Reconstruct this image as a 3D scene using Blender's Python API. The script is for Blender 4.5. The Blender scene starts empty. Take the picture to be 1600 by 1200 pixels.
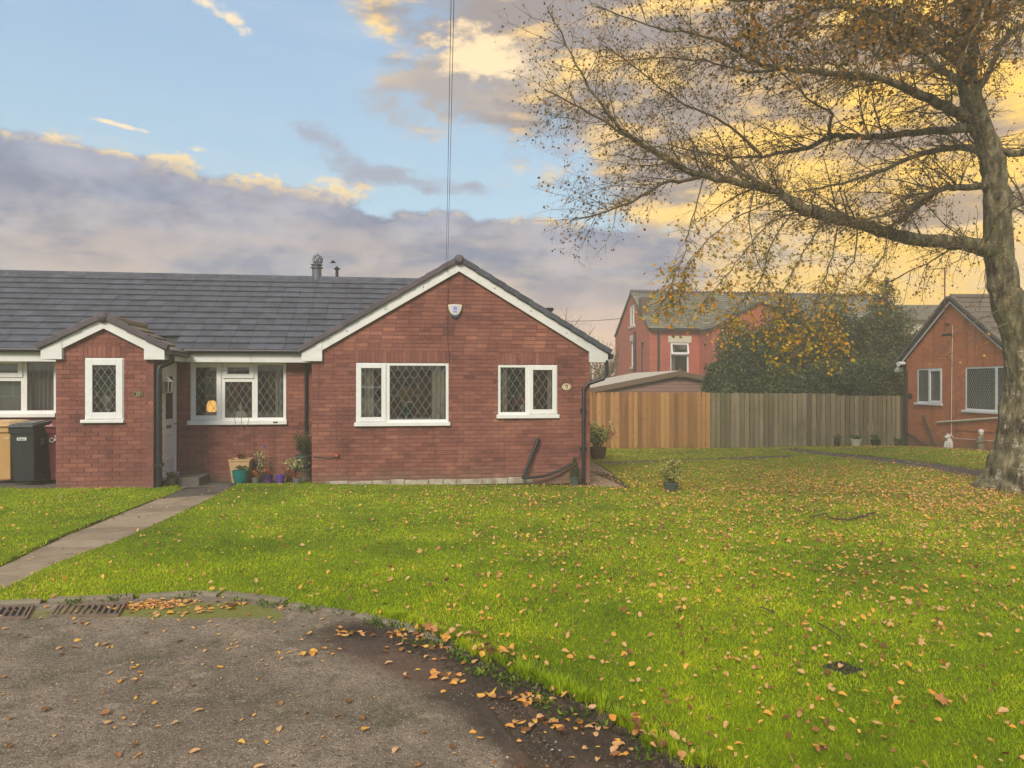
import bpy, math, random
import numpy as np
from mathutils import Vector, Matrix, noise as mnoise

R = math.radians
random.seed(7)
rng = np.random.default_rng(11)
scene = bpy.context.scene
COL = scene.collection

# ------------------------------------------------------------------ camera, world, sun, exposure
F_PX, CX, CY, CAMZ, YAW = 1150.0, 800.0, 600.0, 1.86, R(8.15)
cam_data = bpy.data.cameras.new('camera')
cam_data.sensor_width = 36.0
cam_data.lens = 36.0 * F_PX / 1600.0
cam_data.clip_start = 0.02
cam_data.clip_end = 2000.0
camera = bpy.data.objects.new('camera', cam_data)
COL.objects.link(camera)
camera.location = (0, 0, CAMZ)
camera.rotation_euler = (R(90), 0, -YAW)
scene.camera = camera

SUN_AZ, SUN_EL = R(-155), R(38)        # azimuth from +Y towards +X
sun_data = bpy.data.lights.new('sun', 'SUN')
sun_data.energy = 1.5
sun_data.angle = R(20)
sun_data.color = (1.0, 0.88, 0.70)
sun = bpy.data.objects.new('sun', sun_data)
COL.objects.link(sun)
sd = Vector((math.sin(SUN_AZ) * math.cos(SUN_EL), math.cos(SUN_AZ) * math.cos(SUN_EL), math.sin(SUN_EL)))
sun.rotation_euler = sd.to_track_quat('Z', 'Y').to_euler()
sun.location = (0, -5, 12)

scene.view_settings.view_transform = 'Standard'
scene.view_settings.look = 'None'
scene.view_settings.exposure = 1.36
scene.view_settings.gamma = 1.0
scene.view_settings.use_curve_mapping = False

def srgb(r, g, b):
    return tuple(((c / 255.0) / 12.92 if c / 255.0 <= 0.04045 else ((c / 255.0 + 0.055) / 1.055) ** 2.4) for c in (r, g, b))

class S:
    """a node socket with arithmetic"""
    def __init__(s, t, o): s.t, s.o = t, o
    def _m(s, op, *a, clamp=False):
        n = s.t.nodes.new('ShaderNodeMath'); n.operation = op; n.use_clamp = clamp
        for i, v in enumerate((s,) + a):
            if isinstance(v, S): s.t.links.new(v.o, n.inputs[i])
            else: n.inputs[i].default_value = v
        return S(s.t, n.outputs[0])
    def __add__(s, v): return s._m('ADD', v)
    __radd__ = __add__
    def __mul__(s, v): return s._m('MULTIPLY', v)
    __rmul__ = __mul__
    def __sub__(s, v): return s._m('SUBTRACT', v)
    def __rsub__(s, v): return (s * -1.0) + v
    def __truediv__(s, v): return s._m('DIVIDE', v)
    def __pow__(s, v): return s._m('POWER', v)
    def mx(s, v): return s._m('MAXIMUM', v)
    def mn(s, v): return s._m('MINIMUM', v)
    def step(s, a, b):
        n = s.t.nodes.new('ShaderNodeMapRange'); n.interpolation_type = 'SMOOTHSTEP'
        s.t.links.new(s.o, n.inputs['Value'])
        n.inputs['From Min'].default_value = a; n.inputs['From Max'].default_value = b
        return S(s.t, n.outputs['Result'])

def cmix(t, f, a, b, mode='MIX'):
    n = t.nodes.new('ShaderNodeMix'); n.data_type = 'RGBA'; n.blend_type = mode
    for i, v in ((0, f), (6, a), (7, b)):
        if isinstance(v, S): t.links.new(v.o, n.inputs[i])
        elif hasattr(v, 'is_output'): t.links.new(v, n.inputs[i])
        elif i == 0: n.inputs[0].default_value = v
        else: n.inputs[i].default_value = tuple(v)[:3] + (1,)
    return S(t, n.outputs[2])

def noise_s(t, vec, scale, detail=4, rough=0.55, dist=0.0):
    n = t.nodes.new('ShaderNodeTexNoise'); n.inputs['Scale'].default_value = scale
    n.inputs['Detail'].default_value = detail; n.inputs['Roughness'].default_value = rough
    n.inputs['Distortion'].default_value = dist
    if vec is not None: t.links.new(vec, n.inputs['Vector'])
    return S(t, n.outputs['Fac'])

def mapping(t, vec, sc=(1, 1, 1), loc=(0, 0, 0), rot=(0, 0, 0)):
    n = t.nodes.new('ShaderNodeMapping'); t.links.new(vec, n.inputs['Vector'])
    n.inputs['Scale'].default_value = sc; n.inputs['Location'].default_value = loc; n.inputs['Rotation'].default_value = rot
    return n.outputs[0]

world = bpy.data.worlds.new('World')
scene.world = world
world.use_nodes = True
wt = world.node_tree
for n in list(wt.nodes): wt.nodes.remove(n)
SKY_STRENGTH = 0.1
def build_sky():
    t = wt
    out = t.nodes.new('ShaderNodeOutputWorld'); bg = t.nodes.new('ShaderNodeBackground')
    bg.inputs['Strength'].default_value = SKY_STRENGTH
    t.links.new(bg.outputs[0], out.inputs['Surface'])
    sky = t.nodes.new('ShaderNodeTexSky'); sky.sky_type = 'NISHITA'; sky.sun_disc = False
    sky.sun_elevation = SUN_EL; sky.sun_rotation = SUN_AZ % (2 * math.pi)
    sky.altitude = 0; sky.air_density = 1.0; sky.dust_density = 1.5; sky.ozone_density = 1.0
    tc = t.nodes.new('ShaderNodeTexCoord'); sep = t.nodes.new('ShaderNodeSeparateXYZ')
    gen = tc.outputs['Generated']; t.links.new(gen, sep.inputs[0])
    x, y, z = (S(t, sep.outputs[i]) for i in range(3))
    az = x._m('ARCTAN2', y) * (180 / math.pi)
    el = z._m('ARCSINE') * (180 / math.pi)
    xh = x / ((x * x + y * y)._m('SQRT').mx(0.01))
    yh = y / ((x * x + y * y)._m('SQRT').mx(0.01))
    K = 1.0 / SKY_STRENGTH
    def C(r, g, b, k=1.0): return tuple(c * K * k * 0.53 for c in srgb(r, g, b))
    big = noise_s(t, mapping(t, gen, (1, 1, 2.2), (3.1, 0.4, 0)), 3.2, 8, 0.6)
    fine = noise_s(t, mapping(t, gen, (1, 1, 1.9), (1.7, 5.2, 2)), 11.0, 9, 0.62)
    band = noise_s(t, mapping(t, gen, (1, 1, 5.0), (0.3, 0.9, 0.2), (0.05, 0.12, 0)), 3.6, 8, 0.6, 0.3)
    tiny = noise_s(t, mapping(t, gen, (1, 1, 1.6), (8.7, 1.2, 4)), 30.0, 6, 0.65)
    # clear sky: physical sky pulled to the picture's soft blue
    g = el.step(2, 34)
    veil = (band * 0.5 + big * 0.5).step(0.45, 0.75)
    grad = cmix(t, g, C(172, 202, 214), C(136, 166, 198))
    clear = cmix(t, veil * 0.45, cmix(t, 0.82, sky.outputs[0], grad), C(186, 200, 210))
    # warm cloud sheet, upper right
    q = az + 2.8 + (el * -1.1 + 29.7)*-1.0 + (fine - 0.5) * 26 + (big - 0.5) * 30
    warm_m = q.step(-3, 5) * yh.step(-0.35, 0.15) * el.step(4, 9)
    gold = (band * 0.7 + fine * 0.3)
    glow = (az + (big - 0.5) * 30).step(12, 38)
    g2 = (gold + glow * 0.05 + (tiny - 0.5) * 0.12).step(0.475, 0.60)
    sheet = cmix(t, g2, C(148, 140, 140), C(252, 210, 134))
    sheet = cmix(t, (glow * 0.75), sheet, cmix(t, g2, C(178, 152, 126), C(255, 204, 84, 1.16)))
    col = cmix(t, warm_m, clear, sheet)
    # small puffs and wisps in the open blue
    def blob(a, e, ra, re, tilt=0.0):
        da = az - a; de = el - e + da * tilt
        return ((da * (1 / ra)) ** 2.0 + (de * (1 / re)) ** 2.0) * -1.0 + 1.0
    def puffs(lst, nz, lo, hi):
        m = None
        for b in lst:
            v = blob(*b); m = v if m is None else m.mx(v)
        return (m.mx(-0.6) * 0.55 + (nz - 0.5) * 2.6).step(lo, hi)
    wis = puffs([(-5.3, 16.9, 3.4, 1.6, 0.5), (0.6, 15.2, 5.5, 1.0, 0.1), (11, 17.5, 4, 1.0, 0.05)], fine, 0.18, 0.62)
    col = cmix(t, wis * 0.85, col, C(150, 155, 172))
    gre = puffs([(4.0, 22.3, 8, 3.2, -0.15)], fine, 0.1, 0.7)
    col = cmix(t, gre * 0.85, col, C(166, 160, 160))
    wh = puffs([(-13.6, 25.4, 3.0, 1.1, 0.4), (-19.6, 17.2, 2.2, 0.28, 0.12), (-14.6, 16.4, 1.2, .35, 0), (4.5, 25.0, 5.2, 3.2, 0.3)], fine, 0.2, 0.55)
    col = cmix(t, wh * 0.9, col, C(250, 222, 178))
    # the long grey-violet bank
    edge = xh * -5.0 + 13.9 - el + (big - 0.5) * 7 + (fine - 0.5) * 5.5 + (tiny - 0.5) * 1.6
    bank_m = edge.step(-0.35, 0.55)
    pink = (band * 0.65 + fine * 0.35).step(0.42, 0.60) * el.step(17, 7)
    body = cmix(t, (big + (fine - 0.5) * 1.1).step(0.32, 0.68), C(112, 125, 154), C(144, 154, 178))
    body = cmix(t, pink * 0.75, body, C(196, 178, 168))
    body = cmix(t, (fine * 0.6 + tiny * 0.4 - 0.5).mx(0.0) * 2.2, body, C(176, 180, 194))
    low = el.step(9.5, 3.0) * xh.step(-0.2, 0.35)
    body = cmix(t, low * 0.75, body, C(236, 200, 170))
    sunny = (az + (fine - 0.5) * 20).step(16, 33) * yh.step(-0.1, 0.4)
    lowgold = cmix(t, (fine * 0.6 + band * 0.4).step(0.40, 0.58), C(236, 206, 160), C(255, 204, 84, 1.12))
    body = cmix(t, sunny * 0.9, body, lowgold)
    rim_g = (big * 0.8 + (tiny - 0.5) * 0.7 + fine * 0.6).step(0.62, 0.80)
    rim = edge.step(1.35, 0.05) * (rim_g * 0.9) * yh.step(-0.2, 0.5)
    body = cmix(t, rim, body, C(255, 220, 150))
    col = cmix(t, bank_m, col, body)
    # below the horizon
    col = cmix(t, el.step(0.2, -2.0), col, C(120, 120, 105, 0.5))
    t.links.new(col.o, bg.inputs['Color'])
build_sky()

# ------------------------------------------------------------------ measuring helpers
CR = Vector((math.cos(YAW), -math.sin(YAW), 0)); CF = Vector((math.sin(YAW), math.cos(YAW), 0))
CAM = Vector((0, 0, CAMZ))
def ray(px, py): return CR * ((px - CX) / F_PX) + CF + Vector((0, 0, (CY - py) / F_PX))
def at_depth(px, py, d): return CAM + ray(px, py) * d
def on_y(px, py, Y):
    r = ray(px, py); return CAM + r * (Y / r.y)
def on_x(px, py, X):
    r = ray(px, py); return CAM + r * (X / r.x)
def ground_z(x, y):
    yy = np.clip(y, 2.0, 30.0)
    z = 0.333 - 0.0238 * yy
    # a slight rise in front of the far right bungalow
    z = z - (0.024 * np.clip(x, -9.0, 3.0) + 0.035) * np.clip((22.0 - y) / 8.0, 0, 1)
    return z + 0.26 * np.exp(-(((x - 14.0) / 2.6) ** 2 + ((y - 17.5) / 3.6) ** 2))
def on_ground(px, py, dz=0.0):
    r = ray(px, py); s = 5.0
    for _ in range(60):
        p = CAM + r * s
        g = float(ground_z(p.x, p.y)) + dz
        s = (CAMZ - g) / max(1e-4, -r.z)
    return CAM + r * s

# ------------------------------------------------------------------ object helpers
def tag(o, label=None, cat=None, group=None, kind=None):
    if label: o['label'] = label
    if cat: o['category'] = cat
    if group: o['group'] = group
    if kind: o['kind'] = kind
    return o
def empty(name, loc=(0, 0, 0), rz=0.0, **k):
    o = bpy.data.objects.new(name, None); COL.objects.link(o)
    o.empty_display_size = 0.2
    o.location = loc; o.rotation_euler = (0, 0, rz)
    return tag(o, **k)
def link_mesh(name, me, mat, parent=None, **k):
    o = bpy.data.objects.new(name, me); COL.objects.link(o)
    if mat is not None and not me.materials: me.materials.append(mat)
    if parent is not None: o.parent = parent
    return tag(o, **k)

class MB:
    def __init__(s): s.v = []; s.f = []; s.m = []; s.mats = []; s.mi = 0
    def use(s, mat):
        if mat not in s.mats: s.mats.append(mat)
        s.mi = s.mats.index(mat); return s
    def add(s, vs, fs):
        b = len(s.v); s.v += [tuple(v) for v in vs]; s.f += [tuple(i + b for i in f) for f in fs]; s.m += [s.mi] * len(fs); return s
    def box(s, x0, x1, y0, y1, z0, z1):
        return s.add([(x0, y0, z0), (x1, y0, z0), (x1, y1, z0), (x0, y1, z0), (x0, y0, z1), (x1, y0, z1), (x1, y1, z1), (x0, y1, z1)],
                     [(0, 3, 2, 1), (4, 5, 6, 7), (0, 1, 5, 4), (1, 2, 6, 5), (2, 3, 7, 6), (3, 0, 4, 7)])
    def obox(s, c, ax, ay, az, sx, sy, sz):
        """box centred c along unit axes with full sizes"""
        c = Vector(c); ax, ay, az = Vector(ax) * sx / 2, Vector(ay) * sy / 2, Vector(az) * sz / 2
        vs = [c + ax * i + ay * j + az * k for k in (-1, 1) for i, j in ((-1, -1), (1, -1), (1, 1), (-1, 1))]
        return s.add(vs, [(0, 3, 2, 1), (4, 5, 6, 7), (0, 1, 5, 4), (1, 2, 6, 5), (2, 3, 7, 6), (3, 0, 4, 7)])
    def bar(s, a, b, w, h, up=(0, 0, 1)):
        a, b = Vector(a), Vector(b); d = (b - a); L = d.length; d = d / L
        u = Vector(up); r = d.cross(u)
        if r.length < 1e-5: u = Vector((0, 1, 0)); r = d.cross(u)
        r.normalize(); u = r.cross(d)
        return s.obox((a + b) / 2, d, r, u, L, w, h)
    def tube(s, pts, rad, n=8, caps=True):
        pts = [Vector(p) for p in pts]
        if not hasattr(rad, '__len__'): rad = [rad] * len(pts)
        b = len(s.v); k = len(pts)
        t0 = (pts[1] - pts[0]).normalized()
        u = t0.orthogonal().normalized()
        for i, p in enumerate(pts):
            t = (pts[min(i + 1, k - 1)] - pts[max(i - 1, 0)])
            if t.length > 1e-9: t.normalize()
            else: t = t0
            u = u - t * u.dot(t)
            u = u.normalized() if u.length > 1e-6 else t.orthogonal().normalized()
            w = t.cross(u)
            for j in range(n):
                a = 2 * math.pi * j / n
                s.v.append(tuple(p + (u * math.cos(a) + w * math.sin(a)) * rad[i]))
        for i in range(k - 1):
            for j in range(n):
                j2 = (j + 1) % n
                s.f.append((b + i * n + j, b + i * n + j2, b + (i + 1) * n + j2, b + (i + 1) * n + j)); s.m.append(s.mi)
        if caps:
            s.f.append(tuple(b + j for j in range(n - 1, -1, -1))); s.m.append(s.mi)
            s.f.append(tuple(b + (k - 1) * n + j for j in range(n))); s.m.append(s.mi)
        return s
    def lathe(s, prof, c=(0, 0, 0), n=20, sq=1.0):
        b = len(s.v); k = len(prof)
        for r, z in prof:
            for j in range(n):
                a = 2 * math.pi * j / n
                s.v.append((c[0] + r * math.cos(a), c[1] + r * math.sin(a) * sq, c[2] + z))
        for i in range(k - 1):
            for j in range(n):
                j2 = (j + 1) % n
                s.f.append((b + i * n + j, b + i * n + j2, b + (i + 1) * n + j2, b + (i + 1) * n + j)); s.m.append(s.mi)
        s.f.append(tuple(b + j for j in range(n - 1, -1, -1))); s.m.append(s.mi)
        s.f.append(tuple(b + (k - 1) * n + j for j in range(n))); s.m.append(s.mi)
        return s
    def prism(s, poly, y0, y1):
        """poly of (x,z) extruded along y"""
        n = len(poly)
        vs = [(p[0], y0, p[1]) for p in poly] + [(p[0], y1, p[1]) for p in poly]
        return s.add(vs, [tuple(range(n)), tuple(range(2 * n - 1, n - 1, -1))] + [(i, i + n, (i + 1) % n + n, (i + 1) % n) for i in range(n)])
    def xform(s, M, start=0):
        for i in range(start, len(s.v)): s.v[i] = tuple(M @ Vector(s.v[i]))
        return s
    def mesh(s, name, org=None, smooth=False, bevel=0):
        me = bpy.data.meshes.new(name)
        v = s.v if org is None else [(a - org[0], b - org[1], c - org[2]) for a, b, c in s.v]
        me.from_pydata(v, [], s.f)
        if s.mats:
            for m in s.mats: me.materials.append(m)
            me.polygons.foreach_set('material_index', s.m)
        if smooth: me.polygons.foreach_set('use_smooth', [True] * len(me.polygons))
        me.update()
        return me
    def build(s, name, mat=None, parent=None, org=None, smooth=False, bevel=0.0, **k):
        o = link_mesh(name, s.mesh(name, org, smooth), mat, parent, **k)
        if bevel:
            md = o.modifiers.new('bevel', 'BEVEL'); md.width = bevel; md.segments = 2; md.limit_method = 'ANGLE'; md.angle_limit = R(40)
        if smooth:
            try: o.data.set_sharp_from_angle(angle=R(42))
            except Exception: pass
        return o

def np_mesh(name, verts, faces, attrs=None, smooth=False):
    """verts (N,3); faces list of (M,k) int arrays"""
    me = bpy.data.meshes.new(name)
    me.vertices.add(len(verts)); me.vertices.foreach_set('co', np.asarray(verts, np.float32).ravel())
    tot = sum(f.size for f in faces); me.loops.add(tot)
    me.loops.foreach_set('vertex_index', np.concatenate([f.ravel() for f in faces]).astype(np.int32))
    starts = []; off = 0
    for f in faces:
        starts.append(off + np.arange(len(f)) * f.shape[1]); off += f.size
    starts = np.concatenate(starts).astype(np.int32)
    me.polygons.add(len(starts)); me.polygons.foreach_set('loop_start', starts)
    if smooth: me.polygons.foreach_set('use_smooth', np.ones(len(starts), bool))
    me.update(calc_edges=True)
    for k, a in (attrs or {}).items():
        at = me.attributes.new(k, 'FLOAT', 'POINT'); at.data.foreach_set('value', np.asarray(a, np.float32))
    return me

# ------------------------------------------------------------------ materials
def new_mat(name):
    m = bpy.data.materials.new(name); m.use_nodes = True
    t = m.node_tree; b = t.nodes['Principled BSDF']
    return m, t, b
def pos(t): return t.nodes.new('ShaderNodeNewGeometry').outputs['Position']
def ramp(t, fac, cols, lo=0.0, hi=1.0):
    n = t.nodes.new('ShaderNodeValToRGB'); e = n.color_ramp.elements
    while len(e) < len(cols): e.new(0.5)
    for i, c in enumerate(cols):
        e[i].position = lo + (hi - lo) * i / max(1, len(cols) - 1); e[i].color = tuple(c)[:3] + (1,)
    t.links.new(fac.o, n.inputs[0]); return S(t, n.outputs[0])
def rand_s(t):
    g = t.nodes.new('ShaderNodeNewGeometry'); o = t.nodes.new('ShaderNodeObjectInfo')
    return (S(t, g.outputs['Random Per Island']) + S(t, o.outputs['Random']))._m('FRACT')
def attr_s(t, name):
    n = t.nodes.new('ShaderNodeAttribute'); n.attribute_name = name; return S(t, n.outputs['Fac'])
def bump(t, b, h, strength=0.3, dist=0.01):
    n = t.nodes.new('ShaderNodeBump'); n.inputs['Strength'].default_value = strength; n.inputs['Distance'].default_value = dist
    t.links.new(h.o, n.inputs['Height']); t.links.new(n.outputs[0], b.inputs['Normal'])

def mk(name, cols, scale=6.0, rough=0.7, rnd=0.0, bmp=0.0, bscale=60, stretch=(1, 1, 1), metal=0.0, spec=0.5, detail=5,
       dirt=None, dscale=2.0, dth=(0.5, 0.75), trans=0.0, ruff_var=0.0):
    m, t, b = new_mat(name)
    P = pos(t)
    v = P if stretch == (1, 1, 1) else mapping(t, P, stretch)
    n1 = noise_s(t, v, scale, detail, 0.6)
    f = (n1 - 0.5) * 1.8 * (1 - rnd) + 0.5
    if rnd: f = f + (rand_s(t) - 0.5) * rnd * 1.6
    c = ramp(t, f, cols) if len(cols) > 1 else None
    if c is None:
        c = cmix(t, (n1 - 0.3), tuple(x * 0.88 for x in cols[0]), tuple(min(1, x * 1.08) for x in cols[0]))
    if dirt is not None:
        d = noise_s(t, P, dscale, 6, 0.65).step(*dth)
        c = cmix(t, d * 0.8, c, dirt)
    t.links.new(c.o, b.inputs['Base Color'])
    b.inputs['Roughness'].default_value = rough; b.inputs['Metallic'].default_value = metal
    b.inputs['Specular IOR Level'].default_value = spec
    if ruff_var:
        r = noise_s(t, P, 3.0, 5) * ruff_var + (rough - ruff_var * 0.5); t.links.new(r.o, b.inputs['Roughness'])
    if bmp: bump(t, b, noise_s(t, v, bscale, 5, 0.6), bmp, 0.006)
    if trans:
        tr = t.nodes.new('ShaderNodeBsdfTranslucent'); t.links.new(c.o, tr.inputs['Color'])
        mx = t.nodes.new('ShaderNodeMixShader'); mx.inputs[0].default_value = trans
        t.links.new(b.outputs[0], mx.inputs[1]); t.links.new(tr.outputs[0], mx.inputs[2])
        t.links.new(mx.outputs[0], t.nodes['Material Output'].inputs['Surface'])
    return m

def brick_mat(name, cols, mort=None):
    m, t, b = new_mat(name); P = pos(t)
    r = rand_s(t); n1 = noise_s(t, P, 30, 5, 0.6); n2 = noise_s(t, P, 1.3, 4, 0.6)
    c = ramp(t, (r * 0.5 + (n1 - 0.5) * 0.45 + (n2 - 0.5) * 1.5 + 0.2), cols)
    sp = S(t, P)
    sx = t.nodes.new('ShaderNodeSeparateXYZ'); t.links.new(P, sx.inputs[0])
    z = S(t, sx.outputs[2]) + (n2 - 0.5) * 0.5 + (noise_s(t, P, 9, 5) - 0.5) * 0.35
    c = cmix(t, noise_s(t, mapping(t, P, (4, 4, 0.35)), 1.0, 5, 0.6).step(0.54, 0.68) * 0.4, c, srgb(78, 52, 48))
    c = cmix(t, z.step(0.33, -0.02) * 0.6, c, srgb(128, 108, 92))       # splash-back dirt and salts low on the wall
    t.links.new(c.o, b.inputs['Base Color']); b.inputs['Roughness'].default_value = 0.85
    b.inputs['Specular IOR Level'].default_value = 0.25
    bump(t, b, n1 + noise_s(t, P, 160, 3) * 0.5, 0.35, 0.006)
    return m

M = {}
M['brick'] = brick_mat('red_brick', [srgb(102, 64, 60), srgb(128, 80, 72), srgb(142, 92, 80), srgb(168, 112, 92)])
M['brick_orange'] = brick_mat('orange_brick', [srgb(182, 106, 72), srgb(202, 122, 82), srgb(214, 138, 96)])
M['mortar'] = mk('mortar', [srgb(104, 66, 60), srgb(128, 84, 76)], 12, 0.95, bmp=0.3)
M['mortar_orange'] = mk('mortar_orange', [srgb(150, 92, 66), srgb(172, 112, 82)], 12, 0.95, bmp=0.3)
M['plinth'] = mk('plinth_mortar', [srgb(108, 92, 80), srgb(168, 158, 142), srgb(200, 190, 175)], 7, 0.95, bmp=0.5)
M['tile'] = mk('roof_tile', [srgb(56, 60, 70), srgb(76, 80, 92), srgb(94, 98, 112)], 5, 0.72, rnd=0.22, bmp=0.4, bscale=50,
               dirt=srgb(122, 118, 100), dscale=11.0, dth=(0.60, 0.72), spec=0.4)
M['tile_moss'] = mk('weathered_roof_tile', [srgb(84, 76, 72), srgb(118, 106, 98), srgb(140, 128, 112)], 5, 0.8, rnd=0.4, bmp=0.5, bscale=40,
                    dirt=srgb(130, 118, 84), dscale=6, dth=(0.5, 0.7))
M['verge'] = mk('verge_tile', [srgb(72, 64, 72), srgb(98, 88, 96)], 6, 0.7, rnd=0.4, bmp=0.35, bscale=40)
M['roof_brown'] = mk('brown_roof_tile', [srgb(92, 84, 76), srgb(118, 108, 98)], 5, 0.8, rnd=0.4, bmp=0.4, bscale=40)
M['slate'] = mk('green_grey_slate', [srgb(84, 84, 76), srgb(106, 106, 94), srgb(128, 126, 112)], 3, 0.7, rnd=0.5, bmp=0.3, bscale=20)
M['pvc'] = mk('white_plastic', [srgb(222, 222, 220), srgb(236, 236, 234)], 5, 0.35, dirt=srgb(200, 198, 190), dscale=5, dth=(0.6, 0.9))
M['fascia'] = mk('white_fascia', [srgb(212, 212, 212), srgb(230, 230, 228)], 3, 0.45, dirt=srgb(186, 184, 176), dscale=4, dth=(0.5, 0.85), stretch=(1, 1, 3))
M['door'] = mk('white_door', [srgb(214, 206, 206), srgb(226, 218, 216)], 4, 0.4)
M['seal'] = mk('rubber_seal', [srgb(60, 60, 60)], 4, 0.6)
M['lead'] = mk('lead_strip', [srgb(120, 126, 124), srgb(148, 152, 148)], 9, 0.5, metal=0.2)
M['black'] = mk('black_plastic', [srgb(26, 28, 32), srgb(40, 42, 48)], 4, 0.45, dirt=srgb(70, 68, 62), dscale=9, dth=(0.6, 0.85))
M['gutter'] = mk('dark_gutter', [srgb(24, 27, 33), srgb(36, 40, 46)], 4, 0.4)
M['interior'] = mk('interior_wall', [srgb(44, 42, 40), srgb(60, 56, 52)], 1.0, 0.9)
M['carpet'] = mk('interior_carpet', [srgb(60, 54, 50)], 8, 0.95)
M['curtain'] = mk('cream_curtain', [srgb(222, 218, 204), srgb(238, 234, 222)], 4, 0.9, trans=0.35)
M['blind'] = mk('grey_blind', [srgb(190, 196, 194), srgb(212, 216, 212)], 4, 0.8, trans=0.3)
M['concrete'] = mk('concrete', [srgb(96, 88, 74), srgb(126, 116, 100), srgb(150, 140, 120)], 5, 0.92, rnd=0.25, bmp=0.5, bscale=80,
                   dirt=srgb(92, 92, 72), dscale=2.5, dth=(0.5, 0.75))
M['slab'] = mk('paving_slab', [srgb(116, 102, 86), srgb(146, 130, 110), srgb(164, 148, 128)], 4, 0.9, rnd=0.35, bmp=0.45, bscale=90,
               dirt=srgb(92, 90, 66), dscale=3.5, dth=(0.52, 0.8))
M['slab_dark'] = mk('damp_slab', [srgb(66, 62, 58), srgb(88, 82, 76), srgb(104, 98, 90)], 4, 0.8, rnd=0.35, bmp=0.45, bscale=90,
                    dirt=srgb(66, 74, 48), dscale=3.5, dth=(0.5, 0.75))
M['tarmac'] = mk('path_tarmac', [srgb(64, 62, 58), srgb(86, 82, 76)], 10, 0.9, bmp=0.6, bscale=140)
M['iron'] = mk('rusty_iron', [srgb(86, 72, 62), srgb(118, 100, 86), srgb(140, 122, 106)], 14, 0.75, bmp=0.4, metal=0.2)
M['wood_new'] = mk('fresh_timber', [srgb(122, 80, 38), srgb(160, 112, 58), srgb(184, 138, 80)], 2.2, 0.8, rnd=0.55, bmp=0.3, bscale=30, stretch=(7, 7, 0.5), detail=6,
                  dirt=srgb(98, 62, 34), dscale=7, dth=(0.60, 0.70))
M['wood_old'] = mk('weathered_timber', [srgb(88, 78, 60), srgb(118, 106, 82), srgb(148, 134, 106)], 2.0, 0.9, rnd=0.5, bmp=0.4, bscale=30, stretch=(7, 7, 0.45), detail=6,
                   dirt=srgb(92, 92, 50), dscale=1.3, dth=(0.45, 0.75))
M['wood_shed'] = mk('shed_board', [srgb(120, 92, 82), srgb(148, 118, 106)], 2.0, 0.85, rnd=0.4, bmp=0.3, stretch=(0.5, 3, 7))
M['wood_trim'] = mk('shed_trim', [srgb(92, 74, 58), srgb(118, 98, 76)], 3, 0.8, bmp=0.3, stretch=(0.5, 3, 7))
M['felt'] = mk('pale_roof_felt', [srgb(168, 160, 150), srgb(198, 190, 178)], 7, 0.95, bmp=0.4)
M['stone'] = mk('pale_stone', [srgb(186, 176, 156), srgb(214, 204, 182)], 6, 0.9, bmp=0.3)
M['steel'] = mk('galvanised_steel', [srgb(84, 90, 96), srgb(118, 124, 130)], 8, 0.5, metal=0.4)
M['soil'] = mk('soil', [srgb(40, 32, 24), srgb(68, 54, 42)], 20, 0.95, bmp=0.8, bscale=120)
M['terracotta'] = mk('brown_glaze', [srgb(70, 40, 32), srgb(94, 56, 44)], 5, 0.3)
M['teal'] = mk('teal_glaze', [srgb(0, 96, 96), srgb(14, 122, 118)], 5, 0.25)
M['purple'] = mk('purple_plastic', [srgb(86, 52, 140), srgb(104, 68, 160)], 5, 0.4)
M['purple_dark'] = mk('dark_purple_glaze', [srgb(56, 30, 74), srgb(78, 42, 96)], 5, 0.35)
M['grey_pot'] = mk('grey_plastic_pot', [srgb(88, 88, 88), srgb(110, 110, 108)], 5, 0.6)
M['stone_pot'] = mk('mossy_stone_pot', [srgb(70, 66, 50), srgb(104, 96, 72)], 12, 0.9, bmp=0.6)
M['sand_pot'] = mk('sandy_planter', [srgb(180, 146, 104), srgb(202, 168, 124)], 6, 0.8, bmp=0.2)
M['green_pot'] = mk('green_grey_pot', [srgb(58, 70, 66), srgb(80, 92, 86)], 6, 0.6)
M['plaster_white'] = mk('white_plaster', [srgb(206, 204, 198), srgb(226, 224, 218)], 12, 0.6)
M['bin_brown'] = mk('tan_bin_plastic', [srgb(188, 146, 92), srgb(204, 162, 106)], 4, 0.5)
M['bin_black'] = mk('black_bin_plastic', [srgb(32, 38, 46), srgb(44, 50, 56)], 4, 0.45, dirt=srgb(58, 66, 60), dscale=3)
M['bin_red'] = mk('maroon_bin_plastic', [srgb(96, 30, 46), srgb(114, 42, 56)], 4, 0.5)
M['ink_white'] = mk('white_print', [srgb(226, 226, 222)], 4, 0.6)
M['ink_gold'] = mk('gold_print', [srgb(196, 180, 120)], 4, 0.5)
M['ink_black'] = mk('black_print', [srgb(24, 24, 24)], 4, 0.6)
M['ink_red'] = mk('red_print', [srgb(150, 60, 84)], 4, 0.6)
M['cream'] = mk('cream_enamel', [srgb(226, 214, 178)], 4, 0.4)
M['alarm_blue'] = mk('blue_lens', [srgb(54, 96, 140)], 4, 0.2)
M['alarm_face'] = mk('pale_blue_face', [srgb(196, 206, 240)], 4, 0.4)
M['lantern'] = mk('cream_lantern_metal', [srgb(222, 216, 196)], 4, 0.45)
M['twig'] = mk('dry_twig', [srgb(92, 72, 56), srgb(120, 98, 78)], 9, 0.9)
M['stick'] = mk('bark_stick', [srgb(66, 52, 40), srgb(88, 70, 54)], 9, 0.9)
M['wire'] = mk('black_wire', [srgb(30, 30, 34)], 4, 0.6)

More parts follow.
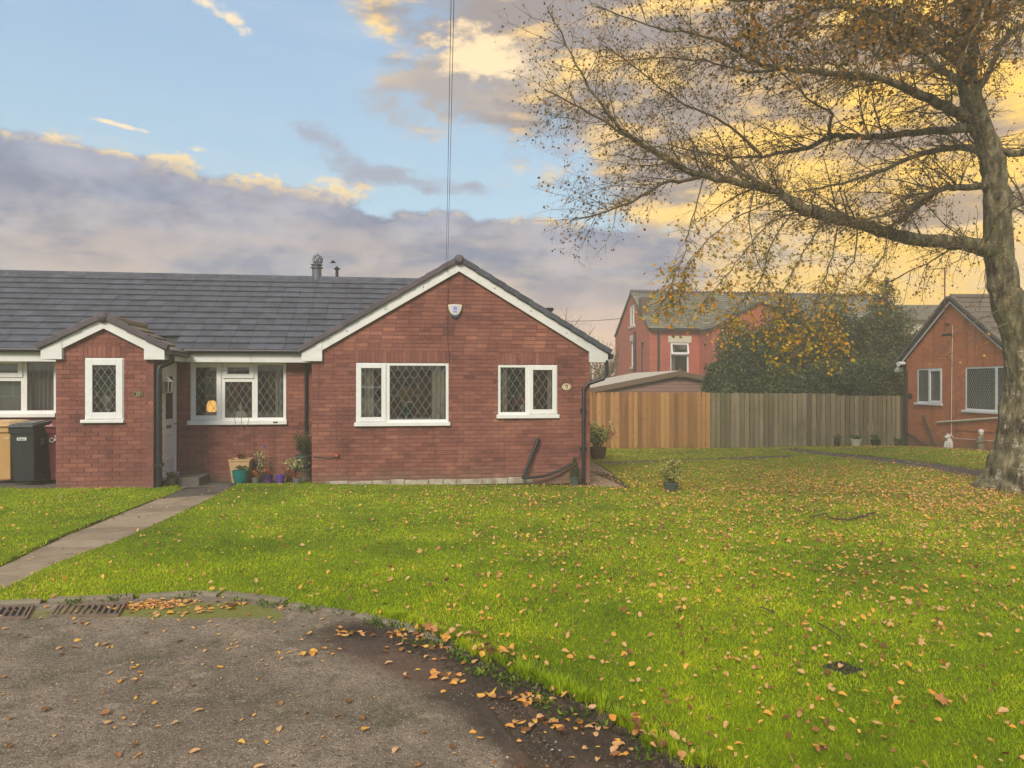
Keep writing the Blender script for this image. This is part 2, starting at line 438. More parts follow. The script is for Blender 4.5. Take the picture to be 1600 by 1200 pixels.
def leaf_mat(name, cols, trans=0.3, rough=0.6):
    return mk(name, cols, 9.0, rough, rnd=0.75, trans=trans, spec=0.3)
M['leaf_fall'] = leaf_mat('fallen_leaf', [srgb(120, 80, 48), srgb(184, 128, 76), srgb(214, 166, 104), srgb(214, 172, 126), srgb(222, 152, 60), srgb(230, 180, 84)], 0.2)
M['leaf_birch'] = leaf_mat('birch_leaf', [srgb(66, 58, 34), srgb(98, 88, 44), srgb(134, 110, 52), srgb(176, 124, 50), srgb(196, 140, 58)], 0.45)
M['leaf_yellow'] = leaf_mat('yellow_birch_leaf', [srgb(136, 134, 52), srgb(196, 172, 62), srgb(232, 184, 70), srgb(228, 156, 60)], 0.45)
M['holly'] = leaf_mat('evergreen_leaf', [srgb(42, 54, 30), srgb(70, 84, 46), srgb(104, 114, 70)], 0.15, 0.4)
M['conifer'] = leaf_mat('conifer_leaf', [srgb(46, 54, 32), srgb(76, 82, 46), srgb(110, 108, 60)], 0.15)
M['leaf_green'] = leaf_mat('pot_leaf', [srgb(46, 70, 40), srgb(78, 104, 56), srgb(120, 140, 80)], 0.25)
M['leaf_varieg'] = leaf_mat('variegated_leaf', [srgb(96, 110, 62), srgb(168, 168, 104), srgb(206, 204, 150)], 0.25)
M['leaf_lime'] = leaf_mat('lime_leaf', [srgb(110, 120, 50), srgb(164, 166, 80), srgb(206, 198, 124)], 0.3)
M['leaf_rust'] = leaf_mat('rusty_leaf', [srgb(86, 52, 38), srgb(140, 80, 54), srgb(176, 110, 74)], 0.25)
M['leaf_pink'] = leaf_mat('pink_petal', [srgb(190, 84, 96), srgb(214, 120, 130)], 0.25)
M['flower_red'] = leaf_mat('red_petal', [srgb(210, 50, 50), srgb(228, 90, 70)], 0.25)
M['flower_white'] = leaf_mat('white_petal', [srgb(214, 206, 214), srgb(232, 228, 232)], 0.25)
M['flower_violet'] = leaf_mat('violet_petal', [srgb(60, 40, 110), srgb(160, 140, 190)], 0.25)

# glass: part mirror, part clear
def glass_mat(name, refl=0.10):
    m, t, b = new_mat(name); t.nodes.remove(b)
    gl = t.nodes.new('ShaderNodeBsdfGlossy'); gl.inputs['Roughness'].default_value = 0.012
    tr = t.nodes.new('ShaderNodeBsdfTransparent'); tr.inputs['Color'].default_value = (0.95, 0.97, 0.96, 1)
    fr = t.nodes.new('ShaderNodeFresnel'); fr.inputs['IOR'].default_value = 1.5
    f = (S(t, fr.outputs[0]) * 1.2 + refl - 0.04)._m('MINIMUM', 0.9)
    mx = t.nodes.new('ShaderNodeMixShader'); t.links.new(f.o, mx.inputs[0])
    t.links.new(tr.outputs[0], mx.inputs[1]); t.links.new(gl.outputs[0], mx.inputs[2])
    t.links.new(mx.outputs[0], t.nodes['Material Output'].inputs['Surface'])
    return m
M['glass'] = glass_mat('window_glass', 0.14)

def emit_mat(name, col, k):
    m, t, b = new_mat(name)
    b.inputs['Emission Color'].default_value = tuple(col) + (1,); b.inputs['Emission Strength'].default_value = k
    b.inputs['Base Color'].default_value = tuple(col) + (1,)
    return m
M['lamp_glow'] = emit_mat('lit_lamp_shade', srgb(255, 190, 100), 0.55)

# lawn
def lawn_mat():
    m, t, b = new_mat('lawn_turf'); P = pos(t)
    a = noise_s(t, P, 0.9, 6, 0.6); f = noise_s(t, P, 22, 6, 0.7); h = noise_s(t, P, 140, 3, 0.6)
    c = ramp(t, (a * 0.5 + f * 0.5 + (h - 0.5) * 0.5 - 0.08), [srgb(62, 74, 10), srgb(112, 134, 12), srgb(160, 174, 20), srgb(180, 186, 40)], 0.15, 0.85)
    so = attr_s(t, 'soil'); s2 = (so + (noise_s(t, P, 9, 6, 0.7) - 0.5) * 0.9).step(0.35, 0.62)
    dirt = ramp(t, f, [srgb(44, 34, 26), srgb(84, 68, 52)])
    c = cmix(t, s2, c, dirt)
    t.links.new(c.o, b.inputs['Base Color']); b.inputs['Roughness'].default_value = 0.9
    b.inputs['Specular IOR Level'].default_value = 0.2
    bump(t, b, f + h, 0.9, 0.03)
    return m
M['lawn'] = lawn_mat()
def blade_mat():
    m, t, b = new_mat('grass_blade'); P = pos(t)
    v = attr_s(t, 'tint'); n = noise_s(t, P, 0.55, 5, 0.6)
    c = ramp(t, (v * 0.65 + (n - 0.5) * 1.9 + (noise_s(t, P, 4.5, 4) - 0.5) * 0.9 + 0.17), [srgb(84, 112, 2), srgb(142, 174, 4), srgb(190, 206, 8), srgb(222, 224, 50)])
    t.links.new(c.o, b.inputs['Base Color']); b.inputs['Roughness'].default_value = 0.5
    b.inputs['Specular IOR Level'].default_value = 0.25
    tr = t.nodes.new('ShaderNodeBsdfTranslucent'); t.links.new(c.o, tr.inputs['Color'])
    mx = t.nodes.new('ShaderNodeMixShader'); mx.inputs[0].default_value = 0.4
    t.links.new(b.outputs[0], mx.inputs[1]); t.links.new(tr.outputs[0], mx.inputs[2])
    t.links.new(mx.outputs[0], t.nodes['Material Output'].inputs['Surface'])
    return m
M['blade'] = blade_mat()
def road_mat():
    m, t, b = new_mat('worn_asphalt'); P = pos(t)
    a = noise_s(t, P, 1.1, 6, 0.6); f = noise_s(t, P, 9, 6, 0.7); h = noise_s(t, P, 110, 4, 0.7)
    vo = t.nodes.new('ShaderNodeTexVoronoi'); vo.inputs['Scale'].default_value = 75; t.links.new(P, vo.inputs['Vector'])
    agg = S(t, vo.outputs['Distance'])
    vc = t.nodes.new('ShaderNodeSeparateColor'); t.links.new(vo.outputs['Color'], vc.inputs[0])
    c = ramp(t, (a * 0.6 + f * 0.4), [srgb(94, 84, 72), srgb(136, 122, 106), srgb(176, 160, 140)], 0.3, 0.7)
    c = cmix(t, (h - 0.46).mx(0.0) * 3.4, c, srgb(52, 46, 38))
    c = cmix(t, noise_s(t, P, 34, 5, 0.75).step(0.50, 0.64) * 0.6, c, srgb(58, 52, 38))
    c = cmix(t, noise_s(t, P, 2.6, 6, 0.7).step(0.52, 0.66) * 0.55, c, srgb(74, 72, 44))
    c = cmix(t, noise_s(t, mapping(t, P, (1, 1, 1), (5, 9, 2)), 3.4, 6, 0.7).step(0.56, 0.68) * 0.45, c, srgb(176, 160, 138))
    seam = attr_s(t, 'seam'); c = cmix(t, (seam + (f - 0.5) * 1.6).step(0.5, 1.1) * 0.4, c, srgb(158, 148, 132))
    stone = agg.step(0.42, 0.2) * S(t, vc.outputs[0]).step(0.72, 0.8)
    c = cmix(t, stone * 0.75, c, srgb(196, 186, 172))
    c = cmix(t, agg.step(0.5, 0.2) * S(t, vc.outputs[1]).step(0.7, 0.8) * 0.7, c, srgb(44, 40, 38))
    moss = attr_s(t, 'moss'); mm = (moss + (noise_s(t, P, 7, 6, 0.75) - 0.5) * 1.3).step(0.45, 0.8)
    c = cmix(t, mm * 0.8, c, cmix(t, h, srgb(78, 84, 26), srgb(140, 146, 32)))
    mud = attr_s(t, 'mud'); md = (mud + (f - 0.5) * 0.9).step(0.3, 0.75)
    c = cmix(t, md * 0.88, c, cmix(t, a.step(0.4, 0.6), srgb(52, 43, 36), srgb(88, 66, 54)))
    t.links.new(c.o, b.inputs['Base Color'])
    r = md * -0.35 + 0.92; t.links.new(r.o, b.inputs['Roughness'])
    b.inputs['Specular IOR Level'].default_value = 0.4
    bump(t, b, h * 0.6 + agg * -0.5 + f * 0.8, 0.8, 0.012)
    return m
M['road'] = road_mat()
def bark_mat():
    m, t, b = new_mat('birch_bark'); P = pos(t)
    v = mapping(t, P, (1, 1, 0.35)); n1 = noise_s(t, v, 9, 7, 0.65); hz = noise_s(t, mapping(t, P, (1.2, 1.2, 9)), 3.0, 6, 0.6)
    c = ramp(t, n1, [srgb(44, 38, 28), srgb(106, 96, 70), srgb(156, 144, 112)], 0.38, 0.64)
    sx = t.nodes.new('ShaderNodeSeparateXYZ'); t.links.new(P, sx.inputs[0]); z = S(t, sx.outputs[2])
    pale = (noise_s(t, mapping(t, P, (1, 1, 0.55), (4, 2, 0)), 4.2, 6, 0.7) - z * 0.012).step(0.53, 0.60)
    c = cmix(t, pale * 0.75, c, cmix(t, hz.step(0.45, 0.55), srgb(206, 196, 176), srgb(140, 126, 106)))
    al = noise_s(t, P, 1.4, 4).step(0.45, 0.7)
    c = cmix(t, al * 0.4, c, srgb(104, 108, 62))
    t.links.new(c.o, b.inputs['Base Color']); b.inputs['Roughness'].default_value = 0.95
    bump(t, b, n1 + hz * 0.3, 1.0, 0.09)
    return m
M['bark'] = bark_mat()
M['branch'] = mk('branch_bark', [srgb(76, 66, 50), srgb(110, 94, 72)], 9, 0.9)

# ------------------------------------------------------------------ outlines on the ground (metres)
def gpts(lst): return [tuple(on_ground(x, y))[:2] for x, y in lst]
def resample(poly, step):
    out = []
    for a, b in zip(poly[:-1], poly[1:]):
        n = max(1, int(math.dist(a, b) / step))
        out += [(a[0] + (b[0] - a[0]) * i / n, a[1] + (b[1] - a[1]) * i / n) for i in range(n)]
    return out + [poly[-1]]
def smooth(poly, k=2):
    for _ in range(k):
        q = [poly[0]]
        for a, b in zip(poly[:-1], poly[1:]):
            q += [(a[0] * .75 + b[0] * .25, a[1] * .75 + b[1] * .25), (a[0] * .25 + b[0] * .75, a[1] * .25 + b[1] * .75)]
        poly = q + [poly[-1]]
    return poly
def inside(px, py, poly):
    c = np.zeros(px.shape, bool); n = len(poly); j = n - 1
    for i in range(n):
        xi, yi = poly[i]; xj, yj = poly[j]
        if yi != yj:
            c ^= ((yi > py) != (yj > py)) & (px < (xj - xi) * (py - yi) / (yj - yi) + xi)
        j = i
    return c
def dist_to(px, py, line):
    d = np.full(px.shape, 1e9)
    for (ax, ay), (bx, by) in zip(line[:-1], line[1:]):
        vx, vy = bx - ax, by - ay; L = vx * vx + vy * vy + 1e-12
        t = np.clip(((px - ax) * vx + (py - ay) * vy) / L, 0, 1)
        d = np.minimum(d, np.hypot(px - ax - t * vx, py - ay - t * vy))
    return d

kerb_px = [(-260, 958), (-100, 948), (0, 941), (90, 937), (180, 934), (240, 929), (300, 925), (360, 929), (430, 938), (500, 948),
           (570, 961), (640, 980), (700, 1005), (760, 1040), (810, 1062), (860, 1085), (920, 1112), (980, 1148), (1040, 1190)]
kerb_line = smooth(gpts(kerb_px), 2)
e = kerb_line[-1]
kerb_line += [(e[0] + 0.55, e[1] - 0.75), (e[0] + 1.5, e[1] - 1.6), (e[0] + 4, e[1] - 2.6), (30, e[1] - 3.4)]
s0 = kerb_line[0]
kerb_line = [(-40, s0[1] + 0.1)] + kerb_line
road_poly = kerb_line + [(30, -9.0), (-40, -9.0)]
front_poly = road_poly

def road_d(x, y):
    """signed distance: >0 on the lawn side"""
    d = dist_to(x, y, kerb_line); return np.where(inside(x, y, road_poly), -d, d)

path_door = gpts([(-120, 962), (0, 905 + 16), (100, 876), (200, 838), (300, 794), (372, 757), (395, 752), (480, 751.5), (489, 751), (489, 746.5), (275, 745),
                  (284, 764), (200, 797), (100, 837), (0, 884), (-120, 920)])
# slab area in front of the main wall, closed behind
path_side = gpts([(925, 757), (988, 762), (945, 728), (938, 716)]) 
px0 = on_y(922, 700, 14.0).x
path_side = [(px0 - 0.02, 13.75)] + gpts([(986, 764), (950, 735), (930, 722)]) + [(px0 + 0.45, 21.0), (px0 - 0.02, 21.0)]
path_thin = gpts([(938, 724), (1000, 722.5), (1100, 719), (1240, 713.5), (1236, 711), (1100, 716.5), (1000, 720), (938, 721.5)])
path_far = gpts([(1210, 702), (1300, 713), (1400, 724), (1545, 749), (1700, 783), (1700, 757), (1560, 737), (1500, 728.5), (1400, 717), (1300, 707), (1235, 700.5)])
base_strip = gpts([(489, 751), (880, 757), (925, 760)]) + [(px0, 13.99), (on_y(487, 700, 14).x, 13.99)]
strip20 = [(on_y(-200, 760, 13.2).x, 13.35), (on_y(88, 760, 13.2).x, 13.35), (on_y(88, 760, 13.2).x, 14.7), (on_y(-200, 760, 13.2).x - 3, 14.7), (on_y(-200, 760, 13.2).x - 3, 13.35)]
def paths_mask(x, y):
    m = np.zeros(x.shape, bool)
    for p in (path_door, path_side, path_thin, path_far, base_strip, strip20): m |= inside(x, y, p)
    return m
def paths_dist(x, y):
    d = np.full(x.shape, 1e9)
    for p in (path_door, path_side, path_thin, path_far, base_strip, strip20): d = np.minimum(d, dist_to(x, y, p + p[:1]))
    return d
def fbm(x, y, sc, seed=0):
    """cheap smooth noise from random sines"""
    r = np.random.default_rng(seed); o = 0; amp = 1.0; tot = 0
    for k in range(5):
        for _ in range(3):
            a = r.uniform(0, 2 * math.pi); ph = r.uniform(0, 7); s = sc * (1.9 ** k) * r.uniform(.8, 1.2)
            o = o + amp * np.sin((x * math.cos(a) + y * math.sin(a)) * s + ph)
        tot += amp * 3; amp *= 0.6
    return o / tot

def lawn_z(x, y):
    return ground_z(x, y) + 0.02 * fbm(x, y, 1.1, 3) + 0.008 * fbm(x, y, 7, 4)

def build_ground():
    # the wide ground sheet under everything
    xs = np.concatenate([[-400, -120, -50], np.arange(-30, 31, 3.0), [50, 120, 400]]); ys = np.concatenate([[-300, -80, -40], np.arange(-30, 61, 3.0), [100, 300, 900]])
    X, Y = np.meshgrid(xs, ys); Z = ground_z(X, Y) - 0.16
    n, k = X.shape; I = np.arange(n * k).reshape(n, k)
    q = np.stack([I[:-1, :-1], I[:-1, 1:], I[1:, 1:], I[1:, :-1]], -1).reshape(-1, 4)
    m = mk('rough_ground', [srgb(60, 74, 30), srgb(92, 104, 44), srgb(110, 110, 60)], 0.4, 0.95, bmp=0.4)
    link_mesh('ground', np_mesh('ground', np.stack([X, Y, Z], -1).reshape(-1, 3), [q]), m, kind='structure')
    # lawn: fine sheet dipping under road and paths, with a ragged sod edge
    ys = [2.3]
    while ys[-1] < 24.6: ys.append(ys[-1] + max(0.022, ys[-1] * 0.0066))
    ys = np.array(ys); xs = np.concatenate([np.arange(-16, -7, 0.09), np.arange(-7, 6, 0.035), np.arange(6, 21, 0.09)])
    X, Y = np.meshgrid(xs, ys)
    rd = road_d(X, Y) + 0.07 * fbm(X, Y, 5, 9) + 0.025 * fbm(X, Y, 30, 10)
    # right-hand verge is broken down into mud
    wear = np.clip((X + 1.2) / 1.2, 0, 1) * (Y < 5.4)
    Z = lawn_z(X, Y)
    edge = np.clip(rd / (0.05 + 0.16 * wear), -1, 0.999999)
    Z = Z + np.where(rd < 0.05 + 0.16 * wear, (edge - 1) * 0.055, 0) + 0.010 * wear * np.exp(-np.abs(rd) / 0.2) * fbm(X, Y, 24, 12)
    Z = np.where(rd < 0, ground_z(X, Y) - 0.075, Z)
    pm = paths_mask(X, Y); pd = paths_dist(X, Y)
    Z = np.where(pm, Z - np.clip((pd - 0.0) / 0.03, 0, 1) * 0.09 - 0.01, Z + 0.012 * np.exp(-pd / 0.15))
    soil = np.exp(-np.clip(rd, 0, 9) / (0.05 + 0.22 * wear)) * 1.0 + 0.5 * (pm | (pd < 0.03))
    # bare patches: by the tree roots and one in the lawn
    tx, ty = on_ground(1585, 757)[:2]
    soil = soil + 0.55 * np.exp(-((X - tx) ** 2 + (Y - ty) ** 2) / 0.9 ** 2)
    bx, by = on_ground(1310, 785)[:2]; soil = soil + 0.6 * np.exp(-(((X - bx) / .45) ** 2 + ((Y - by) / .25) ** 2))
    n, k = X.shape; I = np.arange(n * k).reshape(n, k)
    keep = ~(rd < -0.25); kq = keep[:-1, :-1] | keep[1:, 1:] | keep[:-1, 1:] | keep[1:, :-1]
    q = np.stack([I[:-1, :-1], I[:-1, 1:], I[1:, 1:], I[1:, :-1]], -1)[kq]
    me = np_mesh('lawn', np.stack([X, Y, Z], -1).reshape(-1, 3), [q], {'soil': soil.ravel()}, smooth=True)
    link_mesh('lawn', me, M['lawn'], kind='structure')
    # road
    ys = np.concatenate([np.arange(-9, 2.2, 0.6), np.arange(2.4, 2.8, .02), np.arange(2.82, 4.4, 0.01), np.arange(4.42, 6.6, .02)]); xs = np.concatenate([np.arange(-40, -6, 2.0), np.arange(-5.5, -.5, 0.03), np.arange(-.48, .9, .01), np.arange(.93, 3.2, .03), np.arange(4, 31, 2.0)])
    X, Y = np.meshgrid(xs, ys)
    rd = road_d(X, Y)
    Z = ground_z(X, Y) - 0.03 + 0.004 * fbm(X, Y, 2.5, 21) + 0.0015 * fbm(X, Y, 22, 22)
    mud = 0.9 * np.exp(-((dist_to(X, Y, gpts([(560, 985), (700, 1040), (800, 1090), (900, 1150), (980, 1230)]))) / 0.42) ** 2)
    # tyre tread pressed into the mud
    a = np.array(on_ground(778, 1082)[:2]); b = np.array(on_ground(905, 1225)[:2]); dvec = (b - a) / np.linalg.norm(b - a)
    along = (X - a[0]) * dvec[0] + (Y - a[1]) * dvec[1]; side = (X - a[0]) * -dvec[1] + (Y - a[1]) * dvec[0]
    on = (along > 0) * np.clip((0.085 - np.abs(side)) / 0.01, 0, 1)
    lug = (np.mod(along + np.abs(side) * 0.9, 0.05) < 0.024) & (np.abs(side) > 0.014)
    Z = Z - 0.020 * on + 0.017 * on * lug + 0.012 * np.exp(-((np.abs(side) - 0.11) / 0.02) ** 2) * (along > 0) * (np.abs(side) < 0.2)
    Z = Z + 0.009 * mud * fbm(X, Y, 19, 31) + 0.004 * mud * fbm(X, Y, 55, 32)
    mud = np.clip(mud + (along > 0) * .7 * np.exp(-(side / .16) ** 2) * np.clip(along / .2, 0, 1), 0, 1.2)
    m1 = on_ground(300, 950); m2 = on_ground(20, 970)
    moss = 0.95 * np.exp(-(((X - m1.x) / 0.45) ** 2 + ((Y - m1.y) / 0.16) ** 2)) + 0.62 * np.exp(-((rd + 0.25) / 0.3) ** 2) * (X < -0.9)
    n, k = X.shape; I = np.arange(n * k).reshape(n, k); keep = rd < 0.3
    kq = keep[:-1, :-1] | keep[1:, 1:] | keep[:-1, 1:] | keep[1:, :-1]
    q = np.stack([I[:-1, :-1], I[:-1, 1:], I[1:, 1:], I[1:, :-1]], -1)[kq]
    me = np_mesh('road', np.stack([X, Y, Z], -1).reshape(-1, 3), [q], {'mud': mud.ravel(), 'moss': moss.ravel(), 'seam': np.exp(-(dist_to(X, Y, gpts([(-60, 1096), (150, 1112), (330, 1150), (520, 1195), (640, 1260)])) / 0.018) ** 2).ravel()}, smooth=True)
    link_mesh('road', me, M['road'], kind='structure')
build_ground()

# kerb stones along the curve
def build_kerb():
    root = empty('kerb', (0, 0, 0), kind='structure')
    line = [p for p in kerb_line if -9 < p[0] < 1.0 and p[1] > 3.2]
    line = resample(line, 0.02)
    d = 0; last = line[0]; acc = 0; seg = [line[0]]
    i0 = 0
    for p in line[1:]:
        acc += math.dist(last, p); last = p; seg.append(p)
        if acc >= 0.62:
            mb = MB(); k = len(seg) - 1; idx = sorted(set([1, k // 3, 2 * k // 3, k - 1]))
            vs = []; h = random.uniform(-0.006, 0.008)
            drop = -0.002 if seg[0][0] < -1.1 else (-0.014 - 0.014 * random.random() if seg[0][0] < -.3 else -0.024 - .012 * random.random())
            for j in idx:
                a, b = Vector(seg[max(j - 1, 0)] + (0,)), Vector(seg[min(j + 1, k)] + (0,)); t = (b - a).normalized(); nrm = Vector((-t.y, t.x, 0))
                if nrm.y < 0: nrm = -nrm
                z = float(ground_z(seg[j][0], seg[j][1]))
                c = Vector(seg[j] + (0,))
                for off, zz in ((-0.005, -0.14), (0.0, -0.010 + h + drop), (0.012, 0.002 + h + drop), (0.085, 0.004 + h + drop), (0.095, -0.14)):
                    q = c + nrm * off; vs.append((q.x, q.y, z + zz))
            fs = []
            for r in range(len(idx) - 1):
                for s in range(4): fs.append((r * 5 + s, r * 5 + s + 1, (r + 1) * 5 + s + 1, (r + 1) * 5 + s))
            fs += [(4, 3, 2, 1, 0), tuple((len(idx) - 1) * 5 + i for i in range(5))]
            mb.add(vs, fs).build('kerb_stone', M['concrete'], root, bevel=0.004)
            acc = 0; seg = [p]
build_kerb()

# paving slabs
def build_slabs(name, poly, u, v, w, l, mat, dz=-0.012, gap=0.008):
    """slabs laid on axes u, v, cut to the outline by inclusion of their centres"""
    root = empty(name, (0, 0, 0), kind='structure')
    base = MB(); 
    P = [Vector(p) for p in poly]; cx = sum(p.x for p in P) / len(P); cy = sum(p.y for p in P) / len(P)
    u = Vector(u).normalized(); v = Vector(v).normalized()
    bm = [(p.x, p.y, float(ground_z(p.x, p.y)) - 0.022) for p in P]
    bm_o = MB().add(bm, [tuple(range(len(bm)))])
    bm_o.build('bedding', M['soil'], root)
    o = P[0]; n = 60
    for i in range(-n, n):
        for j in range(-n, n):
            jit = 0.0
            c = o + u * ((i + 0.5) * w) + v * ((j + 0.5) * l)
            if abs(c.x) > 30 or abs(c.y) > 40: continue
            cs = [c + u * (a * (w - gap) / 2) + v * (b * (l - gap) / 2) for a, b in ((-1, -1), (1, -1), (1, 1), (-1, 1))]
            test = inside(np.array([q.x for q in cs] + [c.x]), np.array([q.y for q in cs] + [c.y]), poly)
            if test.sum() < 3: continue
            hz = random.uniform(-0.004, 0.004)
            top = [(q.x, q.y, float(ground_z(q.x, q.y)) + dz + hz + random.uniform(-.002, .002)) for q in cs]
            bot = [(a, b, cc - 0.05) for a, b, cc in top]
            MB().add(bot + top, [(0, 3, 2, 1), (4, 5, 6, 7), (0, 1, 5, 4), (1, 2, 6, 5), (2, 3, 7, 6), (3, 0, 4, 7)]).build('paving_slab', mat, root)
    return root

def build_door_path():
    root = empty('path', (0, 0, 0), kind='structure')
    L = [Vector(p) for p in gpts([(-260, 1000), (0, 884), (100, 837), (200, 797), (284, 764)])]
    Rr = [Vector(p) for p in gpts([(-260, 1045), (0, 921), (100, 876), (200, 838), (372, 757)])]
    def samp(line, t):
        d = [0]
        for a, b in zip(line[:-1], line[1:]): d.append(d[-1] + (b - a).length)
        x = t * d[-1]
        for i in range(len(line) - 1):
            if x <= d[i + 1] + 1e-9:
                return line[i].lerp(line[i + 1], (x - d[i]) / (d[i + 1] - d[i]))
        return line[-1]
    n = 21
    for i in range(n):
        t0, t1 = i / n, (i + 1) / n - 0.0015
        a0, a1, b0, b1 = samp(L, t0), samp(L, t1), samp(Rr, t0), samp(Rr, t1)
        cuts = (0, 1) if i < 16 else (0, 0.48, 1)
        for c0, c1 in zip(cuts[:-1], cuts[1:]):
            cs = [a0.lerp(b0, c0), a0.lerp(b0, c1 - 0.006), a1.lerp(b1, c1 - 0.006), a1.lerp(b1, c0)]
            hz = random.uniform(-0.004, 0.004)
            top = [(q.x, q.y, float(ground_z(q.x, q.y)) - 0.012 + hz) for q in cs]
            bot = [(a, b, cc - 0.06) for a, b, cc in top]
            MB().add(bot + top, [(0, 3, 2, 1), (4, 5, 6, 7), (0, 1, 5, 4), (1, 2, 6, 5), (2, 3, 7, 6), (3, 0, 4, 7)]).build('paving_slab', M['slab'] if i < 18 else M['slab_dark'], root, bevel=0.004)
    return root
build_door_path()
g1 = [tuple(Vector(p)) for p in gpts([(284, 764), (372, 757), (395, 752), (488, 751.5)])]
yard_poly = [g1[0], g1[1], g1[2], g1[3], (g1[3][0], 14.69), (on_y(245, 700, 13.4).x, 14.69), (on_y(245, 700, 13.4).x, g1[0][1])]
build_slabs('patio', yard_poly, (1, 0), (0, 1), 0.62, 0.46, M['slab_dark'])
build_slabs('side_path', path_side, (1, 0.0), (0.0, 1), 0.62, 0.62, M['slab'])
build_slabs('base_strip', base_strip, (1, 0), (0, 1), 0.9, 0.22, M['slab_dark'], dz=-0.02)
build_slabs('bin_standing', strip20, (1, 0), (0, 1), 0.6, 0.45, M['slab_dark'], dz=-0.02)
def sheet(name, poly, mat, dz):
    mb = MB(); P = resample(poly + poly[:1], 0.6)[:-1]
    me = MB().add([(x, y, float(ground_z(x, y)) + dz) for x, y in P] + [(x, y, float(ground_z(x, y)) + dz - 0.12) for x, y in P],
                  [tuple(range(len(P)))] + [(i, (i + 1) % len(P), (i + 1) % len(P) + len(P), i + len(P)) for i in range(len(P))])
    return me.build(name, mat, kind='structure')
sheet('thin_path', path_thin, M['tarmac'], 0.0)
sheet('far_path', path_far, M['tarmac'], -0.004)

# ------------------------------------------------------------------ wall, roof and window builders
UNIT = MB().box(-.5, .5, -.5, .5, -.5, .5).mesh('unit_block')
_unit = {}
def unit_mesh(key, mat):
    if key not in _unit:
        m = UNIT.copy(); m.materials.append(mat); m.name = key; _unit[key] = m
    return _unit[key]

def subtract(rect, holes):
    rects = [rect]
    for h in holes:
        out = []
        for (a0, a1, b0, b1) in rects:
            if a1 <= h[0] or a0 >= h[1] or b1 <= h[2] or b0 >= h[3]: out.append((a0, a1, b0, b1)); continue
            if a0 < h[0]: out.append((a0, h[0], b0, b1))
            if a1 > h[1]: out.append((h[1], a1, b0, b1))
            m0, m1 = max(a0, h[0]), min(a1, h[1])
            if b0 < h[2]: out.append((m0, m1, b0, h[2]))
            if b1 > h[3]: out.append((m0, m1, h[3], b1))
        rects = out
    return [r for r in rects if r[1] - r[0] > 0.012 and r[3] - r[2] > 0.008]

def brick_wall(parent, org, fn, ax, ay, span, z0, z1, holes, mats, n_indiv=0, lintels=(), thick=0.12, wall_name='wall', proud=0.007):
    """fn(u, depth, z) -> point; span(z) -> (u0, u1).  Real bricks, each proud of the mortar bed."""
    H, L = 0.075, 0.225
    bed = MB(); jo = MB(); pieces = []
    hl = list(holes) + [(l[0], l[1], l[2], l[3]) for l in lintels]
    r = 0; z = z0
    ax, ay, az = Vector(ax), Vector(ay), Vector((0, 0, 1))
    while z < z1 - 0.01:
        zt = min(z + H, z1); u0, u1 = span((z + zt) / 2)
        if u1 - u0 < 0.05: break
        for (a, b, c, d) in subtract((u0, u1, z, zt), holes):
            bed.obox(fn((a + b) / 2, proud + thick / 2, (c + d) / 2), ax, ay, az, b - a, thick, d - c)
        u = u0 - (L / 2 if r % 2 else 0) 
        while u < u1:
            a, b = max(u, u0), min(u + L, u1)
            if b - a > 0.03:
                for q in subtract((a + 0.0045, b - 0.0045, z + 0.0045, zt - 0.0045), hl): pieces.append(q + (r,))
            u += L
        z += H; r += 1
    for (a, b, c, d) in lintels:
        n = max(1, round((b - a) / 0.075)); w = (b - a) / n
        for i in range(n): pieces.append((a + i * w + 0.004, a + (i + 1) * w - 0.004, c + 0.004, d - 0.004, -1))
    wall = bed.build(wall_name, mats[1], parent, org)
    full = [p for p in pieces if p[4] >= 0 and p[1] - p[0] > 0.2][:n_indiv]
    fs = set(full); t = 0.03
    rot = Matrix((ax, ay, az)).transposed().to_euler()
    um = unit_mesh('brick_' + mats[0].name, mats[0])
    for p in pieces:
        j = random.uniform(-0.0015, 0.0015)
        c = Vector(fn((p[0] + p[1]) / 2, t / 2 + j, (p[2] + p[3]) / 2))
        if p in fs:
            o = bpy.data.objects.new('brick', um); COL.objects.link(o); o.parent = wall
            o.location = c - Vector(org); o.rotation_euler = rot; o.scale = (p[1] - p[0], t, p[3] - p[2])
        else:
            jo.obox(c, ax, ay, az, p[1] - p[0], t, p[3] - p[2])
    if jo.v: jo.build('brickwork', mats[0], wall, org, kind='stuff')
    return wall

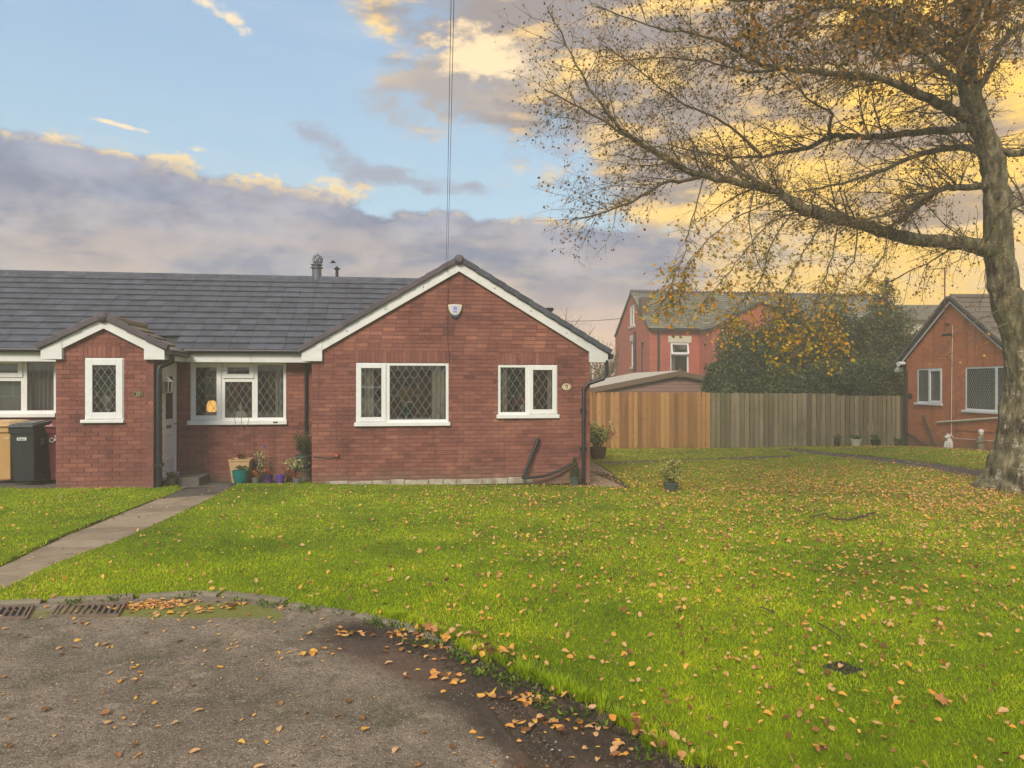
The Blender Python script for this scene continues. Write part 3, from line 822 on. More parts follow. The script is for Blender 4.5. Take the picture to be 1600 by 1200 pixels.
def roof_slope(parent, org, P0, U, V, lu, lv, tw, tl, mat, n_indiv=0, keep=None, lift=0.022, name='roof_slope', slab=True, single='roof_tile', stag=True):
    P0, U, V = Vector(P0), Vector(U).normalized(), Vector(V).normalized(); N = U.cross(V).normalized()
    if N.z < 0: N = -N
    base = MB()
    c = P0 + U * lu / 2 + V * lv / 2 - N * 0.05
    base.obox(c, U, V, N, lu, lv, 0.06)
    ro = base.build(name, M['seal'], parent, org)
    jo = MB(); nu = int(round(lu / tw)); nv = int(round(lv / tl)); tw = lu / nu; tl = lv / nv
    V2 = (V * tl - N * lift).normalized(); N2 = U.cross(V2); 
    if N2.z < 0: N2 = -N2
    um = unit_mesh('tile_' + mat.name, mat); cnt = 0
    for j in range(nv):
        for i in range(nu + (1 if stag and j % 2 else 0)):
            off = -0.5 if (stag and j % 2) else 0
            a, b = max(0, (i + off) * tw), min(lu, (i + 1 + off) * tw)
            if b - a < 0.04: continue
            cc = P0 + U * ((a + b) / 2) + V * ((j + 0.5) * tl - 0.01) + N * (0.008 + random.uniform(0, .004))
            if keep and not keep(cc): continue
            rz = random.uniform(-0.006, 0.006)
            U3 = (U + V2 * rz).normalized(); V3 = (V2 - U * rz).normalized()
            if cnt < n_indiv:
                o = bpy.data.objects.new(single, um); COL.objects.link(o); o.parent = ro
                o.location = cc - Vector(org); o.rotation_euler = Matrix((U3, V3, U3.cross(V3))).transposed().to_euler(); o.scale = (b - a - 0.006, tl * 1.1, 0.02)
                cnt += 1
            else:
                jo.obox(cc, U3, V3, U3.cross(V3), b - a - 0.006, tl * 1.1, 0.02)
    if jo.v: jo.build('tiling', mat, ro, org, kind='stuff')
    return ro

def window(parent, org, fn, ax, ay, rect, lights, lat=(0.15, 0.235), sill=None, frame_out=0.022, lead=True, handle=False, lead_w=0.006, inset=(0.052, 0.1)):
    """rect/lights in wall coordinates (u0,u1,z0,z1); light kinds 'fixed' / 'open'"""
    ax, ay, az = Vector(ax), Vector(ay), Vector((0, 0, 1))
    def bx(mb, a, b, c, d, y0, y1):
        mb.obox(fn((a + b) / 2, (y0 + y1) / 2, (c + d) / 2), ax, ay, az, b - a, y1 - y0, d - c)
    def ring(mb, a, b, c, d, w, y0, y1):
        bx(mb, a, a + w, c, d, y0, y1); bx(mb, b - w, b, c, d, y0, y1)
        bx(mb, a + w, b - w, c, c + w, y0, y1); bx(mb, a + w, b - w, d - w, d, y0, y1)
    fr = MB()
    for (a, b, c, d, k) in lights: ring(fr, a, b, c, d, inset[0], 0.012, 0.075)
    w = fr.build('window', M['pvc'], parent, org, bevel=0.004)
    for (a, b, c, d, k) in lights:
        ins = inset[0] if k == 'fixed' else inset[1]
        if k == 'open':
            sb = MB(); g = 0.018
            ring(sb, a + g, b - g, c + g, d - g, inset[1] - g, -0.010, 0.05)
            sb.build('sash', M['pvc'], w, org, bevel=0.005)
        g0, g1, h0, h1 = a + ins, b - ins, c + ins, d - ins
        pn = MB(); bx(pn, g0 - .004, g1 + .004, h0 - .004, h1 + .004, 0.032, 0.036)
        pn.build('pane', M['glass'], w, org)
        sl = MB(); ring(sl, g0 - .001, g1 + .001, h0 - .001, h1 + .001, 0.008, 0.018, 0.031)
        sl.build('seal', M['seal'], w, org)
        if lead:
            lb = MB(); lw, lh = lat; cu, cz = (g0 + g1) / 2, (h0 + h1) / 2
            for sgn in (1, -1):
                k0 = -int(((g1 - g0) / lw + (h1 - h0) / lh)) - 2
                for kk in range(k0, -k0):
                    # (u-cu)/lw + sgn (z-cz)/lh = kk + .5
                    pts = []
                    for zz in (h0, h1):
                        uu = cu + lw * (kk + 0.5 - sgn * (zz - cz) / lh)
                        if g0 <= uu <= g1: pts.append((uu, zz))
                    for uu in (g0, g1):
                        zz = cz + sgn * lh * (kk + 0.5 - (uu - cu) / lw)
                        if h0 < zz < h1: pts.append((uu, zz))
                    if len(pts) >= 2:
                        p, q = pts[0], max(pts[1:], key=lambda s: math.dist(s, pts[0]))
                        if math.dist(p, q) > 0.03:
                            dpt = 0.0285 if sgn > 0 else 0.0278
                            lb.bar(fn(p[0], dpt, p[1]), fn(q[0], dpt, q[1]), lead_w, 0.004, up=ay)
            lb.build('leading', M['lead'], w, org)
    if sill:
        sb = MB(); bx(sb, sill[0], sill[1], sill[2], rect[2] + 0.004, -0.055, 0.05)
        sb.build('sill', M['pvc'], w, org, bevel=0.006)
    return w

def room(parent, org, x0, x1, y0, y1, z0, z1):
    mb = MB(); b = MB().box(x0, x1, y0, y1, z0, z1)
    mb.add(b.v, [b.f[0], b.f[1], b.f[3], b.f[4], b.f[5]])      # open towards the window
    return mb.build('room', M['interior'], parent, org)

def curtain(x0, x1, y, z0, z1, mat, label, group='curtains behind the windows', folds=6, gather=0.0, name='curtain'):
    n = folds * 8; vs = []; fs = []
    for k in range(9):
        v = k / 8; z = z0 + (z1 - z0) * v
        for i in range(n + 1):
            u = i / n
            w = (x1 - x0) * (1 - gather * (1 - v) * (0.5 + 0.5 * v))
            vs.append((x0 + w * u, y + 0.03 * math.sin(u * folds * 2 * math.pi + 0.3 * math.sin(v * 3)), z))
    for k in range(8):
        for i in range(n): fs.append((k * (n + 1) + i, k * (n + 1) + i + 1, (k + 1) * (n + 1) + i + 1, (k + 1) * (n + 1) + i))
    o = MB().add(vs, fs).build(name, mat, None, smooth=True)
    md = o.modifiers.new('thick', 'SOLIDIFY'); md.thickness = 0.004
    return tag(o, label, 'curtain', group)

def text_mesh(txt, size, mat, name, parent, loc, rot=(R(90), 0, 0), ext=0.002, font_scale=(1, 1, 1), **k):
    cu = bpy.data.curves.new('lettering', 'FONT'); cu.body = txt; cu.size = size; cu.extrude = ext; cu.align_x = 'CENTER'; cu.align_y = 'CENTER'
    tmp = bpy.data.objects.new('tmp', cu); COL.objects.link(tmp)
    bpy.context.view_layer.update()
    me = bpy.data.meshes.new_from_object(tmp.evaluated_get(bpy.context.evaluated_depsgraph_get()))
    bpy.data.objects.remove(tmp); bpy.data.curves.remove(cu)
    me.materials.clear(); me.materials.append(mat)
    o = bpy.data.objects.new(name, me); COL.objects.link(o); o.parent = parent; o.location = loc; o.rotation_euler = rot; o.scale = font_scale
    return tag(o, **k)

# ------------------------------------------------------------------ number 18: the gabled bungalow
YG = 14.0
XL, XR = on_y(487, 700, YG).x, on_y(922, 700, YG).x
pA, pL, pR = on_y(713, 409, 13.9), on_y(468, 547, 13.9), on_y(953, 559, 13.9)
GX = (pL.x + pR.x) / 2; GH = (pR.x - pL.x) / 2; GZA = pA.z + 0.01; GZE = (pL.z + pR.z) / 2
GSL = (GZA - GZE) / GH                      # slope of the gable
XP0, XP1 = on_y(87, 650, 13.3).x, on_y(240, 650, 13.3).x
RIDGE_Y = 17.3; RIDGE_Z = on_y(300, 428, RIDGE_Y).z - 0.05
EAVE_Y = 14.36; EAVE_Z = on_y(380, 547, EAVE_Y).z
MS = (RIDGE_Z - EAVE_Z) / (RIDGE_Y - EAVE_Y)

def wrect(x0, x1, y0, y1, Y):
    """picture measurements of a window -> wall rectangle at distance Y"""
    a, b = on_y(x0, (y0 + y1) / 2, Y).x, on_y(x1, (y0 + y1) / 2, Y).x
    xm = (x0 + x1) / 2
    return (a, b, on_y(xm, y1, Y).z, on_y(xm, y0, Y).z)

def verge_run(parent, org, a, b, y0, y1, n, mat, h=0.10, cap=0.0):
    """stepped cap tiles up a gable edge from a to b (x,z)"""
    for i in range(n):
        p = Vector((a[0] + (b[0] - a[0]) * i / n, 0, a[1] + (b[1] - a[1]) * i / n)); q = Vector((a[0] + (b[0] - a[0]) * (i + 1.08) / n, 0, a[1] + (b[1] - a[1]) * (i + 1.08) / n))
        d = (q - p).normalized(); nn = Vector((-d.z, 0, d.x))
        if nn.z < 0: nn = -nn
        c = (p + q) / 2 + nn * (h / 2 + 0.008); c.y = (y0 + y1) / 2
        d2 = (d - nn * 0.045).normalized(); n2 = (nn + d * 0.045).normalized()
        MB().obox(c, d2, Vector((0, 1, 0)), n2, (q - p).length, y1 - y0, h).build('verge_tile', mat, parent, org, bevel=0.012)

def house18():
    org = Vector((GX, YG, 0))
    root = empty('brick_bungalow', org, label='red brick bungalow with white-trimmed gable and alarm box facing the lawn', cat='bungalow', group='brick bungalows round the green')
    fn = lambda u, d, z: (u, YG + d, z); ax, ay = (1, 0, 0), (0, 1, 0)
    A = wrect(556, 701, 567, 660, YG); B = wrect(778, 871, 570, 648, YG)
    lint = [(A[0] - 0.02, A[1] + 0.02, A[3], A[3] + 0.225), (B[0] - 0.02, B[1] + 0.02, B[3], B[3] + 0.225)]
    def span(z):
        lim = (GZA - 0.10 - z) / GSL
        return (max(XL, GX - lim), min(XR, GX + lim))
    wall = brick_wall(root, org, fn, ax, ay, span, -0.075, GZA - 0.1, [A, B], (M['brick'], M['mortar']), 300, lint)
    # mortar plinth flashing at the foot
    mb = MB(); x = XL + 0.25
    while x < XR - 1.6:
        w = random.uniform(0.2, 0.5); mb.box(x, x + w - 0.012, YG - 0.02 - random.uniform(0, .012), YG - 0.001, -0.05, random.uniform(0.045, 0.08)); x += w
    mb.build('plinth', M['plinth'], root, org, bevel=0.006)
    # side walls (plain returns)
    for X, s in ((XR, 1), (XL, -1)):
        MB().box(min(X - 0.1 * s, X), max(X - 0.1 * s, X), YG + 0.13, YG + 7.5, -0.4, GZE + 0.05).build('side_wall', M['brick'], root, org)
    mb = MB().add([(XL, YG + 7.6, -.4), (XR, YG + 7.6, -.4), (XR, YG + 7.6, GZE), (GX, YG + 7.6, GZA), (XL, YG + 7.6, GZE)], [(0, 1, 2, 3, 4)])
    mb.build('rear_wall', M['brick'], root, org)
    # windows
    m1 = on_y(604.5, 600, YG).x; m2 = on_y(825, 600, YG).x
    sa = on_y(628, 665.5, YG).z; sb_ = on_y(824, 653.5, YG).z
    window(root, org, fn, ax, ay, A, [(A[0], m1, A[2], A[3], 'open'), (m1, A[1], A[2], A[3], 'fixed')], sill=(A[0] - 0.03, A[1] + 0.03, sa))
    window(root, org, fn, ax, ay, B, [(B[0], m2, B[2], B[3], 'fixed'), (m2, B[1], B[2], B[3], 'open')], sill=(B[0] - 0.03, B[1] + 0.03, sb_))
    room(root, org, A[0] - 0.5, A[1] + 0.4, YG + 0.13, YG + 3.2, 0.05, 2.4); room(root, org, B[0] - 0.35, B[1] + 0.5, YG + 0.13, YG + 3, 0.05, 2.4)
    # roof slopes
    yf, yb = 13.985, YG + 7.7
    L = math.hypot(GH, GZA - GZE)
    roof_slope(root, org, (GX - GH, yf, GZE), (0, 1, 0), (GH, 0, GZA - GZE), yb - yf, L, 0.33, 0.27, M['tile'], 0)
    roof_slope(root, org, (GX + GH, yf, GZE), (0, 1, 0), (-GH, 0, GZA - GZE), yb - yf, L, 0.33, 0.27, M['tile'], 0)
    for s in (-1, 1):
        verge_run(root, org, (GX + s * GH, GZE), (GX + s * 0.06, GZA - 0.04), 13.88, 14.02, 11, M['verge'] if s < 0 else M['tile'])
        # bargeboard following the slope
        t = 0.155
        a, b = (GX + s * (GH - 0.33), GZE + 0.33 * GSL), (GX, GZA)
        MB().prism([a, b, (b[0], b[1] - t / math.cos(math.atan(GSL))), (a[0], a[1] - t / math.cos(math.atan(GSL)))], 13.94, 13.965).build('bargeboard', M['fascia'], root, org)
        # box end
        x0, x1 = (GX + s * (GH - 0.03), GX + s * (GH - 0.40))
        xa, xb = min(x0, x1), max(x0, x1)
        top = lambda x: GZE + (GH - abs(x - GX)) * GSL - 0.004
        MB().prism([(xa, top(xa)), (xb, top(xb)), (xb, GZE - 0.145), (xa, GZE - 0.145)], 13.93, 14.25).build('soffit_box', M['fascia'], root, org, bevel=0.004)
        for k in range(3):
            tt = 0.2 + 0.27 * k; px_, pz_ = a[0] + (b[0] - a[0]) * tt, a[1] + (b[1] - a[1]) * tt - 0.09
            MB().tube([(px_, 13.93, pz_), (px_, 13.941, pz_)], 0.011, 8).build('screw_cap', M['seal'], root, org)
    MB().lathe([(0.0, -0.07), (0.075, -0.07), (0.105, 0.0), (0.09, 0.05), (0.05, 0.095), (0.0, 0.1)], (0, 0, 0), 14).xform(Matrix.Translation((GX, 13.93, GZA + 0.03)) @ Matrix.Rotation(R(90), 4, 'X')).build('ridge_end', M['verge'], root, org, smooth=True)
    rb = MB()
    for i in range(17):
        y = 13.98 + i * 0.45
        MB().tube([(GX, y, GZA + 0.0), (GX, y + 0.44, GZA + 0.0)], 0.1 + (i % 2) * 0.004, 10).build('ridge_tile', M['tile'], root, org)
    # gutter and downpipe at the right corner
    gx, gz = GX + GH + 0.03, GZE - 0.03
    MB().tube([(gx, 13.92, gz), (gx, YG + 7.6, gz)], 0.055, 10).build('gutter', M['gutter'], root, org)
    pts = [on_y(948, 563, 13.95), on_y(948, 583, 13.95), on_y(943, 592, 13.95), on_y(918, 600, 13.95), on_y(912, 607, 13.95), on_y(911.5, 757, 13.95)]
    dp = MB().tube(pts, 0.036, 10).build('downpipe', M['gutter'], root, org, smooth=True)
    cb = MB()
    for yy in (640, 700): 
        p = on_y(911.5, yy, 13.95); cb.box(p.x - .06, p.x + .06, 13.93, 14.0, p.z - .02, p.z + .02)
    cb.build('clip', M['gutter'], dp, org)
    # bits on the wall
    k = on_y(711, 485, YG - 0.04)
    ab = MB(); poly = [(-0.135, 0.105), (0, 0.118), (0.135, 0.105), (0.115, 0.0), (0.085, -0.055), (0.05, -0.085), (0.0, -0.10), (-0.05, -0.085), (-0.085, -0.055), (-0.115, 0.0)]
    bell = MB().prism([(k.x + x, k.z + z) for x, z in poly], YG - 0.07, YG + 0.002).build('alarm_box', M['cream'], root, org, bevel=0.012)
    MB().prism([(k.x + x * 0.72, k.z + 0.005 + z * 0.78) for x, z in poly], YG - 0.0735, YG - 0.068).build('face', M['alarm_face'], bell, org)
    MB().prism([(k.x + x, k.z - 0.105 + z) for x, z in ((-0.095, 0.05), (-0.06, -0.01), (0, -0.03), (0.06, -0.01), (0.095, 0.05))], YG - 0.055, YG).build('lens', M['alarm_blue'], bell, org)
    hs = MB(); hx, hz, hy = k.x, k.z + 0.04, YG - 0.0765
    hs.bar((hx - .035, hy, hz), (hx, hy, hz + .03), .009, .003, (0, 1, 0)).bar((hx, hy, hz + .03), (hx + .035, hy, hz), .009, .003, (0, 1, 0))
    hs.box(hx - .027, hx - .018, hy - .001, hy + .001, hz - .035, hz).box(hx + .018, hx + .027, hy - .001, hy + .001, hz - .035, hz).box(hx - .018, hx + .006, hy - .001, hy + .001, hz - .036, hz - .028).box(hx - .004, hx + .005, hy - .0012, hy + .001, hz - .02, hz + .008)
    hs.build('house_logo', M['ink_red'], bell, org)
    MB().box(hx - .04, hx + .04, hy - .001, hy + .001, k.z - .026, k.z - .021).box(hx - .035, hx + .035, hy - .001, hy + .001, k.z - .038, k.z - .033).build('printed_lines', M['ink_red'], bell, org)
    p = on_y(885, 604.5, YG)
    pl = MB().prism([(p.x + 0.088 * math.cos(a), p.z + 0.068 * math.sin(a)) for a in [2 * math.pi * i / 28 for i in range(28)]], YG - 0.012, YG + .002).build('number_plaque', M['cream'], root, org, bevel=0.003)
    rg = MB()
    for i in range(28):
        a0, a1 = 2 * math.pi * i / 28, 2 * math.pi * (i + 1) / 28
        rg.bar((p.x + .07 * math.cos(a0), YG - .0135, p.z + .053 * math.sin(a0)), (p.x + .07 * math.cos(a1), YG - .0135, p.z + .053 * math.sin(a1)), .005, .003, (0, 1, 0))
    rg.build('rim_line', M['ink_black'], pl, org)
    text_mesh('18', 0.062, M['ink_black'], 'digits', pl, (p.x - org.x, -0.0145, p.z - 0.014), ext=0.0012)
    cot = MB().box(p.x - .028, p.x + .028, YG - .0148, YG - .0125, p.z + .014, p.z + .028); cot.add([(p.x - .036, YG - .0148, p.z + .028), (p.x + .036, YG - .0148, p.z + .028), (p.x, YG - .0148, p.z + .044)], [(0, 1, 2)])
    cot.build('cottage_emblem', M['ink_red'], pl, org)
    # alarm cable
    MB().tube([on_y(700, 412, YG - .008), on_y(700, 470, YG - .008), on_y(699.5, 530, YG - .008), on_y(702, 556, YG - .008), on_y(703, 567, YG - .008)], 0.006, 5).build('cable', M['wire'], root, org)
    b = on_y(697, 421, YG - 0.1)
    MB().bar(on_y(703, 419, 14.0), b, .02, .02).tube([b, b + Vector((0, -.03, .05))], .012, 6).build('wire_bracket', M['steel'], root, org)
    q = on_y(526, 711, YG - .02); MB().box(q.x - .035, q.x + .035, YG - .06, YG, q.z - .035, q.z + .035).build('junction_box', mk('terracotta_cover', [srgb(172, 84, 60)]), root, org, bevel=0.01)
    MB().tube([on_y(490, 714, YG - .01), on_y(505, 715, YG - .012), on_y(518, 716, YG - .012), on_y(527, 712, YG - .02)], 0.008, 5).build('cable', M['wire'], root, org)
    # flue through the right slope
    f = on_y(858, 490, 15.2)
    fl = MB().lathe([(0.055, -0.35), (0.055, 0.04), (0.09, 0.055), (0.10, 0.115), (0.06, 0.12), (0.0, 0.12)], (f.x, f.y, f.z), 14).build('flue', M['gutter'], root, org, smooth=True)
    return root
house18()

def house20():
    YM = 14.7; x_far = -15.0
    org = Vector((XP1, YM, 0))
    root = empty('brick_bungalow', org, label='red brick bungalow with a gabled porch numbered 20 and a white front door', cat='bungalow', group='brick bungalows round the green')
    ax, ay = (1, 0, 0), (0, 1, 0); YP = 13.3
    fnp = lambda u, d, z: (u, YP + d, z); fnm = lambda u, d, z: (u, YM + d, z)
    # porch
    pa, pl_, pr = on_y(155, 498, YP - 0.1), on_y(62, 546, YP - 0.1), on_y(262, 549, YP - 0.1)
    PX = (XP0 + XP1) / 2; PH = (pr.x - pl_.x) / 2; PZA = pa.z; PZE = (pl_.z + pr.z) / 2; PS = (PZA - PZE) / PH
    W = wrect(132, 193.5, 559, 656, YP)
    def span(z):
        lim = (PZA - 0.09 - z) / PS; return (max(XP0, PX - lim), min(XP1, PX + lim))
    brick_wall(root, org, fnp, ax, ay, span, -0.075, PZA - 0.09, [W], (M['brick'], M['mortar']), 230, [(W[0] - .02, W[1] + .02, W[3], W[3] + .2)])
    fns = lambda u, d, z: (XP1 - d, u, z)
    dz0, dz1 = 0.16, 2.26
    # door sits in the porch side, opening towards the path
    dy0 = on_x(254, 640, XP1).y; dy1 = min(on_x(277, 640, XP1).y, YM - 0.03)
    brick_wall(root, org, fns, (0, 1, 0), (-1, 0, 0), lambda z: (YP + 0.0, YM), -0.075, PZE, [(dy0, dy1, 0.0, dz1)], (M['brick'], M['mortar']), 0, wall_name='porch_side_wall')
    MB().box(XP0, XP0 + .1, YP + .1, YM, -.2, PZE).build('porch_side_wall', M['brick'], root, org)
    window(root, org, fnp, ax, ay, W, [W + ('open',)], sill=(W[0] - 0.05, W[1] + 0.01, W[2] - 0.05), lat=(0.12, 0.19), inset=(0.05, 0.125))
    room(root, org, XP0 + 0.12, XP1 - 0.14, YP + 0.13, YM, 0.02, 2.35)
    # door
    d = MB(); XD = XP1 - 0.03
    dr = MB().box(XD - 0.05, XD, dy0 + .06, dy1 - .06, dz0 + .05, dz1 - .06)
    door = dr.build('door', M['door'], root, org)
    fr = MB().box(XD - .06, XD + .02, dy0, dy0 + .06, dz0, dz1).box(XD - .06, XD + .02, dy1 - .06, dy1, dz0, dz1).box(XD - .06, XD + .02, dy0 + .06, dy1 - .06, dz1 - .06, dz1).box(XD - .06, XD + .06, dy0, dy1, dz0 - .02, dz0 + .05)
    fr.build('door_frame', M['door'], door, org, bevel=0.005)
    ym = (dy0 + dy1) / 2; hw = (dy1 - dy0) / 2 - .20
    MB().box(XD + .002, XD + .012, ym - hw, ym + hw, 1.22, 2.0).build('door_pane', M['glass'], door, org)
    MB().box(XD - .0, XD + .003, ym - hw, ym + hw, 1.22, 2.0).build('backing', M['interior'], door, org)
    def ringx(a, b, c, dd, w=0.03):
        return MB().box(XD + .001, XD + .022, a, a + w, c, dd).box(XD + .001, XD + .022, b - w, b, c, dd).box(XD + .001, XD + .022, a + w, b - w, c, c + w).box(XD + .001, XD + .022, a + w, b - w, dd - w, dd)
    ringx(ym - hw - .03, ym + hw + .03, 1.19, 2.03).build('moulding', M['door'], door, org, bevel=0.004)
    ringx(ym - hw - .03, ym + hw + .03, 0.48, 0.98).build('moulding', M['door'], door, org, bevel=0.004)
    MB().box(XD, XD + .012, ym - .13, ym + .13, 1.05, 1.11).build('letterbox', M['steel'], door, org, bevel=0.004)
    MB().tube([(XD, dy1 - .12, 1.12), (XD + .05, dy1 - .12, 1.12), (XD + .05, dy1 - .22, 1.12)], .01, 6).build('handle', M['steel'], door, org)
    # main wall
    X0, X1 = x_far, XL
    V = wrect(297, 447, 566, 657, YM); U = wrect(-52, 88, 560, 646, YM)
    U = (U[0], min(U[1], XP0 + 0.06), U[2], U[3])
    zt = EAVE_Z - 0.02
    holes = [V, U, (XP0 + .1, XP1 - .01, -1, zt - .1)]
    brick_wall(root, org, fnm, ax, ay, lambda z: (X0, X1), -0.075, zt, holes, (M['brick'], M['mortar']), 70)
    xs = [on_y(x, 610, YM).x for x in (347, 398)]; zs = on_y(372, 592.5, YM).z
    window(root, org, fnm, ax, ay, V, [(V[0], xs[0], V[2], V[3], 'open'), (xs[0], xs[1], zs, V[3], 'open'), (xs[0], xs[1], V[2], zs, 'fixed'), (xs[1], V[1], V[2], V[3], 'fixed')],
           sill=(V[0] - .04, V[1] + .02, on_y(372, 663.5, YM).z), lat=(0.135, 0.215))
    xu = on_y(37, 600, YM).x; xv = on_y(-14, 600, YM).x; zu = on_y(10, 591, YM).z
    window(root, org, fnm, ax, ay, U, [(U[0], xv, U[2], U[3], 'fixed'), (xv, xu, zu, U[3], 'open'), (xv, xu, U[2], zu, 'fixed'), (xu, U[1], U[2], U[3], 'fixed')],
           sill=(U[0] - .04, U[1] - .0, on_y(40, 652, YM).z), lead=False)
    room(root, org, V[0] - .5, V[1] + .3, YM + .13, YM + 3, .05, 2.4); room(root, org, U[0] - .5, U[1] + .4, YM + .13, YM + 3, .05, 2.4)
    MB().box(X0, X0 + .1, YM + .14, YM + 5.4, -.4, 2.45).build('side_wall', M['brick'], root, org)
    MB().box(X0, XL, YM + 5.4, YM + 5.5, -.4, 2.45).build('rear_wall', M['brick'], root, org)
    # handle on the window sill
    q = on_y(431, 659.5, YM); MB().box(q.x - .04, q.x + .04, YM - .066, YM - .05, q.z - .012, q.z + .012).build('sill_vent', M['seal'], root, org)
    # main roof: individual tiles from the eaves up
    lv = math.hypot(RIDGE_Y - EAVE_Y, RIDGE_Z - EAVE_Z); ux = -11.2
    V3 = (0, RIDGE_Y - EAVE_Y, RIDGE_Z - EAVE_Z)
    def keep(c):
        if c.y < 14.75 and XP0 - 0.1 < c.x < XP1 + 0.1 : return False
        return c.x < GX and c.z > GZE + (GH - abs(c.x - GX)) * GSL - 0.25 or c.x < GX - GH + 0.15
    roof_slope(root, org, (ux, EAVE_Y, EAVE_Z), (1, 0, 0), V3, GX - ux, lv, 0.33, 0.262, M['tile'], 300, keep, stag=False, lift=0.03)
    roof_slope(root, org, (x_far - .2, EAVE_Y, EAVE_Z), (1, 0, 0), V3, ux - x_far + .2, lv, 0.33, 0.262, M['tile'], 0, stag=False, lift=0.03)
    roof_slope(root, org, (x_far - .2, 2 * RIDGE_Y - EAVE_Y, EAVE_Z), (1, 0, 0), (0, -V3[1], V3[2]), GX - x_far + .2, lv, 0.33, 0.262, M['tile'], 0, stag=False)
    x = x_far
    while x < GX - 0.4:
        MB().tube([(x, RIDGE_Y, RIDGE_Z - .035), (x + .445, RIDGE_Y, RIDGE_Z - .035)], 0.095, 10).build('ridge_tile', M['tile'], root, org); x += 0.45
    # fascia and gutter
    zf0, zf1 = on_y(380, 566, 14.42).z, on_y(380, 549, 14.42).z
    pieces = [(x_far, -12.2), (-12.195, -9.6), (-9.595, XP0 - .12), (XP1 + .14, -2.9), (-2.895, XL + .12)]
    for a, b in pieces:
        if b > a + .1: MB().box(a, b, 14.42, 14.445, zf0, zf1).build('fascia_board', M['fascia'], root, org)
    MB().box(x_far, XL, 14.445, YM, zf0 + .004, zf0 + .014).build('soffit', M['fascia'], root, org)
    for a, b in ((x_far, XP0 - .1), (XP1 + .2, XL + .05)):
        MB().tube([(a, 14.365, zf1 + .0), (b, 14.365, zf1 + .0)], 0.05, 10).build('gutter', M['gutter'], root, org, smooth=True)
    # porch roof
    yf, yb = YP - 0.03, 16.2; L = math.hypot(PH, PZA - PZE)
    kp = lambda c: c.z > EAVE_Z + (c.y - EAVE_Y) * MS - 0.12
    roof_slope(root, org, (PX - PH, yf, PZE), (0, 1, 0), (PH, 0, PZA - PZE), 2.4, L, 0.33, 0.27, M['tile_moss'], 0, kp, stag=False, lift=0.03, name='porch_roof')
    roof_slope(root, org, (PX + PH, yf, PZE), (0, 1, 0), (-PH, 0, PZA - PZE), 2.4, L, 0.33, 0.27, M['tile_moss'], 60, kp, stag=False, lift=0.03, name='porch_roof')
    for i in range(5): MB().tube([(PX, YP - .05 + i * .45, PZA + .005), (PX, YP + .39 + i * .45, PZA + .005)], 0.09, 10).build('ridge_tile', M['tile_moss'], root, org)
    MB().lathe([(0.0, -0.07), (0.07, -0.07), (0.10, 0.0), (0.09, 0.05), (0.05, 0.085), (0.0, 0.09)], (0, 0, 0), 14).xform(Matrix.Translation((PX, YP - .07, PZA + 0.03)) @ Matrix.Rotation(R(90), 4, 'X')).build('ridge_end', M['verge'], root, org, smooth=True)
    for s in (-1, 1):
        verge_run(root, org, (PX + s * PH, PZE), (PX + s * 0.05, PZA - 0.03), YP - .13, YP + .01, 3, M['verge'], h=0.1)
        t = 0.14; a, b = (PX + s * (PH - 0.3), PZE + 0.3 * PS), (PX, PZA)
        MB().prism([a, b, (b[0], b[1] - t / math.cos(math.atan(PS))), (a[0], a[1] - t / math.cos(math.atan(PS)))], YP - .07, YP - .045).build('bargeboard', M['fascia'], root, org)
        x0, x1 = PX + s * (PH - 0.03), PX + s * (PH - 0.36); xa, xb = min(x0, x1), max(x0, x1)
        top = lambda x: PZE + (PH - abs(x - PX)) * PS - 0.004
        MB().prism([(xa, top(xa)), (xb, top(xb)), (xb, PZE - 0.15), (xa, PZE - 0.15)], YP - .08, YP + .2).build('soffit_box', M['fascia'], root, org, bevel=0.004)
        MB().box(*sorted((PX + s * (PH - .05), PX + s * (PH - .07))), YP + .2, 14.42, PZE - .15, PZE - .01).build('fascia_board', M['fascia'], root, org)
    gx = PX + PH + .03
    MB().tube([(gx, YP - .08, PZE - .02), (gx, 14.36, PZE - .02)], 0.05, 10).build('gutter', M['gutter'], root, org, smooth=True)
    # downpipe at the porch corner, swept back from the gutter
    xq = XP1 + 0.06
    pts = [(gx, YP + .12, PZE - .05), (gx, YP + .12, PZE - .17), (xq + .02, YP + .08, PZE - .26), (xq, YP + .06, PZE - .34), (xq, YP + .06, 0.0)]
    dp = MB().tube(pts, 0.05, 10).build('downpipe', M['gutter'], root, org, smooth=True)
    MB().box(xq - .07, xq + .07, YP - .01, YP + .12, 0.44, 0.5).build('clip', M['gutter'], dp, org)
    # the thin pipe between the two homes
    a = on_y(478, 568, YM - .05); MB().tube([(a.x, YM - .05, zf0), (a.x, YM - .05, 0.0)], .028, 8).build('downpipe', M['gutter'], root, org, smooth=True)
    # number plaque
    p = on_y(216, 615.5, YP)
    pl = MB().prism([(p.x + 0.085 * math.cos(t), p.z + 0.058 * math.sin(t)) for t in [2 * math.pi * i / 28 for i in range(28)]], YP - 0.012, YP + .002).build('number_plaque', M['ink_black'], root, org, bevel=0.003)
    rg = MB()
    for i in range(28):
        a0, a1 = 2 * math.pi * i / 28, 2 * math.pi * (i + 1) / 28
        rg.bar((p.x + .075 * math.cos(a0), YP - .0135, p.z + .048 * math.sin(a0)), (p.x + .075 * math.cos(a1), YP - .0135, p.z + .048 * math.sin(a1)), .005, .003, (0, 1, 0))
    rg.build('rim_line', M['ink_gold'], pl, org)
    text_mesh('20', 0.085, M['ink_gold'], 'digits', pl, (p.x - org.x, YP - YM - .0145, p.z), ext=0.0012)
    # lantern beside the door
    lz = on_x(252, 600, XP1 + .1); ly = YP + 0.32; c = (XP1 + .12, ly, on_x(252, 604, XP1 + .1).z)
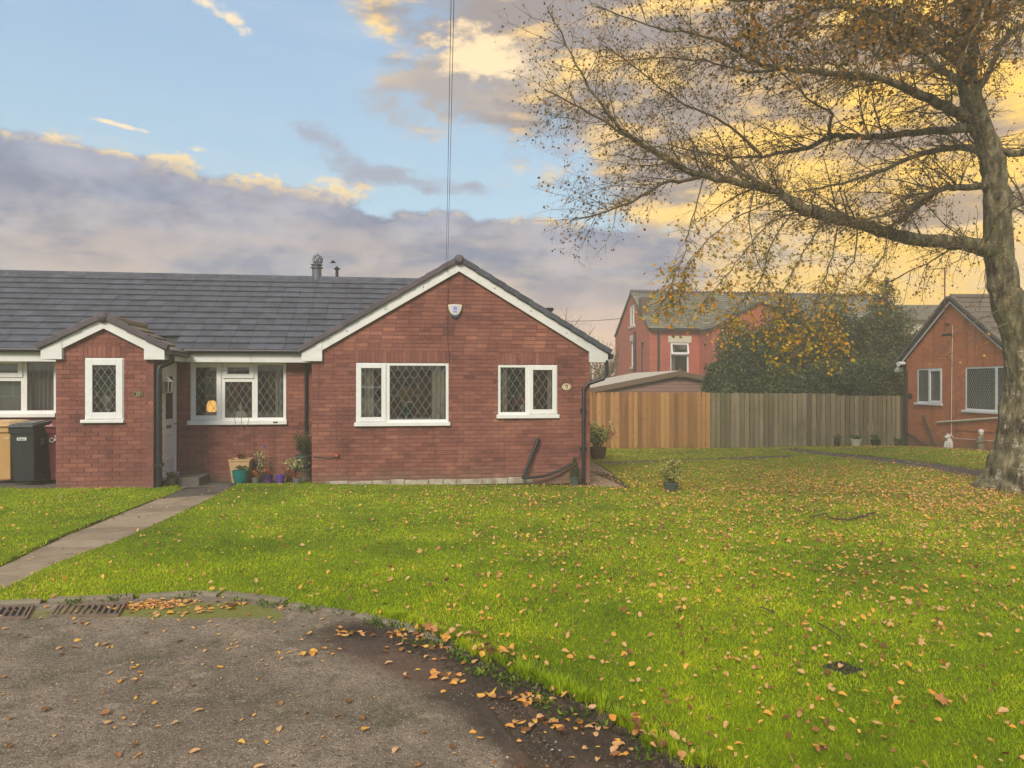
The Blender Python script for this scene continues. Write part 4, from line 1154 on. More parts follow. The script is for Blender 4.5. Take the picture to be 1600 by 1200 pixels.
    ln = MB().lathe([(0.075, -0.11), (0.085, -0.1), (0.06, -0.095), (0.0, -.095)], c, 6).lathe([(0.105, 0.085), (0.06, 0.13), (0.025, 0.165), (0.012, 0.2), (0, .2)], c, 6)
    for i in range(6):
        t = 2 * math.pi * i / 6; ln.bar((c[0] + .075 * math.cos(t), c[1] + .075 * math.sin(t), c[2] - .1), (c[0] + .088 * math.cos(t), c[1] + .088 * math.sin(t), c[2] + .09), .012, .012)
    ln.bar((XP1, ly, c[2] - .13), (c[0], ly, c[2] - .10), .03, .03)
    lo = ln.build('lantern', M['lantern'], root, org)
    MB().lathe([(0.066, -.095), (0.078, .085), (0, .085)], c, 6).build('lantern_glass', M['glass'], lo, org)
    # roof cowl and vent finial
    c = on_y(495, 424, RIDGE_Y); r0 = MB().lathe([(.105, -.25), (.105, .06), (.14, .07), (.14, .09), (.10, .1), (.10, .13), (.135, .14), (.135, .155), (.06, .17), (0, .17)], (c.x, c.y, c.z), 16)
    cw = r0.build('chimney_cowl', M['steel'], root, org, smooth=True)
    vn = MB(); cc = Vector((c.x + .02, c.y, c.z + .26)); rr = .125
    for i in range(14):
        t = 2 * math.pi * i / 14; vs = []
        for k in range(7):
            ph = -math.pi / 2 + math.pi * k / 6
            for dt in (0, .26):
                vs.append(cc + Vector((rr * math.cos(ph) * math.cos(t + dt + .3 * ph), rr * math.cos(ph) * math.sin(t + dt + .3 * ph), rr * math.sin(ph))))
        vn.add(vs, [(2 * k, 2 * k + 1, 2 * k + 3, 2 * k + 2) for k in range(6)])
    vn.tube([cc - Vector((0, 0, .13)), cc + Vector((0, 0, .15))], .012, 6)
    vn.build('spinning_vanes', M['steel'], cw, org)
    c = on_y(526.5, 427, RIDGE_Y)
    MB().lathe([(.035, -.2), (.035, .075), (.05, .085), (.085, .1), (.06, .115), (.03, .13), (.03, .15), (0, .165)], (c.x, c.y, c.z), 12).build('soil_vent', M['gutter'], root, org, smooth=True)
    # doorstep
    s = on_y(282, 746, 14.0)
    return root
house20()

# ------------------------------------------------------------------ the bungalow at the far right, gable end towards the green
PHI = R(-96.15)
H2 = at_depth(1416, 600, 23.9); H2 = Vector((H2.x, H2.y, 0))
def h2_hit(px, py):
    r = ray(px, py); lx = Vector((math.cos(PHI), math.sin(PHI), 0)); ly = Vector((-math.sin(PHI), math.cos(PHI), 0))
    s = (H2 - CAM).dot(ly) / r.dot(ly); p = CAM + r * s - H2
    return p.dot(lx), p.z
def house_right():
    root = empty('brick_bungalow', H2, PHI, label='orange brick bungalow side-on behind the birch trunk with barred windows', cat='bungalow', group='brick bungalows round the green')
    O = (0, 0, 0); fn = lambda u, d, z: (u, d, z); ax, ay = (1, 0, 0), (0, 1, 0)
    ua, za = h2_hit(1488, 465); ul, zl = h2_hit(1401, 574)
    UC = ua; HW = ua - ul; SL = (za - zl) / HW; W = 2 * UC
    a0, a1 = h2_hit(1433, 600)[0], h2_hit(1472, 600)[0]
    A = (a0, a1, h2_hit(1452, 630)[1], h2_hit(1452, 575.8)[1])
    b0 = h2_hit(1508, 600)[0]; B = (b0, b0 + 1.6, h2_hit(1530, 642)[1], h2_hit(1530, 573)[1])
    span = lambda z: (max(0, UC - (za - .1 - z) / SL), min(W, UC + (za - .1 - z) / SL))
    brick_wall(root, O, fn, ax, ay, span, -0.4, za - .1, [A, B], (M['brick_orange'], M['mortar_orange']), 0, [(A[0] - .02, A[1] + .02, A[3], A[3] + .2), (B[0] - .02, B[1] + .02, B[3], B[3] + .2)], proud=0.004)
    mA = h2_hit(1451, 600)[0]; mB = h2_hit(1556, 600)[0]
    window(root, O, fn, ax, ay, A, [(A[0], mA, A[2], A[3], 'fixed'), (mA, A[1], A[2], A[3], 'open')], sill=(A[0] - .1, A[1] + .03, A[2] - .06), lat=(.09, .15), lead_w=.012, inset=(.05, .09))
    window(root, O, fn, ax, ay, B, [(B[0], mB, B[2], B[3], 'fixed'), (mB, B[1], B[2], B[3], 'fixed')], sill=(B[0] - .1, B[1] + .03, B[2] - .06), lat=(.09, .15), lead_w=.012)
    room(root, O, A[0] - .4, A[1] + .4, .13, 2.6, .05, 2.4); room(root, O, B[0] - .4, B[1] + .4, .13, 2.6, .05, 2.4)
    for (w, n) in ((A, 4), (B, 8)):
        for i in range(n):
            x = w[0] + .1 + (w[1] - w[0] - .2) * (i + .5) / n
            s = MB().obox((x, .2, (w[2] + w[3]) / 2), (1, 0, 0), (0, 1, 0), (0, 0, 1), .045, .01, w[3] - w[2]).build('blind_slat', M['blind'], root)
    MB().box(0, .1, .14, 9, -.4, zl + .1).build('side_wall', M['brick_orange'], root)
    MB().box(W - .1, W, .14, 9, -.4, zl + .1).build('side_wall', M['brick_orange'], root)
    L = math.hypot(HW, za - zl)
    roof_slope(root, O, (UC - HW, -.1, zl), (0, 1, 0), (HW, 0, za - zl), 9.3, L, .33, .3, M['roof_brown'], 0)
    roof_slope(root, O, (UC + HW, -.1, zl), (0, 1, 0), (-HW, 0, za - zl), 9.3, L, .33, .3, M['roof_brown'], 120)
    for s in (-1, 1):
        verge_run(root, O, (UC + s * HW, zl), (UC + s * .05, za - .03), -.14, .0, 10, M['roof_brown'], h=.09)
        t = .13
        MB().prism([(UC + s * HW, zl), (UC, za), (UC, za - t / math.cos(math.atan(SL))), (UC + s * HW, zl - t / math.cos(math.atan(SL)))], -.08, -.055).build('bargeboard', M['fascia'], root)
        xa, xb = sorted((UC + s * (HW - .02), UC + s * (HW - .2)))
        MB().box(xa, xb, -.09, .1, zl - .15, zl - .0).build('soffit_box', M['fascia'], root)
    for i in range(20): MB().tube([(UC, -.05 + i * .46, za + .02), (UC, .4 + i * .46, za + .02)], .09, 8).build('ridge_tile', M['roof_brown'], root)
    u, z = h2_hit(1412, 568); MB().tube([(u + .1, -.02, z), (u + .1, -.16, z), (u + .14, -.26, z - .02)], [.05, .06, .075], 12).build('flood_light', M['pvc'], root, smooth=True)
    # fittings
    MB().tube([(.06, -.05, zl - .1), (.06, -.05, -.3)], .05, 8).build('downpipe', M['gutter'], root, smooth=True)
    def P(px, py, d=-.03): q = h2_hit(px, py); return (q[0], d, q[1])
    MB().bar(P(1444, 649), P(1466, 703), .03, .09, (0, 1, 0)).build('leaning_pipe', M['stick'], root)
    MB().bar(P(1418, 675), P(1460, 703), .03, .06, (0, 1, 0)).build('leaning_pipe', M['stick'], root)
    MB().tube([P(1466, 660), P(1564, 653), P(1620, 649)], .03, 8).build('waste_pipe', M['stone'], root, smooth=True)
    MB().tube([P(1490, 508), P(1489, 570), P(1488, 676), P(1489, 682), P(1494, 685), P(1530, 687), P(1600, 692)], .007, 6).build('cable', M['pvc'], root)
    MB().tube([P(1490, 672, -.01), P(1600, 679, -.01)], .006, 5).build('cable', M['wire'], root)
    u, z = h2_hit(1423, 619)
    MB().prism([(u + .1 * math.cos(2 * math.pi * i / 20), z + .09 * math.sin(2 * math.pi * i / 20)) for i in range(20)], -.03, 0).build('number_plaque', M['ink_black'], root, bevel=.01)
    # television aerial on the gable
    u, z = h2_hit(1484, 470); ut, zt = h2_hit(1486, 417)
    ae = MB().tube([(u, -.15, z - .9), (u, -.15, zt)], .018, 8).build('aerial_mast', mk('rusty_mast', [srgb(96, 50, 44), srgb(120, 66, 54)]), root)
    m = MB().tube([(u - .05, -.15, zt - .03), (u + .35, -.75, zt - .12)], .012, 6)
    for k in range(6):
        c = Vector((u - .05, -.15, zt - .03)).lerp(Vector((u + .35, -.75, zt - .12)), k / 5); m.tube([c - Vector((.14, .09, 0)), c + Vector((.14, .09, 0))], .005, 4)
    m.build('antenna', M['wire'], ae)
    MB().box(u - .05, u + .3, -.2, -.12, z - 1.05, z - .98).box(u - .05, u - .02, -.15, 0, z - .72, z - .66).build('mast_bracket', M['gutter'], ae)
    return root
house_right()

# ------------------------------------------------------------------ fences
FD = CR
def fence(px0, px1, d0, d1, top, n, mat, label, name='timber_fence', bw=None, ragged=0.01):
    a = at_depth(px0, 600, d0); b = at_depth(px1, 600, d1)
    a = Vector((a.x, a.y, 0)); b = Vector((b.x, b.y, 0)); d = (b - a); L = d.length; d.normalize(); nn = Vector((-d.y, d.x, 0))
    root = empty(name, a, label=label, cat='fence', group='fences across the far side of the green')
    zt0 = CAMZ + (600 - top[0]) / F_PX * d0; zt1 = CAMZ + (600 - top[1]) / F_PX * d1
    um = unit_mesh('board_' + mat.name, mat)
    w = L / n; rot = Matrix((d, nn, Vector((0, 0, 1)))).transposed().to_euler()
    for i in range(n):
        c = a + d * ((i + .5) * w); t = (i + .5) / n
        zb = float(ground_z(c.x, c.y)) - .03; zt = zt0 + (zt1 - zt0) * t + random.uniform(-ragged, ragged)
        o = bpy.data.objects.new('board', um); COL.objects.link(o); o.parent = root
        q = c - a + nn * random.uniform(-.006, .006); o.location = (q.x, q.y, (zb + zt) / 2)
        o.rotation_euler = (rot.x + random.uniform(-.003, .003), rot.y + random.uniform(-.004, .004), rot.z); o.scale = (w - random.uniform(.012, .028), .02, zt - zb)
    for h in (.35, 1.0, 1.55):
        p0, p1 = nn * .04 + Vector((0, 0, -.15 + h)), d * L + nn * .04 + Vector((0, 0, -.15 + h))
        MB().bar(p0, p1, .05, .08).build('rail', mat, root)
    k = max(1, int(L / 1.8))
    for i in range(k + 1):
        c = d * (L * i / k) + nn * .11; MB().box(c.x - .05, c.x + .05, c.y - .05, c.y + .05, -.6, zt0 - .05).build('post', mat, root)
    return root
fence(868, 1110, 23.75, 23.8, (613, 613), 34, M['wood_new'], 'new orange-brown close-board timber fence left of the grey fence')
fence(1111, 1305, 23.8, 24.0, (614, 615), 26, M['wood_old'], 'weathered grey-green timber fence between the new fence and the pots', ragged=.012)
fence(1306, 1414, 24.12, 24.15, (618, 618.5), 15, M['wood_old'], 'lower mossy timber fence with plant pots at its foot beside the orange bungalow')

# ------------------------------------------------------------------ shed behind the new fence
def shed():
    Y = 26.2; ap = on_y(1060, 579, Y); el = on_y(905, 609, Y)
    HW = ap.x - el.x; org = Vector((ap.x, Y, -.3))
    root = empty('timber_shed', org, label='wide low timber outbuilding with pale felt roof behind the new fence', cat='shed')
    n = 16; z0 = -.4
    zt = ap.z - .1
    sl = (ap.z - el.z) / HW
    z = z0
    while z < zt:
        lim = min(HW - .15, (zt - z - .06) / sl)
        if lim > .1: MB().add([(ap.x - lim, Y + .02, z), (ap.x + lim, Y + .02, z), (ap.x + min(lim, max(.02, (zt - z - .13) / sl)), Y + .045, z + .13), (ap.x - min(lim, max(.02, (zt - z - .13) / sl)), Y + .045, z + .13),
                               (ap.x - lim, Y + .08, z), (ap.x + lim, Y + .08, z), (ap.x + lim * .98, Y + .08, z + .13), (ap.x - lim * .98, Y + .08, z + .13)],
                              [(0, 1, 2, 3), (0, 4, 5, 1), (4, 7, 6, 5), (3, 2, 6, 7), (1, 5, 6, 2), (0, 3, 7, 4)]).build('board', M['wood_shed'], root, org)
        z += .125
    MB().box(ap.x - HW + .2, ap.x - HW + .25, Y + .08, Y + 5, z0, el.z).box(ap.x + HW - .25, ap.x + HW - .2, Y + .08, Y + 5, z0, el.z).build('side_wall', M['wood_shed'], root, org)
    for s in (-1, 1):
        a = Vector((ap.x + s * HW, Y - .1, ap.z - sl * HW)); b = Vector((ap.x, Y - .1, ap.z))
        N = Vector((sl * s, 0, 1)).normalized()
        m = MB().add([a, b, b + Vector((0, 5.4, 0)), a + Vector((0, 5.4, 0))] + [q - N * .05 for q in (a, b, b + Vector((0, 5.4, 0)), a + Vector((0, 5.4, 0)))],
                     [(0, 1, 2, 3), (4, 7, 6, 5), (0, 4, 5, 1), (2, 6, 7, 3), (0, 3, 7, 4), (1, 5, 6, 2)])
        m.build('roof', M['felt'], root, org)
        MB().prism([(a.x, a.z - .01), (b.x, b.z - .01), (b.x, b.z - .2), (a.x, a.z - .2)], Y - .14, Y - .11).build('bargeboard', M['wood_trim'], root, org)
    MB().prism([(ap.x - .06, ap.z - .26), (ap.x + .06, ap.z - .26), (ap.x + .06, ap.z + .02), (ap.x, ap.z + .12), (ap.x - .06, ap.z + .02)], Y - .17, Y - .14).build('finial', M['wood_trim'], root, org)
shed()

# ------------------------------------------------------------------ red Victorian house behind
def brick_tex(name, c1, c2, mortar, sc=1.0):
    m, t, b = new_mat(name)
    g = t.nodes.new('ShaderNodeNewGeometry'); sx = t.nodes.new('ShaderNodeSeparateXYZ'); t.links.new(g.outputs['Position'], sx.inputs[0])
    cb = t.nodes.new('ShaderNodeCombineXYZ'); u = S(t, sx.outputs[0]) + S(t, sx.outputs[1]); t.links.new(u.o, cb.inputs[0]); t.links.new(sx.outputs[2], cb.inputs[1])
    br = t.nodes.new('ShaderNodeTexBrick'); t.links.new(cb.outputs[0], br.inputs['Vector']); br.inputs['Scale'].default_value = sc
    br.inputs['Brick Width'].default_value = .225; br.inputs['Row Height'].default_value = .075; br.inputs['Mortar Size'].default_value = .006
    for k, c in (('Color1', c1), ('Color2', c2), ('Mortar', mortar)): br.inputs[k].default_value = tuple(c) + (1,)
    n = noise_s(t, g.outputs['Position'], 1.6, 5)
    c = cmix(t, n.step(.45, .75) * .5, br.outputs['Color'], tuple(x * .7 for x in c1))
    t.links.new(c.o, b.inputs['Base Color']); b.inputs['Roughness'].default_value = .9
    bump(t, b, S(t, br.outputs['Fac']) * -1.0, .5, .01)
    return m
M['brick_far'] = brick_tex('old_red_brick', srgb(166, 80, 66), srgb(188, 96, 76), srgb(160, 100, 86))
def victorian():
    Yf = 36.0; X0 = on_y(1015, 560, Yf).x; D = 5.9; X1 = on_y(1372, 470, Yf + D / 2).x
    ze = on_y(1060, 513, Yf - .2).z; zr = on_y(1160, 459, Yf + D / 2).z; zb = -.6
    org = Vector((X0, Yf, zb))
    root = empty('brick_house', org, label='tall red brick house with slate roof and attic window beyond the shed', cat='house', group='houses behind the gardens')
    B = M['brick_far']
    win = (on_y(1047.5, 560, Yf).x, on_y(1076.5, 560, Yf).x, on_y(1060, 586, Yf).z, on_y(1060, 536, Yf).z)
    m = MB()
    for (a, b, c, d) in subtract((X0, X1, zb, ze), [win]): m.box(a, b, Yf, Yf + .3, c, d)
    m.build('front_wall', B, root, org)
    # gable end, facing left, with two openings
    def gy(px): return on_x(px, 500, X0)
    holes = []
    for (p0, p1, t, bt) in ((992.2, 983.5, 476, 509), (990.8, 985.8, 533, 573)):
        a, b = on_x(p0, (t + bt) / 2, X0), on_x(p1, (t + bt) / 2, X0); pm = (p0 + p1) / 2
        holes.append((a.y, b.y, on_x(pm, bt, X0).z, on_x(pm, t, X0).z))
    m = MB(); z = zb
    while z < zr - .05:
        zz = min(z + .1, zr - .05); lim = D / 2 if zz < ze + .02 else max(.03, (zr - zz) / (zr - ze) * D / 2)
        for (a, b, c, d) in subtract((Yf + D / 2 - lim + (.3 if zz < ze else 0), Yf + D / 2 + lim, z, zz), holes): m.box(X0, X0 + .3, a, b, c, d)
        z = zz
    m.box(X1 - .3, X1, Yf + .3, Yf + D, zb, ze).box(X0, X1, Yf + D, Yf + D + .3, zb, ze)
    m.build('side_wall', B, root, org)
    for i, h in enumerate(holes):
        w = MB()
        for (a, b, c, d) in subtract(h, [(h[0] + .1, h[1] - .1, h[2] + .1, h[3] - .1)]): w.box(X0 + .05, X0 + .12, a, b, c, d)
        if i == 0: w.box(X0 + .045, X0 + .12, (h[0] + h[1]) / 2 - .03, (h[0] + h[1]) / 2 + .03, h[2] + .1, h[3] - .1)
        w = w.build('window', M['pvc'], root, org); MB().box(X0 + .08, X0 + .09, h[0] + .05, h[1] - .05, h[2] + .05, h[3] - .05).build('pane', M['glass'], w, org)
        MB().box(X0 + .13, X0 + .2, h[0], h[1], h[2], h[3]).build('backing', M['interior'], w, org)
        MB().box(X0 - .06, X0 + .02, h[0] - .08, h[1] + .08, h[2] - .12, h[2]).build('sill', M['stone'], w, org)
        if i: MB().box(X0 - .03, X0 + .02, h[0] - .1, h[1] + .1, h[3], h[3] + .32).build('lintel', M['stone'], w, org)
    w = MB(); a, b, c, d = win
    for r in subtract(win, [(a + .07, b - .07, c + .07, d - .62), (a + .07, b - .07, d - .52, d - .07)]): w.box(r[0], r[1], Yf + .06, Yf + .14, r[2], r[3])
    w = w.build('window', M['pvc'], root, org)
    MB().box(a + .05, b - .05, Yf + .1, Yf + .11, c + .05, d - .05).build('pane', M['glass'], w, org)
    sh = MB(); 
    for (q0, q1, q2, q3) in subtract((a + .02, b - .02, d - .58, d - .0), [(a + .1, b - .1, d - .5, d - .08)]): sh.box(q0, q1, -.03, .03, q2 - d, q3 - d)
    sh.xform(Matrix.Translation((0, Yf + .05, d)) @ Matrix.Rotation(R(-14), 4, 'X')).build('top_sash', M['pvc'], w, org)
    room(root, org, a - .3, b + .3, Yf + .31, Yf + 2.5, c - .2, d + .2)
    MB().box(a - .12, b + .12, Yf - .03, Yf + .05, d + .02, d + .36).build('lintel', M['stone'], w, org)
    cm = curtain(a + .05, a + .32, Yf + .22, c, d, M['curtain'], 'pale curtain in the window of the tall red house', folds=3)
    # slate roof in real courses
    L = math.hypot(D / 2 + .2, zr - ze)
    roof_slope(root, org, (X0 - .1, Yf - .2, ze), (1, 0, 0), (0, D / 2 + .2, zr - ze), X1 - X0 + .2, L, .42, .24, M['slate'], 0, lift=.02)
    roof_slope(root, org, (X0 - .1, Yf + D + .2, ze), (1, 0, 0), (0, -D / 2 - .2, zr - ze), X1 - X0 + .2, L, .6, .5, M['slate'], 0)
    cr = MB(); x = X0 - .1
    while x < X1:
        MB().box(x, x + .4, Yf + D / 2 - .12, Yf + D / 2 + .12, zr - .02, zr + .07).tube([(x + .1, Yf + D / 2 - .05, zr + .07), (x + .1, Yf + D / 2 + .05, zr + .07)], .06, 8).tube([(x + .3, Yf + D / 2 - .05, zr + .07), (x + .3, Yf + D / 2 + .05, zr + .07)], .06, 8).build('ridge_tile', M['verge'], root, org); x += .41
    MB().box(X0, X1, Yf - .28, Yf - .18, ze - .1, ze).build('gutter', M['gutter'], root, org)
    c0, c1 = on_y(1000.5, 480, Yf + 1.2).x, on_y(1012, 480, Yf + 1.2).x
    MB().box(c0, c1, Yf + .95, Yf + 1.5, on_y(1006, 486, Yf + 1).z - .2, on_y(1006, 464.5, Yf + 1).z).build('chimney', brick_tex('sooty_brick', srgb(84, 66, 66), srgb(104, 82, 80), srgb(70, 62, 60)), root, org)
    for px, t, bb in ((1029, 516, 582),): 
        p = on_y(px, t, Yf - .06); MB().tube([p, on_y(px, bb, Yf - .06)], .06, 8).build('downpipe', M['gutter'], root, org)
    p = on_x(991.5, 518, X0 - .08); MB().tube([p, (p.x, p.y, .0)], .075, 8).build('downpipe', M['gutter'], root, org)
    p = on_x(1003, 537, X0 - .04); MB().tube([p, (p.x, p.y, .0)], .03, 6).tube([(p.x, p.y, p.z), (p.x - .1, p.y - .4, p.z + .1)], .05, 6).build('waste_pipe', M['gutter'], root, org)
    # cross wing, gable to the garden
    Yw = 34.4; w0, w1 = on_y(1113, 540, Yw).x, on_y(1262, 540, Yw).x; xm = (w0 + w1) / 2; zaw = on_y(1187, 470, Yw).z
    slw = (zaw - ze) / (xm - w0)
    m = MB().prism([(w0, zb), (w1, zb), (w1, ze), (xm, zaw - .1), (w0, ze)], Yw, Yw + .3).box(w0, w0 + .3, Yw + .3, Yf, zb, ze).box(w1 - .3, w1, Yw + .3, Yf, zb, ze)
    m.build('wing_wall', B, root, org)
    Lw = math.hypot(xm - w0 + .2, zaw - ze)
    for s in (-1, 1):
        roof_slope(root, org, (xm + s * (xm - w0 + .15), Yw - .15, ze - .1), (0, 1, 0), (-s * (xm - w0 + .15), 0, zaw - ze + .1), 4.4, Lw, .42, .26, M['slate'], 0, lift=.02)
    a, b = on_y(1131, 525, Yw), on_y(1151, 525, Yw)
    MB().box(a.x, b.x, Yw - .03, Yw + .02, on_y(1140, 531, Yw).z, on_y(1140, 520, Yw).z).build('lintel', M['stone'], root, org)
    w = MB().box(a.x + .1, b.x - .1, Yw - .01, Yw + .03, on_y(1140, 575, Yw).z, on_y(1140, 531, Yw).z).build('window', M['pvc'], root, org)
    MB().box(a.x + .2, b.x - .2, Yw - .02, Yw - .012, on_y(1140, 570, Yw).z, on_y(1140, 535, Yw).z).build('pane', M['interior'], w, org)
victorian()
def back_roof():
    # pale gabled roof seen between the conifers and the right bungalow
    Y = 33.0; a, b, c = on_y(1400, 494, Y), on_y(1478, 470, Y), on_y(1478, 500, Y)
    org = Vector((a.x, Y, -.5))
    root = empty('garden_house', org, label='low grey-roofed house just visible above the hedge beside the orange bungalow', cat='house', group='houses behind the gardens')
    MB().box(a.x + .3, b.x + 5, Y + .3, Y + 6, -.6, c.z + .1).build('wall', M['stone'], root, org)
    MB().add([(a.x, Y, c.z), (b.x + 5, Y, c.z), (b.x + 5, Y + 3, b.z + .2), (a.x + 1.8, Y + 3, b.z + .1), (b.x + 5, Y + 6, c.z), (a.x, Y + 6, c.z)], [(0, 1, 2, 3), (3, 2, 4, 5), (0, 3, 5)]).build('roof', M['slate'], root, org)
back_roof()

# ------------------------------------------------------------------ evergreen hedges and trees behind the fences
def unit_leaf(n=4):
    return None
def leaf_cloud(centres, normals, size, name, mat, parent, org=(0, 0, 0), kind='stuff', aspect=.6, hang=0.0, fold=.25, **k):
    C = np.asarray(centres, float); n = len(C)
    d = rng.normal(size=(n, 3)); d /= np.linalg.norm(d, axis=1)[:, None]
    d[:, 2] -= hang; d /= np.linalg.norm(d, axis=1)[:, None]
    if normals is not None: nn = np.asarray(normals) + .6 * rng.normal(size=(n, 3))
    else: nn = rng.normal(size=(n, 3))
    w = np.cross(d, nn); w /= np.linalg.norm(w, axis=1)[:, None] + 1e-9
    u = np.cross(w, d)
    s = (np.asarray(size) * rng.uniform(.65, 1.3, n))[:, None]
    v0 = C; v1 = C + d * s * .45 + w * s * aspect * .5 + u * s * fold * .3; v2 = C + d * s; v3 = C + d * s * .45 - w * s * aspect * .5 + u * s * fold * .3
    V = np.stack([v0, v1, v2, v3], 1).reshape(-1, 3) - np.asarray(org)
    I = np.arange(n)[:, None] * 4
    F = np.concatenate([I + np.array([[0, 1, 2]]), I + np.array([[0, 2, 3]])])
    me = np_mesh(name, V, [F])
    return link_mesh(name, me, mat, parent, kind=kind, **k)

def blob_points(c, r, n, seed, lump=.22, shell=.5, bottom=None):
    g = np.random.default_rng(seed); d = g.normal(size=(n, 3)); d /= np.linalg.norm(d, axis=1)[:, None]
    ph = g.uniform(0, 7, (14, 1)); k = g.normal(size=(14, 3)) * 3.2
    f = np.zeros(n)
    for i in range(14): f += np.sin(d @ k[i] + ph[i])
    f = 1 + lump * f / 3.0
    rad = f * (1 - shell * g.random(n) ** 2.0)
    # denser sprays in clumps
    P = d * rad[:, None] * np.asarray(r) + np.asarray(c)
    P += (g.normal(size=(n, 3)) * .04)
    N = d / np.asarray(r); N /= np.linalg.norm(N, axis=1)[:, None]
    if bottom is not None:
        ok = P[:, 2] > bottom; P, N = P[ok], N[ok]
    return P, N
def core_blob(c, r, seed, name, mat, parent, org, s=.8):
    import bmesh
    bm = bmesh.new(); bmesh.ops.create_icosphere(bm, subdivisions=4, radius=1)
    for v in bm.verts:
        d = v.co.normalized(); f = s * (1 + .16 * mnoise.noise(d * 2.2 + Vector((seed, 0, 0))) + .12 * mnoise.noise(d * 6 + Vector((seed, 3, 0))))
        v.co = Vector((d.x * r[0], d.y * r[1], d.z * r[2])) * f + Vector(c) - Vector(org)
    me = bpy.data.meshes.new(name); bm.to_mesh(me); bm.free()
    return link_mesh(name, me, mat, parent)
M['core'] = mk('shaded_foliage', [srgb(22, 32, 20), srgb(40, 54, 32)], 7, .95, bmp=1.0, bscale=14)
def shrub(name, px, top, bottom, d, wpx, n, size, mat, label, cat, group, seed, depth=None, lump=.2, extra=()):
    """an evergreen with trunk and crown; px centre, top/bottom rows and half width measured in the picture at distance d"""
    t, b = at_depth(px, top, d), at_depth(px, bottom, d); hz = (t.z - b.z) / 2; rx = wpx / F_PX * d
    c = Vector((t.x, t.y, (t.z + b.z) / 2)); org = Vector((c.x, c.y, -.35))
    root = empty(name, org, label=label, cat=cat, group=group)
    MB().tube([(c.x, c.y, -.45), (c.x + .05, c.y, c.z - hz * .3), (c.x, c.y, c.z + hz * .4)], [.14, .11, .05], 8).build('trunk', M['branch'], root, org)
    blobs = [(c, (rx, depth or rx * .8, hz))] + [(c + Vector((ex * rx, ey * rx, ez * hz)), (er * rx, er * rx * .8, eh * hz)) for ex, ey, ez, er, eh in extra]
    P, N = [], []
    for i, (cc, rr) in enumerate(blobs):
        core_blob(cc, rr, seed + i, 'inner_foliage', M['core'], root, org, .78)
        p, q = blob_points(cc, rr, int(n / len(blobs)), seed + i, lump, bottom=-.3); P.append(p); N.append(q)
    leaf_cloud(np.concatenate(P), np.concatenate(N), size, 'foliage', mat, root, org)
    return root
HG = 'evergreens behind the fences'
shrub('holly_bush', 1165, 508, 640, 26.2, 52, 34000, .09, M['holly'], 'rounded dark glossy evergreen bush left of the hedge, beside the shed', 'bush', HG, 3, extra=((-.45, -.2, -.55, .6, .5), (.6, 0, .1, .7, .9)))
shrub('evergreen_shrub', 1128, 568, 640, 25.2, 30, 9000, .10, M['holly'], 'low dark evergreen spilling over the fence top by the shed roof', 'shrub', HG, 5)
shrub('conifer_tree', 1235, 475, 650, 27.4, 54, 36000, .10, M['conifer'], 'broad dark evergreen tree in the middle of the hedge line', 'tree', HG, 8, extra=((-.5, 0, -.3, .7, .8), (.5, -.2, -.2, .7, .8)))
shrub('conifer_tree', 1312, 470, 660, 27.8, 56, 36000, .10, M['conifer'], 'tall dense evergreen tree hiding the end of the red house', 'tree', HG, 12, extra=((.5, 0, -.3, .7, .75), (-.4, -.3, -.2, .6, .8)))
shrub('conifer_tree', 1382, 482, 660, 27.0, 48, 34000, .10, M['conifer'], 'dark evergreen tree in the hedge nearest the orange bungalow', 'tree', HG, 17, extra=((.3, -.2, -.4, .8, .7),))
shrub('laurel_bush', 1345, 560, 650, 25.3, 70, 26000, .085, M['holly'], 'leafy dark laurel bush rising over the lower mossy fence', 'bush', HG, 21, depth=.9)
shrub('laurel_bush', 1240, 575, 655, 25.1, 60, 20000, .085, M['holly'], 'low spreading evergreen bush behind the middle of the grey fence', 'bush', HG, 24, depth=.8)
def spruce():
    b = at_depth(1386, 600, 31); t = at_depth(1386, 432, 31); org = Vector((b.x, b.y, -.4))
    root = empty('spruce_tree', org, label='spiky spruce top standing above the hedge against the golden sky', cat='tree')
    MB().tube([(b.x, b.y, -.5), (b.x, b.y, t.z)], [.18, .015], 8).build('trunk', M['branch'], root, org)
    m = MB(); P = []
    z = 2.6
    while z < t.z - .1:
        k = (t.z - z) / (t.z - 1.2); L = 2.4 * k ** .9 + .12
        for i in range(6):
            a = random.uniform(0, 2 * math.pi); d = Vector((math.cos(a), math.sin(a), random.uniform(.02, .3)))
            s = Vector((b.x, b.y, z)); l = L * random.uniform(.6, 1.1); m.tube([s, s + d * l * .6, s + d * l + Vector((0, 0, -.05 * l))], [.02, .012, .004], 3, False)
            for q in range(int(l * 55)):
                u = random.random() ** .8; P.append(s + d * l * u + Vector((random.gauss(0, .07), random.gauss(0, .07), random.gauss(-.03, .05))))
        z += .16
    m.build('branches', M['branch'], root, org, kind='stuff')
    leaf_cloud([tuple(p) for p in P], None, .15, 'needles', M['conifer'], root, org, aspect=.25, hang=.3)
spruce()

